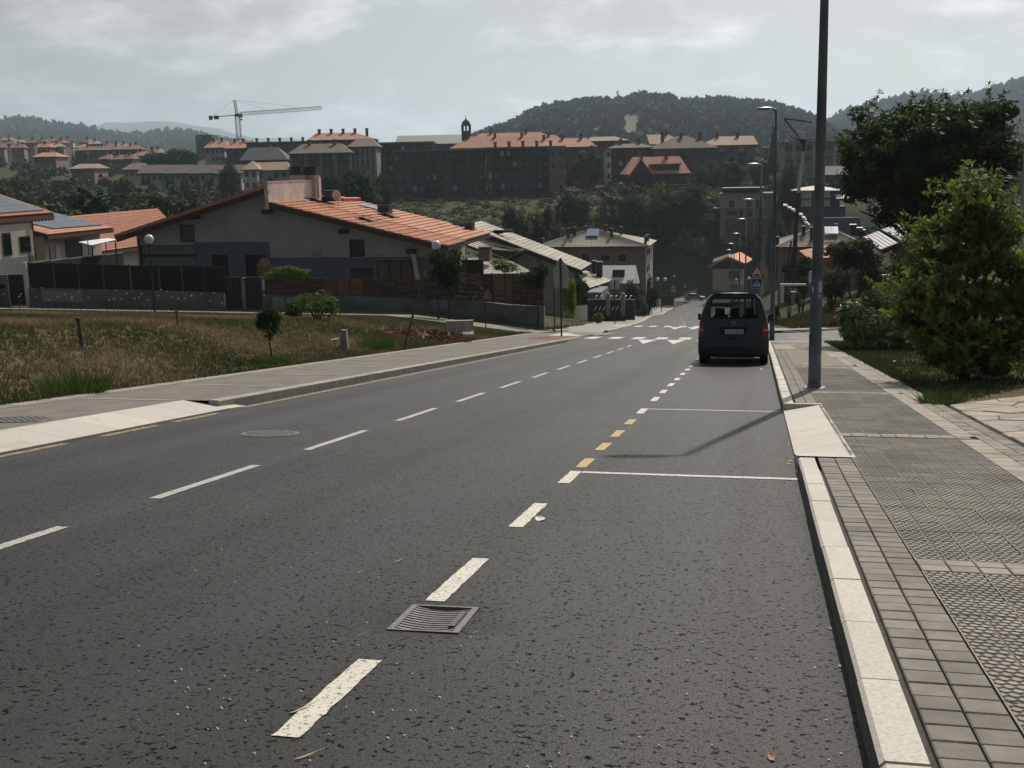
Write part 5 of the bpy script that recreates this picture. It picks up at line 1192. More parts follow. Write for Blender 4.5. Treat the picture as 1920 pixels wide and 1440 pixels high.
def trunk(z0, z1, r, lean=(0, 0), limbs=3, spread=0.3, m=None, multi=1):
    mb = MB(); h = z1-z0
    for q in range(multi):
        ox = 0 if multi == 1 else (q-(multi-1)/2)*r*2.2; dx = lean[0]+(0 if multi == 1 else (q-(multi-1)/2)*spread*1.2)
        pts = [(ox+dx*t+0.02*h*sin(5*t+q), lean[1]*t+0.02*h*cos(4*t+q), z0+h*t) for t in (0, .06, .3, .6, 1)]
        mb.tube(pts, [r*1.5, r*1.1, r*.95, r*.8, r*.5], 8)
        for k in range(limbs):
            a = 2.4*k+q; t = .55+.12*k; b = (ox+dx*t, lean[1]*t, z0+h*t)
            e = (b[0]+cos(a)*spread, b[1]+sin(a)*spread, b[2]+h*.35); mid = ((b[0]+e[0])/2+.05*spread, (b[1]+e[1])/2, (b[2]+e[2])/2+.04*h)
            mb.tube([b, mid, e], [r*.55, r*.4, r*.2], 6)
    return mb.mesh('trunk', m or M_BARK, smooth=True)
def tree(name, label, px, py, rx, ry, D, pal, cat='tree', group=None, src=None, tr=0.10, limbs=3, multi=1, rz=None, near=False, lean=(0, 0), tmat=None, base=None, dz=0.0, ymul=1.0):
    c = P(px, py, D); R = rx/FPX*D; Rz = ry/FPX*D; g = gz(c.x, c.y)+dz
    t = thing(name, label, cat, (c.x, c.y, g), 0, group)
    me = src if src is not None else rnd.choice((VAR if not near else VAR)[pal])
    obj('crown', me, t, (lean[0], lean[1], c.z-g), (0, 0, rnd.uniform(0, 6.28) if rz is None else rz), scale=(R, R*ymul, Rz))
    if tr: obj('trunk', trunk(-.15, max(.2, c.z-g+Rz*0.25), tr, lean, limbs, R*.45, tmat, multi), t)
    return t

# ---- big round tree on the lawn at the right
c = P(1742, 322, 43); R, Rz = 165/FPX*43, 124/FPX*43; g = gz(c.x, c.y)
bt = thing('broadleaf_tree', 'big dark round broadleaf tree on the right lawn', 'tree', (c.x, c.y, g))
cl = clumps(120, (R, R, Rz), (.14, .25), core=False)+[((0, 0, -.05*Rz), (R*.78, R*.78, Rz*.78)), ((-.3*R, 0, .25*Rz), (R*.6, R*.6, Rz*.6)), ((.3*R, 0, .25*Rz), (R*.6, R*.6, Rz*.62))]
_d = unit(90); _d[:, 2] = np.abs(_d[:, 2]); cl += [(tuple(_d[i]*np.array([R, R, Rz])*.86), (R*.19, R*.19, Rz*.19)) for i in range(90)]
cl += [((rnd.uniform(-.75, .75)*R, rnd.uniform(-.6, .6)*R, rnd.uniform(.72, .93)*Rz), (R*.15, R*.15, Rz*.2)) for _ in range(10)]
V, F, co = leaf_cloud(cl, 56000, 0.115, 'dark', asp=2.0, up=.1, shell=.55)
V2, F2, co2, S2 = sprays(cl[:240], 520, .95, 22, .10, 'mid')
obj('crown', np_mesh('crown', np.concatenate([V, V2]), np.concatenate([F, F2+len(V)]), M_LEAFN, np.concatenate([co, co2])*1.1), bt, (0, 0, c.z-g))
twig_mesh('twigs', S2, bt, (0, 0, c.z-g), .01)
mb = MB(); mb.tube([(-.2, 0, -.2), (-.15, 0, .4), (-.12, 0, 2.2), (0, 0, 3.6), (.1, 0, c.z-g+Rz*.2)], [.34, .25, .21, .19, .08], 10)
for k in range(9):
    a = k*2.39; z = 2.6+.22*k; e = (cos(a)*R*.75, sin(a)*R*.75, z+1.2+.25*(k % 3)); mb.tube([(-.1, 0, z), (e[0]*.5, e[1]*.5, z+.9), e], [.10, .07, .025], 7)
obj('trunk', mb.mesh('trunk', M_BARK, True), bt)
# ---- light green bushy tree in front of it
b0 = G(1805, 712)
bb = thing('bushy_tree', 'yellow-green bushy tree with drooping leaves at the right edge beside the stone paving', 'tree', tuple(b0))
D2 = float(np.dot(np.array(b0), fwd))
def LP(px, py, d=0): p = P(px, py, D2+d); return np.array([p.x-b0.x, p.y-b0.y, p.z-b0.z])
k_ = D2/FPX
cl = [(LP(px, py, d), (r*k_, r*k_, rz_*k_)) for px, py, d, r, rz_ in ((1818, 398, 0, 38, 34), (1785, 430, .2, 40, 36), (1850, 440, -.2, 40, 40), (1770, 475, 0, 42, 40), (1830, 490, .3, 55, 48), (1765, 530, -.2, 55, 45), (1840, 560, .2, 70, 55), (1895, 500, .4, 48, 42), (1915, 560, .3, 55, 60), (1760, 595, 0, 62, 48), (1830, 640, .1, 80, 52), (1765, 655, -.2, 60, 40), (1900, 640, .3, 62, 48), (1730, 620, .2, 40, 30), (1715, 560, .3, 30, 26), (1700, 600, .3, 30, 26), (1960, 600, .5, 70, 70), (1860, 690, .2, 50, 22), (1796, 690, 0, 42, 18), (1745, 500, .2, 28, 22), (1808, 372, 0, 22, 18), (1850, 395, 0, 22, 22), (1880, 455, .1, 30, 26), (1740, 560, -.3, 34, 30))]
cl = [(c_, tuple(np.array(r_)*.70)) for c_, r_ in cl]
for c_, r_ in list(cl):
    for _ in range(4): cl.append((np.array(c_)+unit(1)[0]*np.array(r_)*rnd.uniform(.9, 1.35)+np.array([0, 0, .25*r_[2]]), tuple(np.array(r_)*rnd.uniform(.18, .38))))
V, F, co = leaf_cloud(cl, 17000, 0.062, 'yellow', asp=2.1, up=.3, shell=.5)
V2, F2, co2, S2 = sprays(cl[:24], 560, .80, 26, .066, 'yellow')
obj('crown', np_mesh('crown', np.concatenate([V, V2]), np.concatenate([F, F2+len(V)]), attr_mat('bush_leaf', rough=.6, transl=.5, spec=.22), np.concatenate([co, co2*1.1])), bb)
twig_mesh('twigs', S2, bb)
mb = MB()
for px, py, d in ((1818, 400, 0), (1785, 450, .2), (1765, 540, 0), (1860, 470, 0), (1895, 540, .3), (1840, 430, .1)):
    e = LP(px, py, d); mb.tube([(0, 0, -.1), tuple(e*.35+np.array([0, 0, .15])), tuple(e*.7), tuple(e)], [.06, .045, .03, .012], 7)
obj('trunk', mb.mesh('trunk', M_BARK, True), bb)
# ---- glossy shrub
b1 = G(1632, 655)
D3 = float(np.dot(np.array(b1), fwd)); k_ = D3/FPX
gs = thing('glossy_shrub', 'rounded shrub with glossy leaves spreading at the far end of the right lawn', 'shrub', tuple(b1))
def LQ(px, py, d=0): p = P(px, py, D3+d); return np.array([p.x-b1.x, p.y-b1.y, p.z-b1.z])
cl = [(LQ(px, py, d), (r*k_, r*k_, rz_*k_)) for px, py, d, r, rz_ in ((1605, 585, 0, 34, 26), (1645, 565, .3, 36, 24), (1680, 580, .5, 40, 30), (1625, 610, -.2, 42, 30), (1670, 620, 0, 45, 32), (1600, 620, 0, 26, 24), (1715, 600, .6, 36, 34), (1590, 600, 0, 20, 22), (1640, 640, -.2, 40, 14), (1690, 645, .2, 40, 18), (1720, 640, .5, 36, 22))]
V, F, co = leaf_cloud(cl, 13000, 0.085, 'fresh', asp=2.2, up=.4)
obj('foliage', np_mesh('foliage', V, F, attr_mat('glossy_leaf', rough=.3, transl=.2, spec=.6), co), gs)
mb = MB()
for px, py in ((1605, 590), (1645, 570), (1680, 590), (1630, 600)): e = LQ(px, py); mb.tube([(0, 0, -.1), tuple(e*.5), tuple(e)], [.05, .035, .012], 6)
obj('stem', mb.mesh('stem', M_BARK, True), gs)
# ---- small two-stemmed tree, hedges and bushes on the right
tree('umbrella_tree', 'small spreading tree on two thin stems on the dry bank', 1602, 480, 58, 36, 72, 'rust', tr=.075, multi=2, limbs=3, src=crown_mesh('crown', 4200, .085, 'umb', 26, M_LEAF, flat=.3), base=None)
def bush(name, label, px, py, rx, ry, D, pal, cat='bush', group=None, n=2800, size=.095, ymul=1.0, dz=None):
    c = P(px, py, D); R, Rz = rx/FPX*D, ry/FPX*D; g = gz(c.x, c.y)
    t = thing(name, label, cat, (c.x, c.y, min(g, c.z-Rz*.9)), 0, group)
    obj('foliage', crown_mesh('foliage', n, size, pal, 18, M_LEAF), t, (0, 0, c.z-t.location.z), (0, 0, rnd.uniform(0, 6)), scale=(R, R*ymul, Rz))
    if cat == 'creeper': return t
    h = c.z-t.location.z; mb = MB()
    for k in range(4): a = 1.6*k; mb.tube([(0, 0, -.1), (cos(a)*R*.2, sin(a)*R*.2, h*.6), (cos(a)*R*.45, sin(a)*R*.45, h)], [.04*R+.02, .03*R+.01, .01*R+.005], 5)
    obj('stem', mb.mesh('stem', M_BARK), t); return t
bush('garden_bush', 'dark green bush below the orange porch roof', 1500, 505, 30, 28, 108, 'dark')
bush('garden_bush', 'dense dark bush at the foot of the timbered house', 1706, 505, 36, 36, 70, 'mid')
bush('garden_bush', 'dry brown hedge bush behind the slim street lamp corner', 1560, 530, 46, 36, 84, 'rust', ymul=.6)
bush('garden_bush', 'brownish bush between the umbrella tree and the dark gate', 1640, 522, 46, 30, 74, 'rust', ymul=.6)
bush('garden_bush', 'green bush inside the pale garden frame', 1480, 556, 22, 16, 93, 'mid')
bush('garden_bush', 'low leafy bush left of the pale garden frame', 1455, 588, 12, 14, 90, 'mid')
bush('garden_bush', 'small bush at the foot of the far right kerb corner', 1506, 540, 14, 22, 96, 'dark')
c = P(1450, 240, 230)
tree('cypress_tree', 'slim dark cypress in front of the grey apartment block', 1450, 280, 13, 42, 300, 'dark', src=CONE, tr=.15)

# ---- left side: street trees, saplings and shrubs
tree('street_tree', 'round dark street tree in front of the brown fence by the globe lamp', 838, 502, 40, 44, 65.3, 'dark', tr=.09, src=crown_mesh('crown', 3200, .085, 'dark', 26, M_LEAF))
tree('street_tree', 'smaller round tree growing just left of the grey traffic sign backs', 1006, 519, 29, 25, 66.4, 'dark', tr=.06, src=crown_mesh('crown', 2000, .11, 'dark', 20, M_LEAF))
tree('street_tree', 'thin nearly bare sapling standing before the wooden fence', 908, 548, 22, 30, 60, 'olive', tr=.03, src=crown_mesh('crown', 130, .10, 'olive', 8, M_LEAF, core=False))
tree('young_tree', 'small young round-headed tree on the dry grass plot', 503, 605, 27, 30, 27.2, 'dark', tr=.022, src=crown_mesh('crown', 1500, .12, 'dark', 22, M_LEAF), limbs=2)
bush('yellow_shrub', 'loose yellow-green shrub at the back of the grass plot', 594, 575, 44, 38, 50, 'yshrub', cat='shrub', n=1100, size=.085)
bush('yellow_shrub', 'darker small shrub beside the twin white meter boxes', 553, 580, 20, 22, 53, 'mid', cat='shrub', n=900, size=.15)
bush('fence_creeper', 'green creeper spilling over the brown boards next to the garden gate', 541, 514, 48, 15, 70.6, 'fresh', cat='creeper', n=2000, ymul=.3)
bush('fence_creeper', 'leafy vine covering the pillar at the end of the brown fence', 1066, 555, 15, 52, 72.5, 'fresh', cat='creeper', n=2200, size=.10)
bush('fence_creeper', 'light green climber on top of the boards right of the street tree', 945, 500, 46, 14, 76, 'fresh', cat='creeper', n=1600, ymul=.4)
for lb, px, py, rx, ry, D, pal in (('dark green garden shrub behind the white picket fence', 1088, 545, 16, 24, 96, 'mid'), ('purple-grey shrub spilling over the terraced walls', 1185, 560, 20, 32, 128, 'grey'), ('dark round bush on the left pavement before the twin globe lamp', 1216, 556, 22, 38, 168, 'dark'), ('low weedy bush at the foot of the terraced walls', 1150, 598, 34, 12, 106, 'mid'), ('leafy bush beside the far left pavement below the pale roof', 1196, 545, 14, 18, 152, 'mid'), ('tiny green bush at the base of the terraced wall piers', 1120, 596, 12, 10, 90, 'fresh'), ('yellowish garden tree near the far silver car', 1288, 532, 10, 14, 258, 'olive'), ('dark bush left of the dark round bush', 1204, 580, 16, 18, 150, 'mid')):
    bush('garden_bush', lb, px, py, rx, ry, D, pal)

# ---- trees of the slopes and the town, each its own thing
def far_tree(label, px, py, rx, ry, D, pal, group=None, name='broadleaf_tree'):
    c = P(px, py, D); R, Rz = rx/FPX*D, ry/FPX*D; g = min(gz(c.x, c.y), c.z-Rz*.8)
    top = c.z+Rz; lo = min(c.z-Rz, g+max(.8, R*.35)); Rz = (top-lo)/2; c = Vector((c.x, c.y, lo+Rz))
    t = thing(name, label, 'tree', (c.x, c.y, g), 0, group)
    obj('crown', rnd.choice(VAR[pal] if rx > 17 else SMALL[pal]), t, (0, 0, c.z-g), (0, 0, rnd.uniform(0, 6.28)), scale=(R, R, Rz))
    obj('trunk', trunk(-.2, c.z-g, max(.12, R*.07), (0, 0), 2, R*.4), t); return t
for lb, px, py, rx, ry, D, pal in (
    ('tall dark tree standing right of the orange hipped apartment block', 1102, 306, 30, 34, 318, 'mid'), ('dark lower tree under the tall one on the valley slope', 1072, 395, 36, 36, 262, 'dark'),
    ('pale willow-like tree above the cream roofed house', 1012, 415, 38, 32, 205, 'olive'), ('light bushy tree on the slope right of the gabled house', 960, 412, 34, 26, 195, 'olive'),
    ('dark tree left of the brick villa', 1158, 365, 22, 24, 300, 'dark'), ('rounded tree hiding the base of the brick villa', 1222, 362, 22, 22, 300, 'dark'),
    ('broad round tree right of the brick villa', 1330, 325, 28, 24, 290, 'mid'), ('dark spreading tree beside the broad round one', 1372, 322, 26, 20, 305, 'dark'), ('tree between the villa and the beige modern house', 1300, 372, 34, 26, 262, 'dark'),
    ('dark mass of foliage left of the modern house', 1255, 390, 44, 30, 258, 'dark'), ('second dark crown left of the modern house', 1190, 392, 34, 28, 262, 'dark'), ('small light tree below the valley hedge', 1195, 425, 20, 14, 282, 'olive'),
    ('pale tree above the hip roofed building chimneys', 1285, 430, 24, 22, 282, 'olive'), ('small bright tree left of the beige modern house', 1270, 410, 20, 16, 290, 'mid'), ('bright green bamboo-like clump above the street end', 1270, 470, 36, 26, 274, 'fresh'), ('round green bush-tree right of the hipped building', 1245, 492, 24, 20, 268, 'fresh'),
    ('dense green clump directly above the silver car', 1300, 478, 30, 34, 266, 'mid'), ('low fresh clump left above the silver car', 1262, 508, 20, 22, 264, 'fresh'), ('fresh green clump next to the orange gabled house', 1312, 500, 26, 24, 272, 'fresh'), ('dark tree behind the orange gabled house', 1330, 440, 22, 26, 282, 'dark'), ('olive tree left of the slanting white steps', 1402, 445, 30, 20, 262, 'olive'), ('round olive tree below the glass stair tower', 1462, 418, 26, 18, 240, 'grey'),
    ('green tree beside the pale pagoda house', 1448, 395, 12, 16, 228, 'mid'), ('dark tree in front of the grey apartment block', 1480, 318, 26, 20, 255, 'dark'), ('low dark tree left of the cypress', 1425, 320, 22, 14, 300, 'olive'),
    ('big dark tree behind the right chimneys of the gabled house', 668, 348, 46, 34, 215, 'dark'), ('dark tree touching the twin chimneys on the gabled house', 628, 350, 34, 26, 230, 'dark'), ('dark tree at the right end of the left wood', 716, 352, 24, 26, 240, 'dark'),
    ('broad dark crown left of the twin chimneys', 510, 352, 40, 22, 215, 'dark'), ('dark tree before the terraced row houses end', 428, 325, 22, 22, 300, 'dark'), ('large dark wood crown above the orange roofs', 330, 296, 46, 18, 420, 'dark'), ('dark crown left of the large wood crown', 285, 300, 28, 16, 430, 'dark')):
    far_tree(lb, px, py, rx, ry, D, pal)
for i in range(19):                                                     # row of clipped street trees before the dark blocks
    far_tree('small street tree, %s from the left in the row before the dark apartment blocks' % ORD[i], 742+i*18.2+rnd.uniform(-3, 3), 340+rnd.uniform(-2, 2), 9.5, 12, 330, 'grey' if i % 3 == 0 else 'olive', 'street trees before the dark blocks', 'street_tree')
for i in range(7):
    far_tree('small round tree, %s from the left in front of the pale terraced houses' % ORD[i], 322+i*24+rnd.uniform(-3, 3), 345+rnd.uniform(-3, 3), 10, 12, 322, 'dark' if i % 2 else 'mid', 'trees before the terraced houses', 'street_tree')
# hillside scrub and woods that read as one mass
def wood(name, label, pts, pal_w, n_leaf=150, lsize=.30, m=M_FAR):
    Vs, Fs, Cs = [], [], []; o = 0
    proto = {}
    for pal in pal_w: proto[pal] = [leaf_cloud(clumps(9), n_leaf, lsize, pal) for _ in range(4)]
    for (x, y, z, r, rz_, pal) in pts:
        V, F, c = proto[pal][rs.randint(4)]
        a = rs.rand()*6.28; ca, sa = cos(a), sin(a)
        W_ = np.stack([V[:, 0]*ca-V[:, 1]*sa, V[:, 0]*sa+V[:, 1]*ca, V[:, 2]], 1)*np.array([r, r, rz_])+np.array([x, y, z])
        Vs.append(W_); Fs.append(F+o); Cs.append(c*(0.75+0.5*rs.rand())); o += len(V)
    return obj(name, np_mesh(name, np.concatenate(Vs), np.concatenate(Fs), m, np.concatenate(Cs)), kind='stuff', label=label)
def scatter(n, pxr, Dr, rr, pals, hz=(.7, 1.1), keep=None, lift=.55):
    out = []
    while len(out) < n:
        px = rnd.uniform(*pxr); D = rnd.uniform(*Dr); p = P(px, 400, D); rel = p.x-shift(p.y)
        if -24 < rel < 12 and p.y < 256: continue
        if keep and not keep(px, D): continue
        r = rnd.uniform(*rr); out.append((p.x, p.y, gz(p.x, p.y)+r*lift, r, r*rnd.uniform(*hz), rnd.choice(pals)))
    return out
wood('wood', 'dark wooded slope behind the left houses', scatter(430, (-260, 640), (104, 330), (2.4, 4.8), ('dark', 'dark', 'mid', 'olive'), lift=.75, keep=lambda px, D: not (px > 250 and D > 300)), ('dark', 'mid', 'olive'), 640, .135)
wood('scrub', 'rough scrub on the green valley slope below the apartment blocks', scatter(1500, (600, 1160), (140, 322), (.5, 1.7), ('slope', 'slope', 'olive', 'slope', 'mid'), hz=(.4, .7), lift=.15), ('olive', 'mid', 'slope'), 130, .22)
wood('scrub', 'bushes and hedges of the slope right of the street', scatter(620, (1130, 2050), (120, 318), (1.2, 3.0), ('dark', 'slope', 'mid', 'olive'), lift=.45, keep=lambda px, D: not (1335 < px < 1640 and D > 245 and D < 285) and not (1440 < px < 1640 and D < 165)), ('olive', 'mid', 'dark', 'slope'), 240, .20)
wood('scrub', 'fresh green thicket on the bank above the far end of the street', scatter(190, (1185, 1350), (257, 296), (1.3, 2.8), ('fresh', 'slope', 'mid', 'fresh'), lift=.4), ('fresh', 'slope', 'mid'), 260, .19)
wood('wood', 'trees and gardens between the houses of the far town', scatter(320, (-200, 2100), (300, 560), (2.0, 4.2), ('dark', 'mid', 'dark', 'olive'), lift=.45, keep=lambda px, D: not (560 < px < 1450 and D < 400)), ('dark', 'mid', 'olive'), 160, .28)

# ---- dry grass plot, lawn and weeds
def blades(name, label, n, sampler, h, wd, cols, kind='stuff', tuft=5):
    pts = np.array([sampler() for _ in range(n)]); m = len(pts)*tuft
    P0 = np.repeat(pts, tuft, 0)+np.concatenate([rs.normal(size=(m, 2))*.05, np.zeros((m, 1))], 1)
    a = rs.rand(m)*6.28; hh = h*(0.45+rs.rand(m)*.9)*np.repeat(0.6+0.8*rs.rand(len(pts)), tuft); w = wd*(.6+.8*rs.rand(m))
    le = rs.normal(size=(m, 2))*0.45*hh[:, None]
    d = np.stack([np.cos(a), np.sin(a), np.zeros(m)], 1)*w[:, None]
    top = P0+np.concatenate([le, hh[:, None]], 1)
    V = np.stack([P0-d, P0+d, top], 1).reshape(-1, 3); F = np.arange(m*3).reshape(-1, 3)
    C0 = np.array(cols); 
    f = np.sin(pts[:, 0]*.55+1.3)+np.sin(pts[:, 1]*.42+.4)+np.sin((pts[:, 0]+pts[:, 1])*.9)+rs.normal(size=len(pts))*1.1
    edge = np.clip((pts[:, 0]-pedge(pts[:, 1])+2.2)/2.0, 0, 1) if name == 'dry_grass' else np.zeros(len(pts))
    q = np.clip((f-1.4*edge*2+2.4)/4.8, 0, .999); k = (q*len(C0)).astype(int)
    cc = C0[np.repeat(k, tuft)]*(0.7+.6*rs.rand(m))[:, None]
    return obj(name, np_mesh(name, V, F, attr_mat('grass_blade', rough=.8, transl=.25, spec=.15), np.repeat(cc, 3, 0)), kind=kind, label=label)
def plot_pt():
    while True:
        y = 8+50.2*rnd.random()**1.0; x = float(pedge(y))-0.05-40*rnd.random()**1.3
        if inframe(x, y, gz(x, y), 90): return (x, y, gz(x, y)-.02)
blades('dry_grass', 'rough dry grass plot beside the left pavement', 36000, plot_pt, .095, .013, [(.058, .076, .025), (.085, .090, .036), (.125, .108, .050), (.150, .118, .062), (.172, .130, .075), (.21, .162, .095), (.29, .235, .145)], tuft=5)
def lawn_pt():
    while True:
        y = rnd.uniform(12.5, 47.5); x = PE+.02+10*rnd.random()**1.4
        if y < 17.2+(x-PE)*2.0: continue
        if inframe(x, y, gz(x, y), 60): return (x, y, gz(x, y)-.02)
blades('lawn', 'short green lawn verge on the right', 9000, lawn_pt, .07, .010, [(.030, .052, .012), (.042, .066, .016), (.05, .07, .018), (.065, .075, .022)], tuft=6)
def bank_pt():
    while True:
        x = rnd.uniform(1, 40); y = rnd.uniform(70.4, 100)
        if x-shift(y) < 2.8: continue
        if inframe(x, y, gz(x, y), 60): return (x, y, gz(x, y)-.02)
blades('dry_grass', 'dry brown grass bank behind the side street pavement', 5000, bank_pt, .30, .03, [(.07, .06, .024), (.10, .075, .033), (.12, .085, .04), (.085, .075, .03)], tuft=5)
def verge_pt():
    while True:
        x = rnd.uniform(-40, -8.5); y = rnd.uniform(63.9, 66.9) if x < -12.6 else rnd.uniform(64, 84)
        if x-shift(y) > -10.9-(0 if y < 82 else .8): continue
        return (x, y, gz(x, y)-.02)
blades('green_verge', 'strip of green grass at the foot of the garden walls', 4200, verge_pt, .20, .02, [(.035, .06, .014), (.05, .075, .018), (.07, .085, .025)], tuft=5)
def tuft_thing(label, px, py, n, h, r, cols):
    c = G(px, py); t = thing('grass_tuft', label, 'grass tuft', tuple(c)); m = n
    a = rs.rand(m)*6.28; rr = r*np.sqrt(rs.rand(m)); p = np.stack([rr*np.cos(a), rr*np.sin(a), np.zeros(m)], 1); b = rs.rand(m)*6.28
    d = np.stack([np.cos(b), np.sin(b), np.zeros(m)], 1)*.012; hh = h*(.5+.6*rs.rand(m)); top = p*1.5+np.stack([np.zeros(m), np.zeros(m), hh], 1)+rs.normal(size=(m, 3))*.05
    V = np.stack([p-d, p+d, top], 1).reshape(-1, 3); cc = np.array(cols)[rs.randint(len(cols), size=m)]
    obj('blades', np_mesh('blades', V, np.arange(m*3).reshape(-1, 3), _m['grass_blade'], np.repeat(cc, 3, 0)), t)
GRN = [(.04, .085, .016), (.055, .10, .02), (.07, .11, .026)]
tuft_thing('bright green grass tuft at the pavement edge by the white slabs', 140, 735, 500, .30, .5, GRN); tuft_thing('bright green tuft of tall grass next to the leaning stake', 707, 655, 500, .45, .5, GRN)
tuft_thing('greyish weed clump in front of the concrete block', 845, 636, 400, .5, .4, [(.06, .075, .05), (.08, .09, .065)]); tuft_thing('green weeds at the corner of lawn and stone paving', 1765, 756, 400, .12, .28, GRN); tuft_thing('small weeds around the young tree foot', 505, 681, 250, .15, .35, GRN)
mb = MB(); ws = thing('weed_stalks', 'tall dry weed stalks with pale seed heads before the reed screens', 'weeds', tuple(G(310, 590)))
for i in range(34):
    x, y = rnd.uniform(-9, 3), rnd.uniform(-2, 2); z = gz(ws.location.x+x, ws.location.y+y)-ws.location.z; h = rnd.uniform(.5, 1.2); dx = rnd.uniform(-.2, .2)
    mb.cyl((x, y, z-.05), (x+dx, y, z+h), .012, .006, 4, 0); mb.lathe((x+dx, y, z+h), [(.01, 0), (.06, .03), (.05, .06), (.01, .07)], 5, 1)
tag(mb.build('stalks', [mat('dry_stalk', (.10, .085, .04), (.07, .06, .03), scale=3), mat('seed_head', (.30, .28, .20), (.22, .2, .12), scale=3)], ws), kind='stuff')
HAZE = 1.35e-4
# ================================================================== hills, forest, far town
M_HILL = mat('hill_ground', (0.026, 0.036, 0.014), (0.045, 0.055, 0.02), scale=.02, rough=.95)
M_MEAD = mat('hill_meadow', (0.055, 0.075, 0.026), (0.08, 0.088, 0.034), scale=.02, rough=.95)
def hill(name, label, crest, D, front, behind, m, drop=10.0, seed=1, amp=2.0, nb=14):
    xs = np.linspace(crest[0][0], crest[-1][0], 130); cr = np.interp(xs, [c[0] for c in crest], [c[1] for c in crest])
    V = []; ts = list(np.linspace(-1, 0, nb))+list(np.linspace(0, 1, 6))[1:]
    for px, py in zip(xs, cr):
        top = P(px, py, D)
        for t in ts:
            Dd = D+(t*front if t < 0 else t*behind); q = P(px, py, Dd); base = -drop
            f = (1+t)**.8 if t < 0 else 1-t**1.5
            z = base+(top.z-base)*max(0, f)+(amp*sin(px*.05+seed)*cos(Dd*.013+seed)*(-t if t < 0 else t))
            V.append((q.x, q.y, z))
    k = len(ts); n = len(xs)
    F = [(i*k+j, (i+1)*k+j, (i+1)*k+j+1, i*k+j+1) for i in range(n-1) for j in range(k-1)]
    o = obj(name, np_mesh(name, np.array(V), np.array(F), m, smooth=True), kind='structure', label=label)
    return np.array(V).reshape(n, k, 3), ts
def ico():
    bm = bmesh.new(); bmesh.ops.create_icosphere(bm, subdivisions=2, radius=1.0); v = np.array([x.co[:] for x in bm.verts]); f = np.array([[q.index for q in p.verts] for p in bm.faces]); bm.free(); return v, f
IV, IF = ico()
def forest(name, label, H, ts, n, r, cols, crest_n=0, tmin=-1.0, skip=None, leafy=90):
    Vs, Fs, Cs = [], [], []; o = 0; ni, k, _ = H.shape
    lc = [leaf_cloud(clumps(6, core=False), 34, .62, 'dark', asp=1.3) for _ in range(10)]
    def put(p, rr, hh, c):
        nonlocal o
        b, bf, bc = lc[rs.randint(10)]; Vs.append(b*np.array([rr, rr, hh])+p+np.array([0, 0, hh*.35])); Fs.append(np.concatenate([bf[:, [0, 1, 2]], bf[:, [0, 2, 3]]])+o); o += len(b)
        Cs.append(np.repeat((np.array(c)*(.8+.4*rs.rand()))[None], len(b), 0)*(.8+.4*rs.rand(len(b)))[:, None])
    for _ in range(n):
        i = rs.rand()*(ni-1.01); j = (tmin+1+(-tmin)*rs.rand())*(14-1.01)*1.0; i0, j0 = int(i), int(min(j, 12)); fi, fj = i-i0, j-j0
        p = (H[i0, j0]*(1-fi)+H[i0+1, j0]*fi)*(1-fj)+(H[i0, j0+1]*(1-fi)+H[i0+1, j0+1]*fi)*fj
        if skip and skip(p): continue
        put(p, r*rs.uniform(.7, 1.35), r*rs.uniform(.9, 1.7), cols[rs.randint(len(cols))])
    V1, F1, C1 = (np.concatenate(Vs), np.concatenate(Fs), np.concatenate(Cs)) if Vs else (np.zeros((0, 3)), np.zeros((0, 3), int), np.zeros((0, 3)))
    # crest trees drawn as leaf clouds so that sky shows through their edges
    V2, F2, C2 = [], [], []; o2 = 0
    protos = [leaf_cloud(clumps(8, core=False), leafy, .34, 'dark') for _ in range(6)]
    for _ in range(crest_n):
        i = rs.rand()*(ni-1.01); i0 = int(i); p = H[i0, 13]*(1-(i-i0))+H[i0+1, 13]*(i-i0); v, f, c = protos[rs.randint(6)]
        rr = r*rs.uniform(.7, 1.2); hh = rr*rs.uniform(.9, 1.3)
        V2.append(v*np.array([rr, rr, hh])+p+np.array([0, 0, hh*rs.uniform(.1, .5)])); F2.append(f+o2); C2.append(c*rs.uniform(.8, 1.3)); o2 += len(v)
    if V2:
        F2 = np.concatenate(F2); q = np.concatenate(V2); F2 = np.concatenate([F2[:, [0, 1, 2]], F2[:, [0, 2, 3]]])+len(V1)
        V1 = np.concatenate([V1, q]); F1 = np.concatenate([F1, F2]); C1 = np.concatenate([C1, np.concatenate(C2)])
    return obj(name, np_mesh(name, V1, F1, M_FAR, C1), kind='stuff', label=label)
crA = [(880, 268), (905, 258), (925, 250), (960, 241), (985, 224), (1010, 214), (1040, 206), (1070, 205), (1095, 198), (1120, 195), (1150, 199), (1180, 194), (1205, 186), (1240, 187), (1275, 199), (1310, 197), (1350, 196), (1390, 199), (1430, 202), (1470, 212), (1510, 224), (1540, 238), (1565, 256), (1600, 274), (1650, 292), (1720, 300)]
HA, tA = hill('hill', 'dark wooded hill with a meadow patch behind the town', crA, 1250, 560, 500, M_MEAD, drop=8, seed=2)
def meadow(p):
    d = p@fwd; u = 960+FPX*(p@RGT)/d; v = 720-FPX*(p@UPV)/d
    return 1075 < u < 1205 and 214 < v < 268 and v > 268-(u-1050)*.42 and not (1135 < u < 1165 and 236 < v < 252)
DK = [(.010, .018, .008), (.014, .023, .009), (.018, .027, .011), (.012, .021, .010)]
forest('forest', 'dense dark forest covering the near hill', HA, tA, 9000, 5.0, DK, crest_n=300, skip=meadow)
crB = [(1520, 274), (1545, 250), (1565, 228), (1600, 211), (1650, 201), (1690, 190), (1740, 186), (1790, 193), (1830, 186), (1870, 172), (1920, 158), (1990, 140), (2080, 124), (2250, 112)]
HB, tB = hill('hill', 'long wooded ridge rising to the right', crB, 2000, 700, 800, M_HILL, drop=5, seed=5)
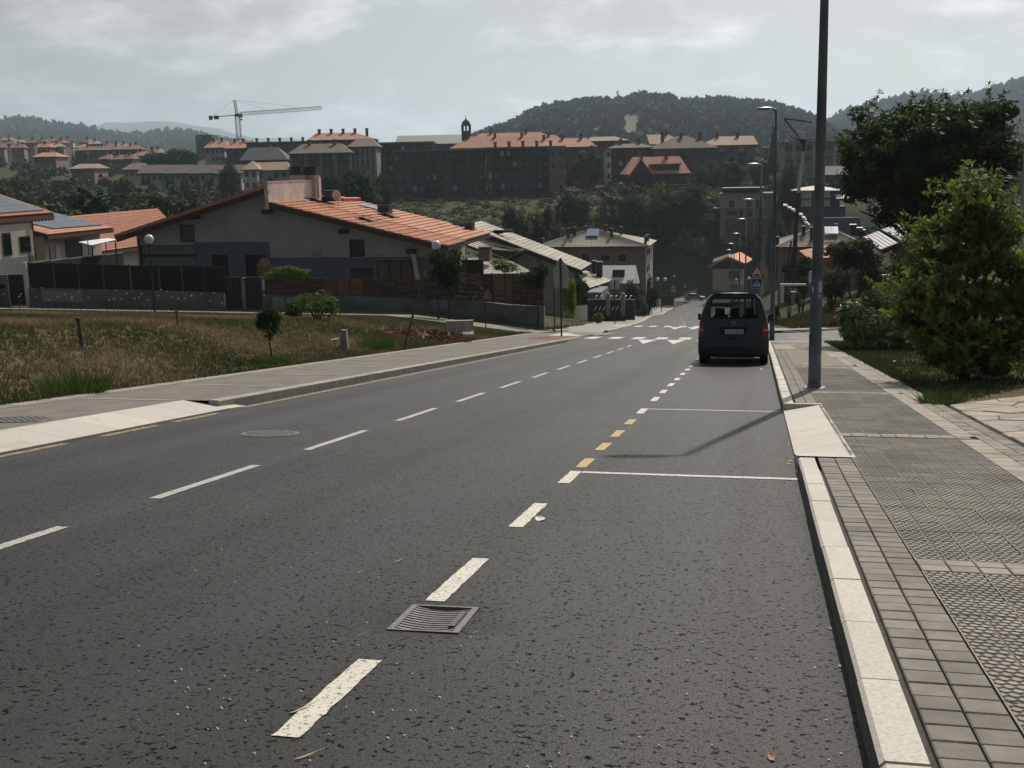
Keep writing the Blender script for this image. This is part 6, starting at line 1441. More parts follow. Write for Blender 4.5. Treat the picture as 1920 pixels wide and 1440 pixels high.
forest('forest', 'forest on the right-hand ridge', HB, tB, 6000, 7.0, DK, crest_n=220)
crC = [(-260, 220), (-150, 221), (-60, 231), (0, 237), (35, 228), (60, 231), (90, 239), (130, 243), (165, 248), (200, 256), (240, 258), (275, 263), (300, 256), (330, 253), (370, 258), (400, 268), (440, 274), (480, 281), (560, 300)]
HC, tC = hill('hill', 'blue-grey wooded ridge behind the left town', crC, 2600, 900, 800, M_HILL, drop=5, seed=7)
forest('forest', 'forest on the left ridge', HC, tC, 5000, 8.5, DK, crest_n=220)
crD = [(100, 262), (160, 243), (200, 229), (240, 230), (290, 227), (330, 229), (370, 236), (410, 241), (440, 251), (480, 259), (540, 259), (580, 263), (620, 277), (700, 296)]
hill('mountain', 'pale hazy mountain far behind the crane', crD, 7000, 1800, 1500, M_HILL, drop=5, seed=9)

# ------------------------------------------------------------------ town buildings
WALLS = {'brown': mat('brown_brick', (.085, .055, .045), (.065, .044, .038), scale=.6, rough=.9), 'dbrown': mat('dark_brown_brick', (.072, .046, .036), (.056, .038, .031), scale=.6, rough=.9), 'pinkbrick': mat('pinkish_brick', (.22, .125, .10), (.18, .105, .085), scale=.6, rough=.9), 'grey': mat('grey_render', (.22, .22, .215), (.18, .18, .178), scale=.4, rough=.9), 'pale': mat('pale_render', (.36, .345, .32), (.30, .29, .27), scale=.4, rough=.9), 'cream': M_CREAM, 'slate': mat('slate_cladding', (.07, .072, .078), (.055, .057, .062), scale=.5, rough=.8), 'red': mat('red_brick', (.155, .065, .048), (.12, .052, .04), scale=1.2, rough=.9), 'tan': mat('tan_render', (.26, .19, .15), (.21, .155, .125), scale=.4, rough=.9), 'white': M_WHITEP, 'beige': M_BEIGE}
ROOFM = {'orange': mat('town_orange_tile', (.38, .185, .125), (.30, .145, .10), scale=.7, rough=.9, orand=.12), 'red': mat('town_red_tile', (.21, .115, .088), (.165, .09, .072), scale=.5, rough=.9, orand=.18), 'brown': mat('town_brown_tile', (.13, .10, .085), (.10, .08, .07), scale=.5, rough=.9, orand=.12), 'tan': mat('town_tan_tile', (.32, .235, .165), (.26, .19, .14), scale=.5, rough=.9, orand=.12), 'flat': mat('flat_roof_grey', (.20, .20, .195), (.16, .16, .155), scale=.6, rough=.9), 'greengrey': mat('greengrey_sheet', (.20, .21, .19), (.17, .18, .165), scale=.4, rough=.7), 'dark': mat('dark_roof', (.05, .05, .052), rough=.8)}
def win_mesh(w_, h_, m1, m2, name='window'):
    mb = MB(); f = .09
    for a in ((0, f, 0, h_), (w_-f, w_, 0, h_), (f, w_-f, 0, f), (f, w_-f, h_-f, h_)): mb.box(a[0], a[1], -.05, .03, a[2], a[3], 0)
    mb.box(f, w_-f, -.01, .02, f, h_-f, 1); return mb.mesh(name, [m1, m2])
M_TFR = mat('town_window_frame', (.16, .155, .15), rough=.6)
M_BAND2 = mat('floor_edge_band', (.13, .10, .085), (.10, .08, .07), scale=.6)
WINS = {}
def wmesh(w_, h_, kind):
    k = (round(w_, 1), round(h_, 1), kind)
    if k not in WINS: WINS[k] = win_mesh(w_, h_, M_TFR if kind != 'white' else M_WHITEP, {'dark': M_PANE, 'blind': mat('dull_blind', (.12, .118, .112), rough=.8), 'white': mat('white_blind', (.34, .34, .33), rough=.7)}[kind])
    return WINS[k]
def town(label, l, r, tw, D, floors, cols, wall, roof, rise=0, rl=None, rr=None, dep=14, cat='apartment block', name='apartment_block', blind=.25, ww=None, fh=2.9, balc=(), piers=0, pier_m=None, chim=0, rz=0.0, group=None, over=.7, wh=1.35, pw=.06):
    """block with its top of wall at row tw, front at forward depth D; rl/rr ridge pixel range for a hipped roof"""
    p, q = P(l, tw, D), P(r, tw, D); cx_, cy_ = (p.x+q.x)/2, (p.y+q.y)/2; wd = hypot(q.x-p.x, q.y-p.y)
    zt = (p.z+q.z)/2; g = min(gz(cx_, cy_), zt-floors*fh)-2; t = thing(name, label, cat, (cx_, cy_, g), YAW+rz, group)
    H = zt-g; x0, x1 = -wd/2, wd/2
    MB().box(x0, x1, 0, dep, 0, H).build('wall', WALLS[wall], t)
    if rise == 0:
        MB().box(x0-over, x1+over, -over, dep+over, H, H+.45).build('roof', ROOFM[roof], t)
    else:
        zr = H+rise; a = (rl if rl is not None else .22)*wd; b = (rr if rr is not None else .22)*wd
        E = [(x0-over, -over, H), (x1+over, -over, H), (x1+over, dep+over, H), (x0-over, dep+over, H)]; R0, R1 = (x0+a-over*(a == 0), dep/2, zr), (x1-b+over*(b == 0), dep/2, zr)
        mb = MB(); mb.add(E+[R0, R1], [(0, 1, 5, 4), (1, 2, 5), (2, 3, 4, 5), (3, 0, 4), (3, 2, 1, 0)], 0); rf = mb.build('roof', ROOFM[roof], t)
        MB().box(x0-over, x1+over, -over-.12, -over, H-.25, H+.02).build('fascia', M_DWOOD, t, ) 
        if a == 0 or b == 0:
            mb = MB()
            if a == 0: mb.prism([(0, H), (dep, H), (dep/2, zr-.15)], 'x', x0, x0+.15)
            if b == 0: mb.prism([(0, H), (dep, H), (dep/2, zr-.15)], 'x', x1-.15, x1)
            mb.build('gable_wall', WALLS[wall], t)
    for k in range(chim):
        x = x0+wd*(k+.6)/(chim+.3); zc_ = H+max(.3, rise*.75); c = MB().box(x-.4, x+.4, dep*.4, dep*.4+.9, zc_-1.2, zc_+1.5).build('chimney', WALLS['brown'], t); MB().box(x-.52, x+.52, dep*.4-.12, dep*.4+1.02, zc_+1.5, zc_+1.72).build('cap', M_BLACK, t, ) 
    cw = wd/cols; ww_ = ww or min(1.7, cw*.5)
    for f in range(floors):
        z = H-(f+1)*fh+.95
        if z < .5: break
        for c in range(cols):
            if rnd.random() < pw: continue
            kind = 'white' if rnd.random() < blind*.25 else 'blind' if rnd.random() < blind else 'dark'
            w_ = ww_*(1.0 if rnd.random() < .75 else 1.35)
            obj('window', wmesh(w_, wh, kind), t, (x0+cw*(c+.5)-w_/2, -.03, z))
        for c in balc:
            xx = x0+cw*c; mb = MB(); mb.box(xx+.1, xx+cw*.98, -1.2, -.003, z-.98, z-.82); mb.box(xx+.1, xx+cw*.98, -1.2, -1.12, z-.82, z+.1); mb.build('balcony', WALLS['grey'] if wall in ('pale', 'grey', 'white') else M_DWOOD, t)
    if wall in ('dbrown', 'slate') and floors > 3:
        for f in range(1, floors): MB().box(x0-.04, x1+.04, -.10, -.003, H-f*fh-.16, H-f*fh+.12).build('floor_band', M_BAND2, t)
    for k in range(piers):
        x = x0+wd*k/(max(1, piers-1)); MB().box(x-.35, x+.35, -.35, -.004, 0, H-.01).build('pier', WALLS[pier_m or 'pale'], t)
    return t
town('grey commercial block with dark box-like roof rooms at the right', 1469, 1622, 268, 330, 4, 8, 'grey', 'flat', piers=9, pier_m='pale', dep=16)
for l_, r_ in ((1538, 1562), (1566, 1590), (1594, 1612)): WB().pbox(l_, r_, 259, 266, 322, 6).wb('roof_room', M_BLACK, bpy.data.objects['apartment_block'])
t = town('low light-roofed house in front of the grey block', 1545, 1640, 327, 305, 1, 5, 'slate', 'flat', rise=2.2, rl=0, rr=0, dep=9, cat='house', name='house', pw=.3)
town('apartment block with tan gable roof at the right of the brown terrace', 1328, 1417, 272, 330, 3, 5, 'tan', 'tan', rise=2.6, rl=.3, rr=0, chim=2, balc=(1, 3), blind=.4)
town('white end bay of the long brown terrace', 1136, 1146, 281, 318, 3, 1, 'white', 'flat', dep=8)
town('long dark brown terrace right of the tall tree', 1147, 1226, 277, 320, 3, 7, 'dbrown', 'brown', rise=1.2, chim=2, balc=(2, 3), blind=.45)
town('brown brick block with pointed roof and white glazed bays', 1226, 1343, 278, 318, 3, 8, 'brown', 'brown', rise=3.4, rl=.4, rr=.4, chim=3, balc=(3,), blind=.4)
town('brick block with tan sloping roof behind the terrace', 1222, 1290, 270, 345, 2, 4, 'brown', 'tan', rise=3, rl=0, rr=.5, chim=1)
town('grey-green roofed low block behind the orange hipped roofs', 1105, 1178, 264, 350, 2, 5, 'red', 'tan', rise=1.4, rl=.1, rr=.3)
town('orange hip-roofed pink brick apartment block', 1000, 1116, 276, 330, 4, 11, 'pinkbrick', 'orange', rise=2.6, rl=.12, rr=.12, chim=3, blind=.3)
town('long orange roof of the block behind the dark flats', 846, 1066, 276, 352, 4, 14, 'pinkbrick', 'orange', rise=3.6, rl=.16, rr=.1, chim=4, dep=18)
town('orange hipped roof of the rear block below the church tower', 880, 1034, 261, 372, 3, 9, 'pinkbrick', 'orange', rise=2.2, rl=.15, rr=.12, chim=2)
town('dark brown flat-roofed block right of the pair of dark flats', 912, 1053, 278, 312, 5, 12, 'dbrown', 'flat', balc=(1, 3, 4, 7, 8, 10), blind=.28, dep=16, chim=5, over=1.1)
town('brown brick wing at the right end of the dark flats', 1030, 1058, 280, 309, 5, 2, 'tan', 'flat', dep=12, blind=.2, over=.5)
town('dark brown flat-roofed block with pale slab roof left of its twin', 744, 908, 283, 314, 5, 13, 'dbrown', 'flat', balc=(2, 4, 5, 8, 9, 11), blind=.28, dep=16, over=1.1)
town('dark flats behind with penthouse terrace', 702, 808, 269, 338, 5, 9, 'dbrown', 'flat', balc=(2,), blind=.25, dep=14, over=.9)
town('grey block with white vertical pillars', 655, 703, 275, 318, 4, 5, 'grey', 'brown', rise=2.4, rl=.2, rr=.2, piers=6, pier_m='pale', blind=.2)
town('grey block with brown hipped roof above the twin chimneys', 545, 656, 287, 312, 4, 9, 'slate', 'brown', rise=2.6, rl=.12, rr=.2, piers=5, pier_m='grey', blind=.3, chim=2)
town('orange-roofed block standing highest behind the grey pillars', 580, 700, 262, 352, 2, 8, 'slate', 'orange', rise=2.3, rl=.05, rr=.35, chim=5)
town('long low dark block under the crane jib', 462, 578, 268, 420, 3, 9, 'slate', 'dark', dep=14, chim=5, blind=.3)
town('dark slate-roofed house below the crane mast', 452, 536, 300, 348, 1, 5, 'slate', 'dark', rise=3.8, rl=.1, rr=.25, dep=12, cat='house', name='house')
town('tan-roofed house with white gable by the left chimneys', 480, 540, 319, 320, 1, 4, 'white', 'tan', rise=2.2, rl=0, rr=.1, dep=9, cat='house', name='house')
town('white chalet with tan gable at the end of the terrace', 456, 482, 318, 316, 2, 2, 'white', 'tan', rise=2.4, rl=.5, rr=.5, dep=8, cat='house', name='house', ww=1.0)
for i, (l, r) in enumerate(((262, 304), (306, 350), (352, 398), (400, 452))):
    town(['left end house of the pale terrace with brown tiles', 'second house of the pale terrace among the round trees', 'third house of the pale terrace with white balcony', 'right end house of the pale terrace beside the chalet'][i], l, r, 325, 330, 2, 4, 'cream', 'brown', rise=2.4, rl=0, rr=0, dep=10, cat='terraced house', name='terraced_house', group='pale terraced houses on the wooded slope', balc=(1,), blind=.3)
town('grey tower block on the horizon beside the crane', 366, 397, 254, 640, 5, 5, 'slate', 'flat', dep=14, over=.1)
town('flat orange-roofed row left of the crane foot', 385, 420, 277, 430, 2, 4, 'cream', 'orange', rise=2.6, rl=.1, rr=.1, chim=2, cat='house', name='house')
town('orange-roofed house right at the crane foot', 424, 462, 278, 425, 2, 4, 'slate', 'orange', rise=2.6, rl=.1, rr=.1, chim=2, cat='house', name='house')
town('wide tan house with red hip roof alone in the left trees', 62, 104, 294, 470, 1, 4, 'tan', 'orange', rise=1.8, rl=.12, rr=.25, cat='house', name='house')
town('low tan barn roof sunk among the left trees', 133, 176, 316, 400, 1, 4, 'tan', 'tan', rise=1.6, rl=.05, rr=.05, cat='barn', name='barn', pw=.6)
town('brown house roof at the right of the low barn', 232, 262, 318, 360, 1, 3, 'cream', 'brown', rise=2.0, rl=.1, rr=.1, cat='house', name='house')
# crowded small houses of the left hillside
HL = []
spec = [(2, 26, 269, 640), (6, 24, 262, 700), (28, 44, 266, 660), (47, 64, 267, 655), (66, 84, 266, 670), (86, 100, 264, 690), (100, 118, 267, 660), (118, 136, 264, 690), (70, 92, 275, 600), (94, 118, 274, 610), (22, 44, 276, 590), (-20, 6, 276, 590), (-46, -22, 268, 640), (-60, -24, 280, 560), (140, 162, 276, 590), (150, 168, 266, 660), (168, 186, 269, 640), (190, 208, 274, 610), (208, 222, 274, 612), (224, 240, 275, 612), (242, 256, 276, 610), (186, 206, 297, 480), (208, 226, 298, 476), (228, 248, 297, 478), (250, 266, 291, 500), (268, 288, 288, 510), (290, 302, 286, 520)]
cnt_ = {}
for i, (l, r, tw, D) in enumerate(sorted(spec)):
    row_ = 'upper' if tw < 272 else 'middle' if tw < 285 else 'lower'; cnt_[row_] = cnt_.get(row_, -1)+1
    w_ = ('tan', 'pinkbrick', 'tan', 'cream', 'brown')[i % 5]
    town('small tile-roofed house, %s from the left in the %s row of the far left hillside' % (ORD[cnt_[row_]], row_), l, r, tw+1, D, 2, 3, w_, ('red', 'red', 'orange', 'tan', 'brown')[(i*3) % 5], rise=1.9, rl=rnd.choice((0, .15, .3)), rr=rnd.choice((0, .15, .3)), dep=9, cat='house', name='house', group='red roofed houses of the far left hillside', chim=1, rz=rnd.uniform(-.25, .25))
town('long grey-brown terrace with dormers on the left hillside', 140, 256, 281, 530, 2, 12, 'slate', 'red', rise=1.8, rl=.03, rr=.03, cat='apartment block', chim=4, blind=.5)
# ---- red brick villa
D0 = 300; a, b = P(1176, 335, D0), P(1289, 335, D0)
vl = town('red brick villa with bright orange roof and long dormer', 1178, 1288, 326, D0, 3, 6, 'red', 'orange', rise=4.4, rl=0.12, rr=.06, dep=13, cat='house', name='villa', balc=(3,), blind=.3, chim=2, over=.9)
H_ = P(1230, 326, D0).z-vl.location.z; wd = hypot(b.x-a.x, b.y-a.y)
MB().box(-wd*.08, wd*.36, .6, 5.0, H_+.5, H_+2.3).build('dormer', WALLS['red'], vl); MB().box(-wd*.12, wd*.40, .2, 5.4, H_+2.3, H_+2.55).build('dormer_roof', ROOFM['orange'], vl)
mb = MB(); mb.prism([(-wd*.46, H_-.2), (-wd*.12, H_-.2), (-wd*.29, H_+3.6)], 'y', -1.6, 3); mb.build('front_gable', WALLS['red'], vl)
for sgn in (-1, 1):
    mb = MB(); mb.slab([(-wd*.29, -2.2, H_+4.0), (-wd*.29, 4, H_+4.0), (-wd*.29+sgn*wd*.21, 4, H_-.5), (-wd*.29+sgn*wd*.21, -2.2, H_-.5)], .25); mb.build('gable_roof', ROOFM['orange'], vl)
for z in (2.9, 5.8): MB().box(-wd/2-.1, wd/2+.1, -.12, -.005, H_-z-.12, H_-z+.12).build('stone_band', WALLS['pale'], vl)
# ---- modern beige house with pergola and glass stair tower
Ym = 266.0
mh = thing('modern_house', 'modern beige two-storey house with dark roof terrace and glass stair tower', 'house', (PY(1390, 420, Ym).x, Ym, gz(PY(1390, 420, Ym).x, Ym)-2))
x0, x1, zb_, zt_ = prect(1350, 1432, 364, 425, Ym); zb = mh.location.z
ow = [prect(*o, Ym) for o in ((1367, 1377, 376, 389), (1400, 1409, 376, 388), (1417, 1423, 375, 388), (1363, 1381, 396, 404), (1388, 1392, 394, 408), (1402, 1410, 395, 406))]
WB().holed([(x0, zb), (x1, zb), (x1, zt_), (x0, zt_)], ow, Ym, .3).wb('wall', mat('modern_beige', (.40, .37, .315), (.35, .325, .28), scale=.4), mh)
WB().box(x0+.1, x1-.1, Ym+.8, Ym+9, zb, zt_-.02).wb('inner_wall', M_DWOOD, mh)
for o in ((1367, 1377, 376, 389), (1400, 1409, 376, 388), (1417, 1423, 375, 388), (1363, 1381, 396, 404), (1402, 1410, 395, 406)): window(mh, *o, Ym, depth=.25, fr=.12)
WB().pbox(1388, 1392, 394, 409, Ym+.2, .1).wb('door', M_DOOR, mh)
WB().pbox(1345, 1446, 390.5, 392.5, Ym-.8, 1.0).wb('balcony_slab', M_BEIGE, mh); WB().pbox(1338, 1348, 389.5, 391.8, Ym-1, 2.5).wb('canopy', M_WHITEP, mh)
WB().pbox(1348, 1450, 362.5, 364.5, Ym-.4, 9.8).wb('roof', M_CONC, mh)
for l in (1355, 1375, 1395, 1415, 1428): WB().pbox(l, l+2, 352, 362.5, Ym+.4, .3).wb('pergola_post', M_BLACK, mh)
WB().pbox(1353, 1432, 352, 355, Ym, 7).wb('pergola_roof', M_BLACK, mh); WB().pbox(1356, 1431, 355.5, 362, Ym+5, .2).wb('terrace_wall', M_DWOOD, mh)
for i in range(2):
    for j in range(3): WB().pbox(1433.5+i*8.5, 1441.4+i*8.5, 371+j*12.6, 383+j*12.6, Ym-1, .1).wb('glass_pane', M_PANEG, mh)
WB().pbox(1433, 1450.5, 370, 425, Ym-.85, 4).wb('stair_tower', mat('tower_dark', (.05, .055, .055), rough=.6), mh)
WB().pbox(1360, 1440, 409, 440, Ym-6, 5.5).wb('garage', mat('brown_basement', (.13, .11, .09), (.11, .09, .075), scale=.5), mh)
w = WB(); w.slab([PY(1364, 421, Ym-6.5), PY(1392, 408.5, Ym-6.5), PY(1392, 408.5, Ym-1), PY(1364, 421, Ym-1)], .3); w.wb('ramp_roof', M_CONC, mh)
# ---- white house with pagoda-like roof
Yp = 258.0
ph = thing('white_house', 'white house with low pyramid roof and sunlit white awning behind the utility pole', 'house', (PY(1530, 410, Yp).x, Yp, gz(PY(1530, 410, Yp).x, Yp)-2))
ap = PY(1532, 347.5, Yp+5); q = [PY(1484, 357, Yp-1), PY(1580, 357, Yp-1), PY(1580, 357, Yp-1)+Vector((0, 12, 0)), PY(1484, 357, Yp-1)+Vector((0, 12, 0))]
w = WB(); w.add(q+[ap], [(0, 1, 4), (1, 2, 4), (2, 3, 4), (3, 0, 4), (3, 2, 1, 0)]); w.wb('roof', M_WHITEP, ph)
for l, r, t, b in ((1503, 1522, 358.5, 387), (1545, 1557, 358.5, 387)): WB().pbox(l, r, t, b, Yp, 8).wb('wall', M_WHITEP, ph)
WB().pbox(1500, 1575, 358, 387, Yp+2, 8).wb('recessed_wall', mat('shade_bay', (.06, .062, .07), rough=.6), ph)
WB().pbox(1496, 1580, 371.5, 373.5, Yp-.6, 3).wb('balcony_slab', M_DWOOD, ph); w = WB(); w.slab([PY(1566, 363.5, Yp+1), PY(1592, 366, Yp+1), PY(1590, 372, Yp-3), PY(1568, 372, Yp-3)], .15); w.wb('awning', M_WHITEP, ph)
WB().pbox(1501, 1585, 387.5, 420, Yp-.3, 6).wb('basement', mat('bluish_basement', (.05, .055, .068), (.042, .046, .056), scale=.5), ph)
for l, r in ((1525, 1541), (1559, 1572)): WB().pbox(l, r, 361, 370.5, Yp+1.9, .12).wb('window', M_PANE, ph); 
rw = thing('retaining_wall', 'blue-grey retaining wall below the white pagoda-roofed house', 'wall', (PY(1580, 420, 205).x, 205, gz(PY(1580, 420, 205).x, 205)-2)); WB().pbox(1545, 1612, 408, 440, 205, 1).wb('wall', mat('bluegrey_wall', (.13, .14, .165), (.11, .12, .14), scale=.6), rw)
sc = thing('garden_stairs', 'zigzag of sunlit white steps climbing the bank by the utility pole', 'stairs', tuple(PY(1495, 400, 205)))
for k, (px, py) in enumerate(((1473, 384), (1481, 388.5), (1487, 392), (1490, 395), (1502, 401), (1507, 407), (1509, 411), (1512, 417), (1515, 420))):
    w = WB(); c = PY(px, py, 205); w.hexa([(c.x-.36, 205, c.z-.25), (c.x+.3, 205, c.z-.3), (c.x+.3, 206, c.z-.2), (c.x-.36, 206, c.z-.15)], [(c.x-.36, 205, c.z-.08), (c.x+.3, 205, c.z-.16), (c.x+.3, 206, c.z+.10), (c.x-.36, 206, c.z+.18)]); w.wb('step', M_WHITEP, sc)
# ---- church
Dc = 430
tc_ = thing('church_tower', 'dark stone church tower with domed top and open belfry', 'church tower', tuple(P(875, 285, Dc)), YAW)
s = Dc/FPX
def cz(row): return (285-row)*s
hw = 8.6*s
mb = MB(); mb.box(-hw, hw, 0, 2*hw, -8, cz(249)); mb.build('tower_shaft', WALLS['dbrown'], tc_)
for sx in (-1, 1):
    for sy in (0, 1): x, y = (sx*hw*.78), (hw*.22+sy*hw*1.56); MB().box(x-hw*.26, x+hw*.26, y-hw*.26, y+hw*.26, cz(249)-.02, cz(237)).build('belfry_pier', WALLS['dbrown'], tc_)
MB().box(-hw*.2, hw*.2, hw*.15, hw*.35, cz(249)-.02, cz(237)).build('belfry_mullion', WALLS['dbrown'], tc_); MB().box(-hw*.6, hw*.6, hw*.3, hw*.5, cz(249), cz(246)).build('belfry_sill', WALLS['dbrown'], tc_)
MB().box(-hw*1.08, hw*1.08, -hw*.08, hw*2.08, cz(237), cz(235.6)).build('cornice', WALLS['dbrown'], tc_)
MB().lathe((0, hw, 0), [(hw*.98, cz(235.6)), (hw*.96, cz(233)), (hw*.8, cz(229.5)), (hw*.5, cz(227)), (hw*.22, cz(225.6)), (hw*.16, cz(223.5)), (.03, cz(222))], 16).build('dome', WALLS['dbrown'], tc_, smooth=True)
MB().cyl((0, hw, cz(222)), (0, hw, cz(217)), .1, .06, 6).build('cross_mast', M_BLACK, tc_); MB().box(-.5, .5, hw-.08, hw+.08, cz(219.5), cz(219)).build('cross_arm', M_BLACK, tc_)
town('long grey-green church nave left of the tower', 744, 872, 270, 440, 1, 1, 'greengrey' if False else 'slate', 'greengrey', rise=3.6, rl=0, rr=0, dep=22, cat='church', name='church_nave', pw=1.0)
# ---- antenna masts on the hill
for lb, px, t, b in (('thin telecom mast on the hill crest, tallest of the group', 1158, 170, 200), ('telecom mast beside the highest trees of the hill', 1198, 168, 190), ('short telecom mast at the left of the hill group', 1128, 180, 200)):
    p = P(px, b, 1240); t_ = thing('antenna_mast', lb, 'antenna', tuple(p)); h = (b-t)/FPX*1240
    MB().cyl((0, 0, -6), (0, 0, h), .55, .3, 6).build('mast', mat('mast_grey', (.16, .16, .17), rough=.6), t_); mb = MB()
    for k in range(3): a = 2.1*k; mb.box(cos(a)*1.0-.3, cos(a)*1.0+.3, sin(a)*1.0-.3, sin(a)*1.0+.3, h*.72, h*.95)
    mb.build('antenna_panels', M_SHUT, t_)
# ---- tower crane
Dk = 460; s = Dk/FPX
ck = thing('tower_crane', 'tower crane with long lattice jib above the town', 'crane', tuple(P(452, 300, Dk)), YAW)
M_CRY = mat('crane_grey', (.22, .20, .16), (.18, .165, .135), scale=.6, rough=.6); M_CRD = mat('crane_counterweight', (.05, .048, .046), rough=.8)
def lattice(mb, p0, p1, w_, n, r=.055, tri=False):
    p0, p1 = Vector(p0), Vector(p1); d = (p1-p0); u = Vector((0, 1, 0)) if abs(d.normalized().z) < .7 else Vector((1, 0, 0)); v = d.normalized().cross(u)
    cs = [(-1, -1), (1, -1), (1, 1), (-1, 1)] if not tri else [(-1, -1), (1, -1), (0, .9)]
    pt = lambda t, c: p0+d*t+u*(c[0]*w_/2)+v*(c[1]*w_/2*(-1 if d.normalized().z < .7 and d.x > 0 else 1))
    for c in cs: mb.cyl(pt(0, c), pt(1, c), r, n=4)
    for k in range(n):
        for i in range(len(cs)):
            a, b = cs[i], cs[(i+1) % len(cs)]; mb.cyl(pt(k/n, a), pt((k+1)/n, b), r*.6, n=4); mb.cyl(pt((k+1)/n, a), pt((k+1)/n, b), r*.5, n=4)
zj = (300-218)*s
mb = MB(); lattice(mb, (0, 0, -4), (-.4, 0, zj), 1.6, 16, .11); mb.build('mast', M_CRY, ck)
tip = ((605-449)*s, 0, (300-208.5)*s-.0); mb = MB(); lattice(mb, (.6, 0, zj+.4), tip, 1.3, 34, .09, tri=True); mb.build('jib', M_CRY, ck)
ctip = ((395-449)*s, 0, zj-.6); mb = MB(); mb.hexa([(ctip[0], -.6, ctip[2]-.1), (-.5, -.6, zj-.1), (-.5, .6, zj-.1), (ctip[0], .6, ctip[2]-.1)], [(ctip[0], -.6, ctip[2]+.15), (-.5, -.6, zj+.15), (-.5, .6, zj+.15), (ctip[0], .6, ctip[2]+.15)]); mb.build('counter_jib', M_CRD, ck)
mb = MB(); lattice(mb, (-.5, 0, zj), ((447-452)*s, 0, (300-191)*s), .8, 7, .09); mb.build('apex', M_CRY, ck)
MB().box(ctip[0], ctip[0]+1.1, -.8, .8, ctip[2]-1.0, ctip[2]+.6).build('counterweight', M_CRD, ck); MB().box(ctip[0]+2.0, ctip[0]+3.6, -.7, .7, ctip[2]-.8, ctip[2]+.6).build('counterweight', M_CRD, ck)
MB().box(.3, 1.6, -.8, .8, zj-1.0, zj+.6).build('cab', M_SHUT, ck); MB().cyl((-.4, 0, zj-.6), (-.4, 0, zj+.5), 1.0, n=10).build('slewing_ring', M_CRD, ck)
ax = Vector(((447-452)*s, 0, (300-191)*s)); mb = MB()
for e in ((tip[0]*.72, 0, tip[2]*.0+zj+(tip[2]-zj)*.72+1.2), (tip[0]*.35, 0, zj+(tip[2]-zj)*.35+1.2), (ctip[0]+1, 0, ctip[2]+.2)): mb.cyl(ax, e, .05, n=4)
mb.build('tie_rods', M_CRY, ck); mb = MB(); mb.cyl((1.1, 0, zj-.2), (1.1, 0, zj-5.6), .04, n=4); mb.box(.7, 1.5, -.3, .3, zj-2.0, zj-1.5); mb.build('hoist_rope', M_CRD, ck)
# ---- haze: one closed box of thin air round everything below the sky
hz = bpy.data.materials.new('haze_air'); hz.use_nodes = True; n = hz.node_tree.nodes; n.clear()
pv = n.new('ShaderNodeVolumePrincipled'); pv.inputs['Color'].default_value = (0.70, 0.86, 1.0, 1); pv.inputs['Density'].default_value = HAZE; pv.inputs['Anisotropy'].default_value = 0.35
ou = n.new('ShaderNodeOutputMaterial'); hz.node_tree.links.new(pv.outputs[0], ou.inputs['Volume'])
mb = MB(); mb.box(-6500, 6000, -120, 9500, -60, 420); o = mb.build('haze', hz, kind='stuff', label='thin bluish summer haze over the valley')
# ================================================================== street furniture
M_POST = mat('bluegrey_lamp_paint', (0.125, 0.145, 0.18), (0.09, 0.105, 0.132), scale=2.5, rough=0.55, c3=(0.045, 0.05, 0.06), c3scale=1.1, c3lo=.52, c3hi=.7, spec=.4)
M_HEAD = mat('lamp_head_grey', (0.42, 0.43, 0.44), rough=0.35, metal=.2)
M_NAVY = mat('dark_blue_post', (0.018, 0.022, 0.035), rough=0.5)
M_SIGNB = mat('sign_back_grey', (0.42, 0.43, 0.44), (0.34, 0.345, 0.35), scale=3, rough=.55)
def lamp(x, y, label, first=None, z=None):
    g = zk(y)+.0 if z is None else z
    t = thing('street_lamp', label, 'street lamp', (x, y, g), 0, 'street lamps along the right pavement')
    mb = MB(); hs = [0, .6, 1.1, 4.0, 9.2]; r = [.108, .106, .098, .082, .052]
    mb.tube([(0, 0, h-.05*(h == 0)) for h in hs], r, 14); mb.build('pole', M_POST, t, smooth=True)
    MB().lathe((0, 0, 0), [(.19, -.02), (.19, .025), (.12, .03), (.115, .09)], 14).build('base_flange', M_POST, t)
    MB().box(-.105, -.098, -.05, .05, .45, .95).build('access_door', M_POST, t)
    mb = MB(); mb.tube([(0, 0, 9.1), (-.02, -.01, 9.25), (-.16, -.05, 9.30)], [.052, .05, .04], 8)
    mb.build('arm', M_POST, t)
    mb = MB(); n = 10; prof = [(-.10, .05, .03), (-.2, .11, .05), (-.4, .15, .065), (-.62, .15, .06), (-.78, .09, .04)]
    V = []
    for px_, w_, h_ in prof:
        for i in range(n): a = 2*pi*i/n; V.append((px_, w_*cos(a)+px_*.30, 9.31+h_*sin(a)*(1.2 if sin(a) > 0 else .6)))
    mb.add(V, [(k*n+i, k*n+(i+1) % n, (k+1)*n+(i+1) % n, (k+1)*n+i) for k in range(4) for i in range(n)]+[tuple(range(n)), tuple(range(4*n, 5*n))]); hd = mb.build('lamp_head', M_HEAD, t, smooth=True)
    MB().box(-.66, -.3, -.24, -.06, 9.255, 9.272).build('lens', M_PANEG, t, ).parent = hd
    return t
L1 = lamp(0.985, 20.28, 'tall blue-grey lamp post with white stickers standing nearest on the right pavement')
for k, (z0, z1, a0, m_) in enumerate(((1.66, 1.85, .12, 'sticker_grey'), (1.57, 1.63, .10, 'sticker_pale'), (1.66, 1.76, -1.0, 'sticker_scrap'))):
    mb = MB(); n = 5; wd_ = (.75, .65, .3)[k]; rr = .1
    V = [(rr*cos(-pi/2+a0+wd_*(i/n)+.1), rr*sin(-pi/2+a0+wd_*(i/n)+.1), z) for z in (z0, z1) for i in range(n+1)]
    mb.add(V, [(i, i+1, n+2+i, n+1+i) for i in range(n)]); mb.build('sticker', mat(m_, ((.40, .43, .47), (.34, .35, .36), (.62, .62, .60))[k], rough=.6), L1)
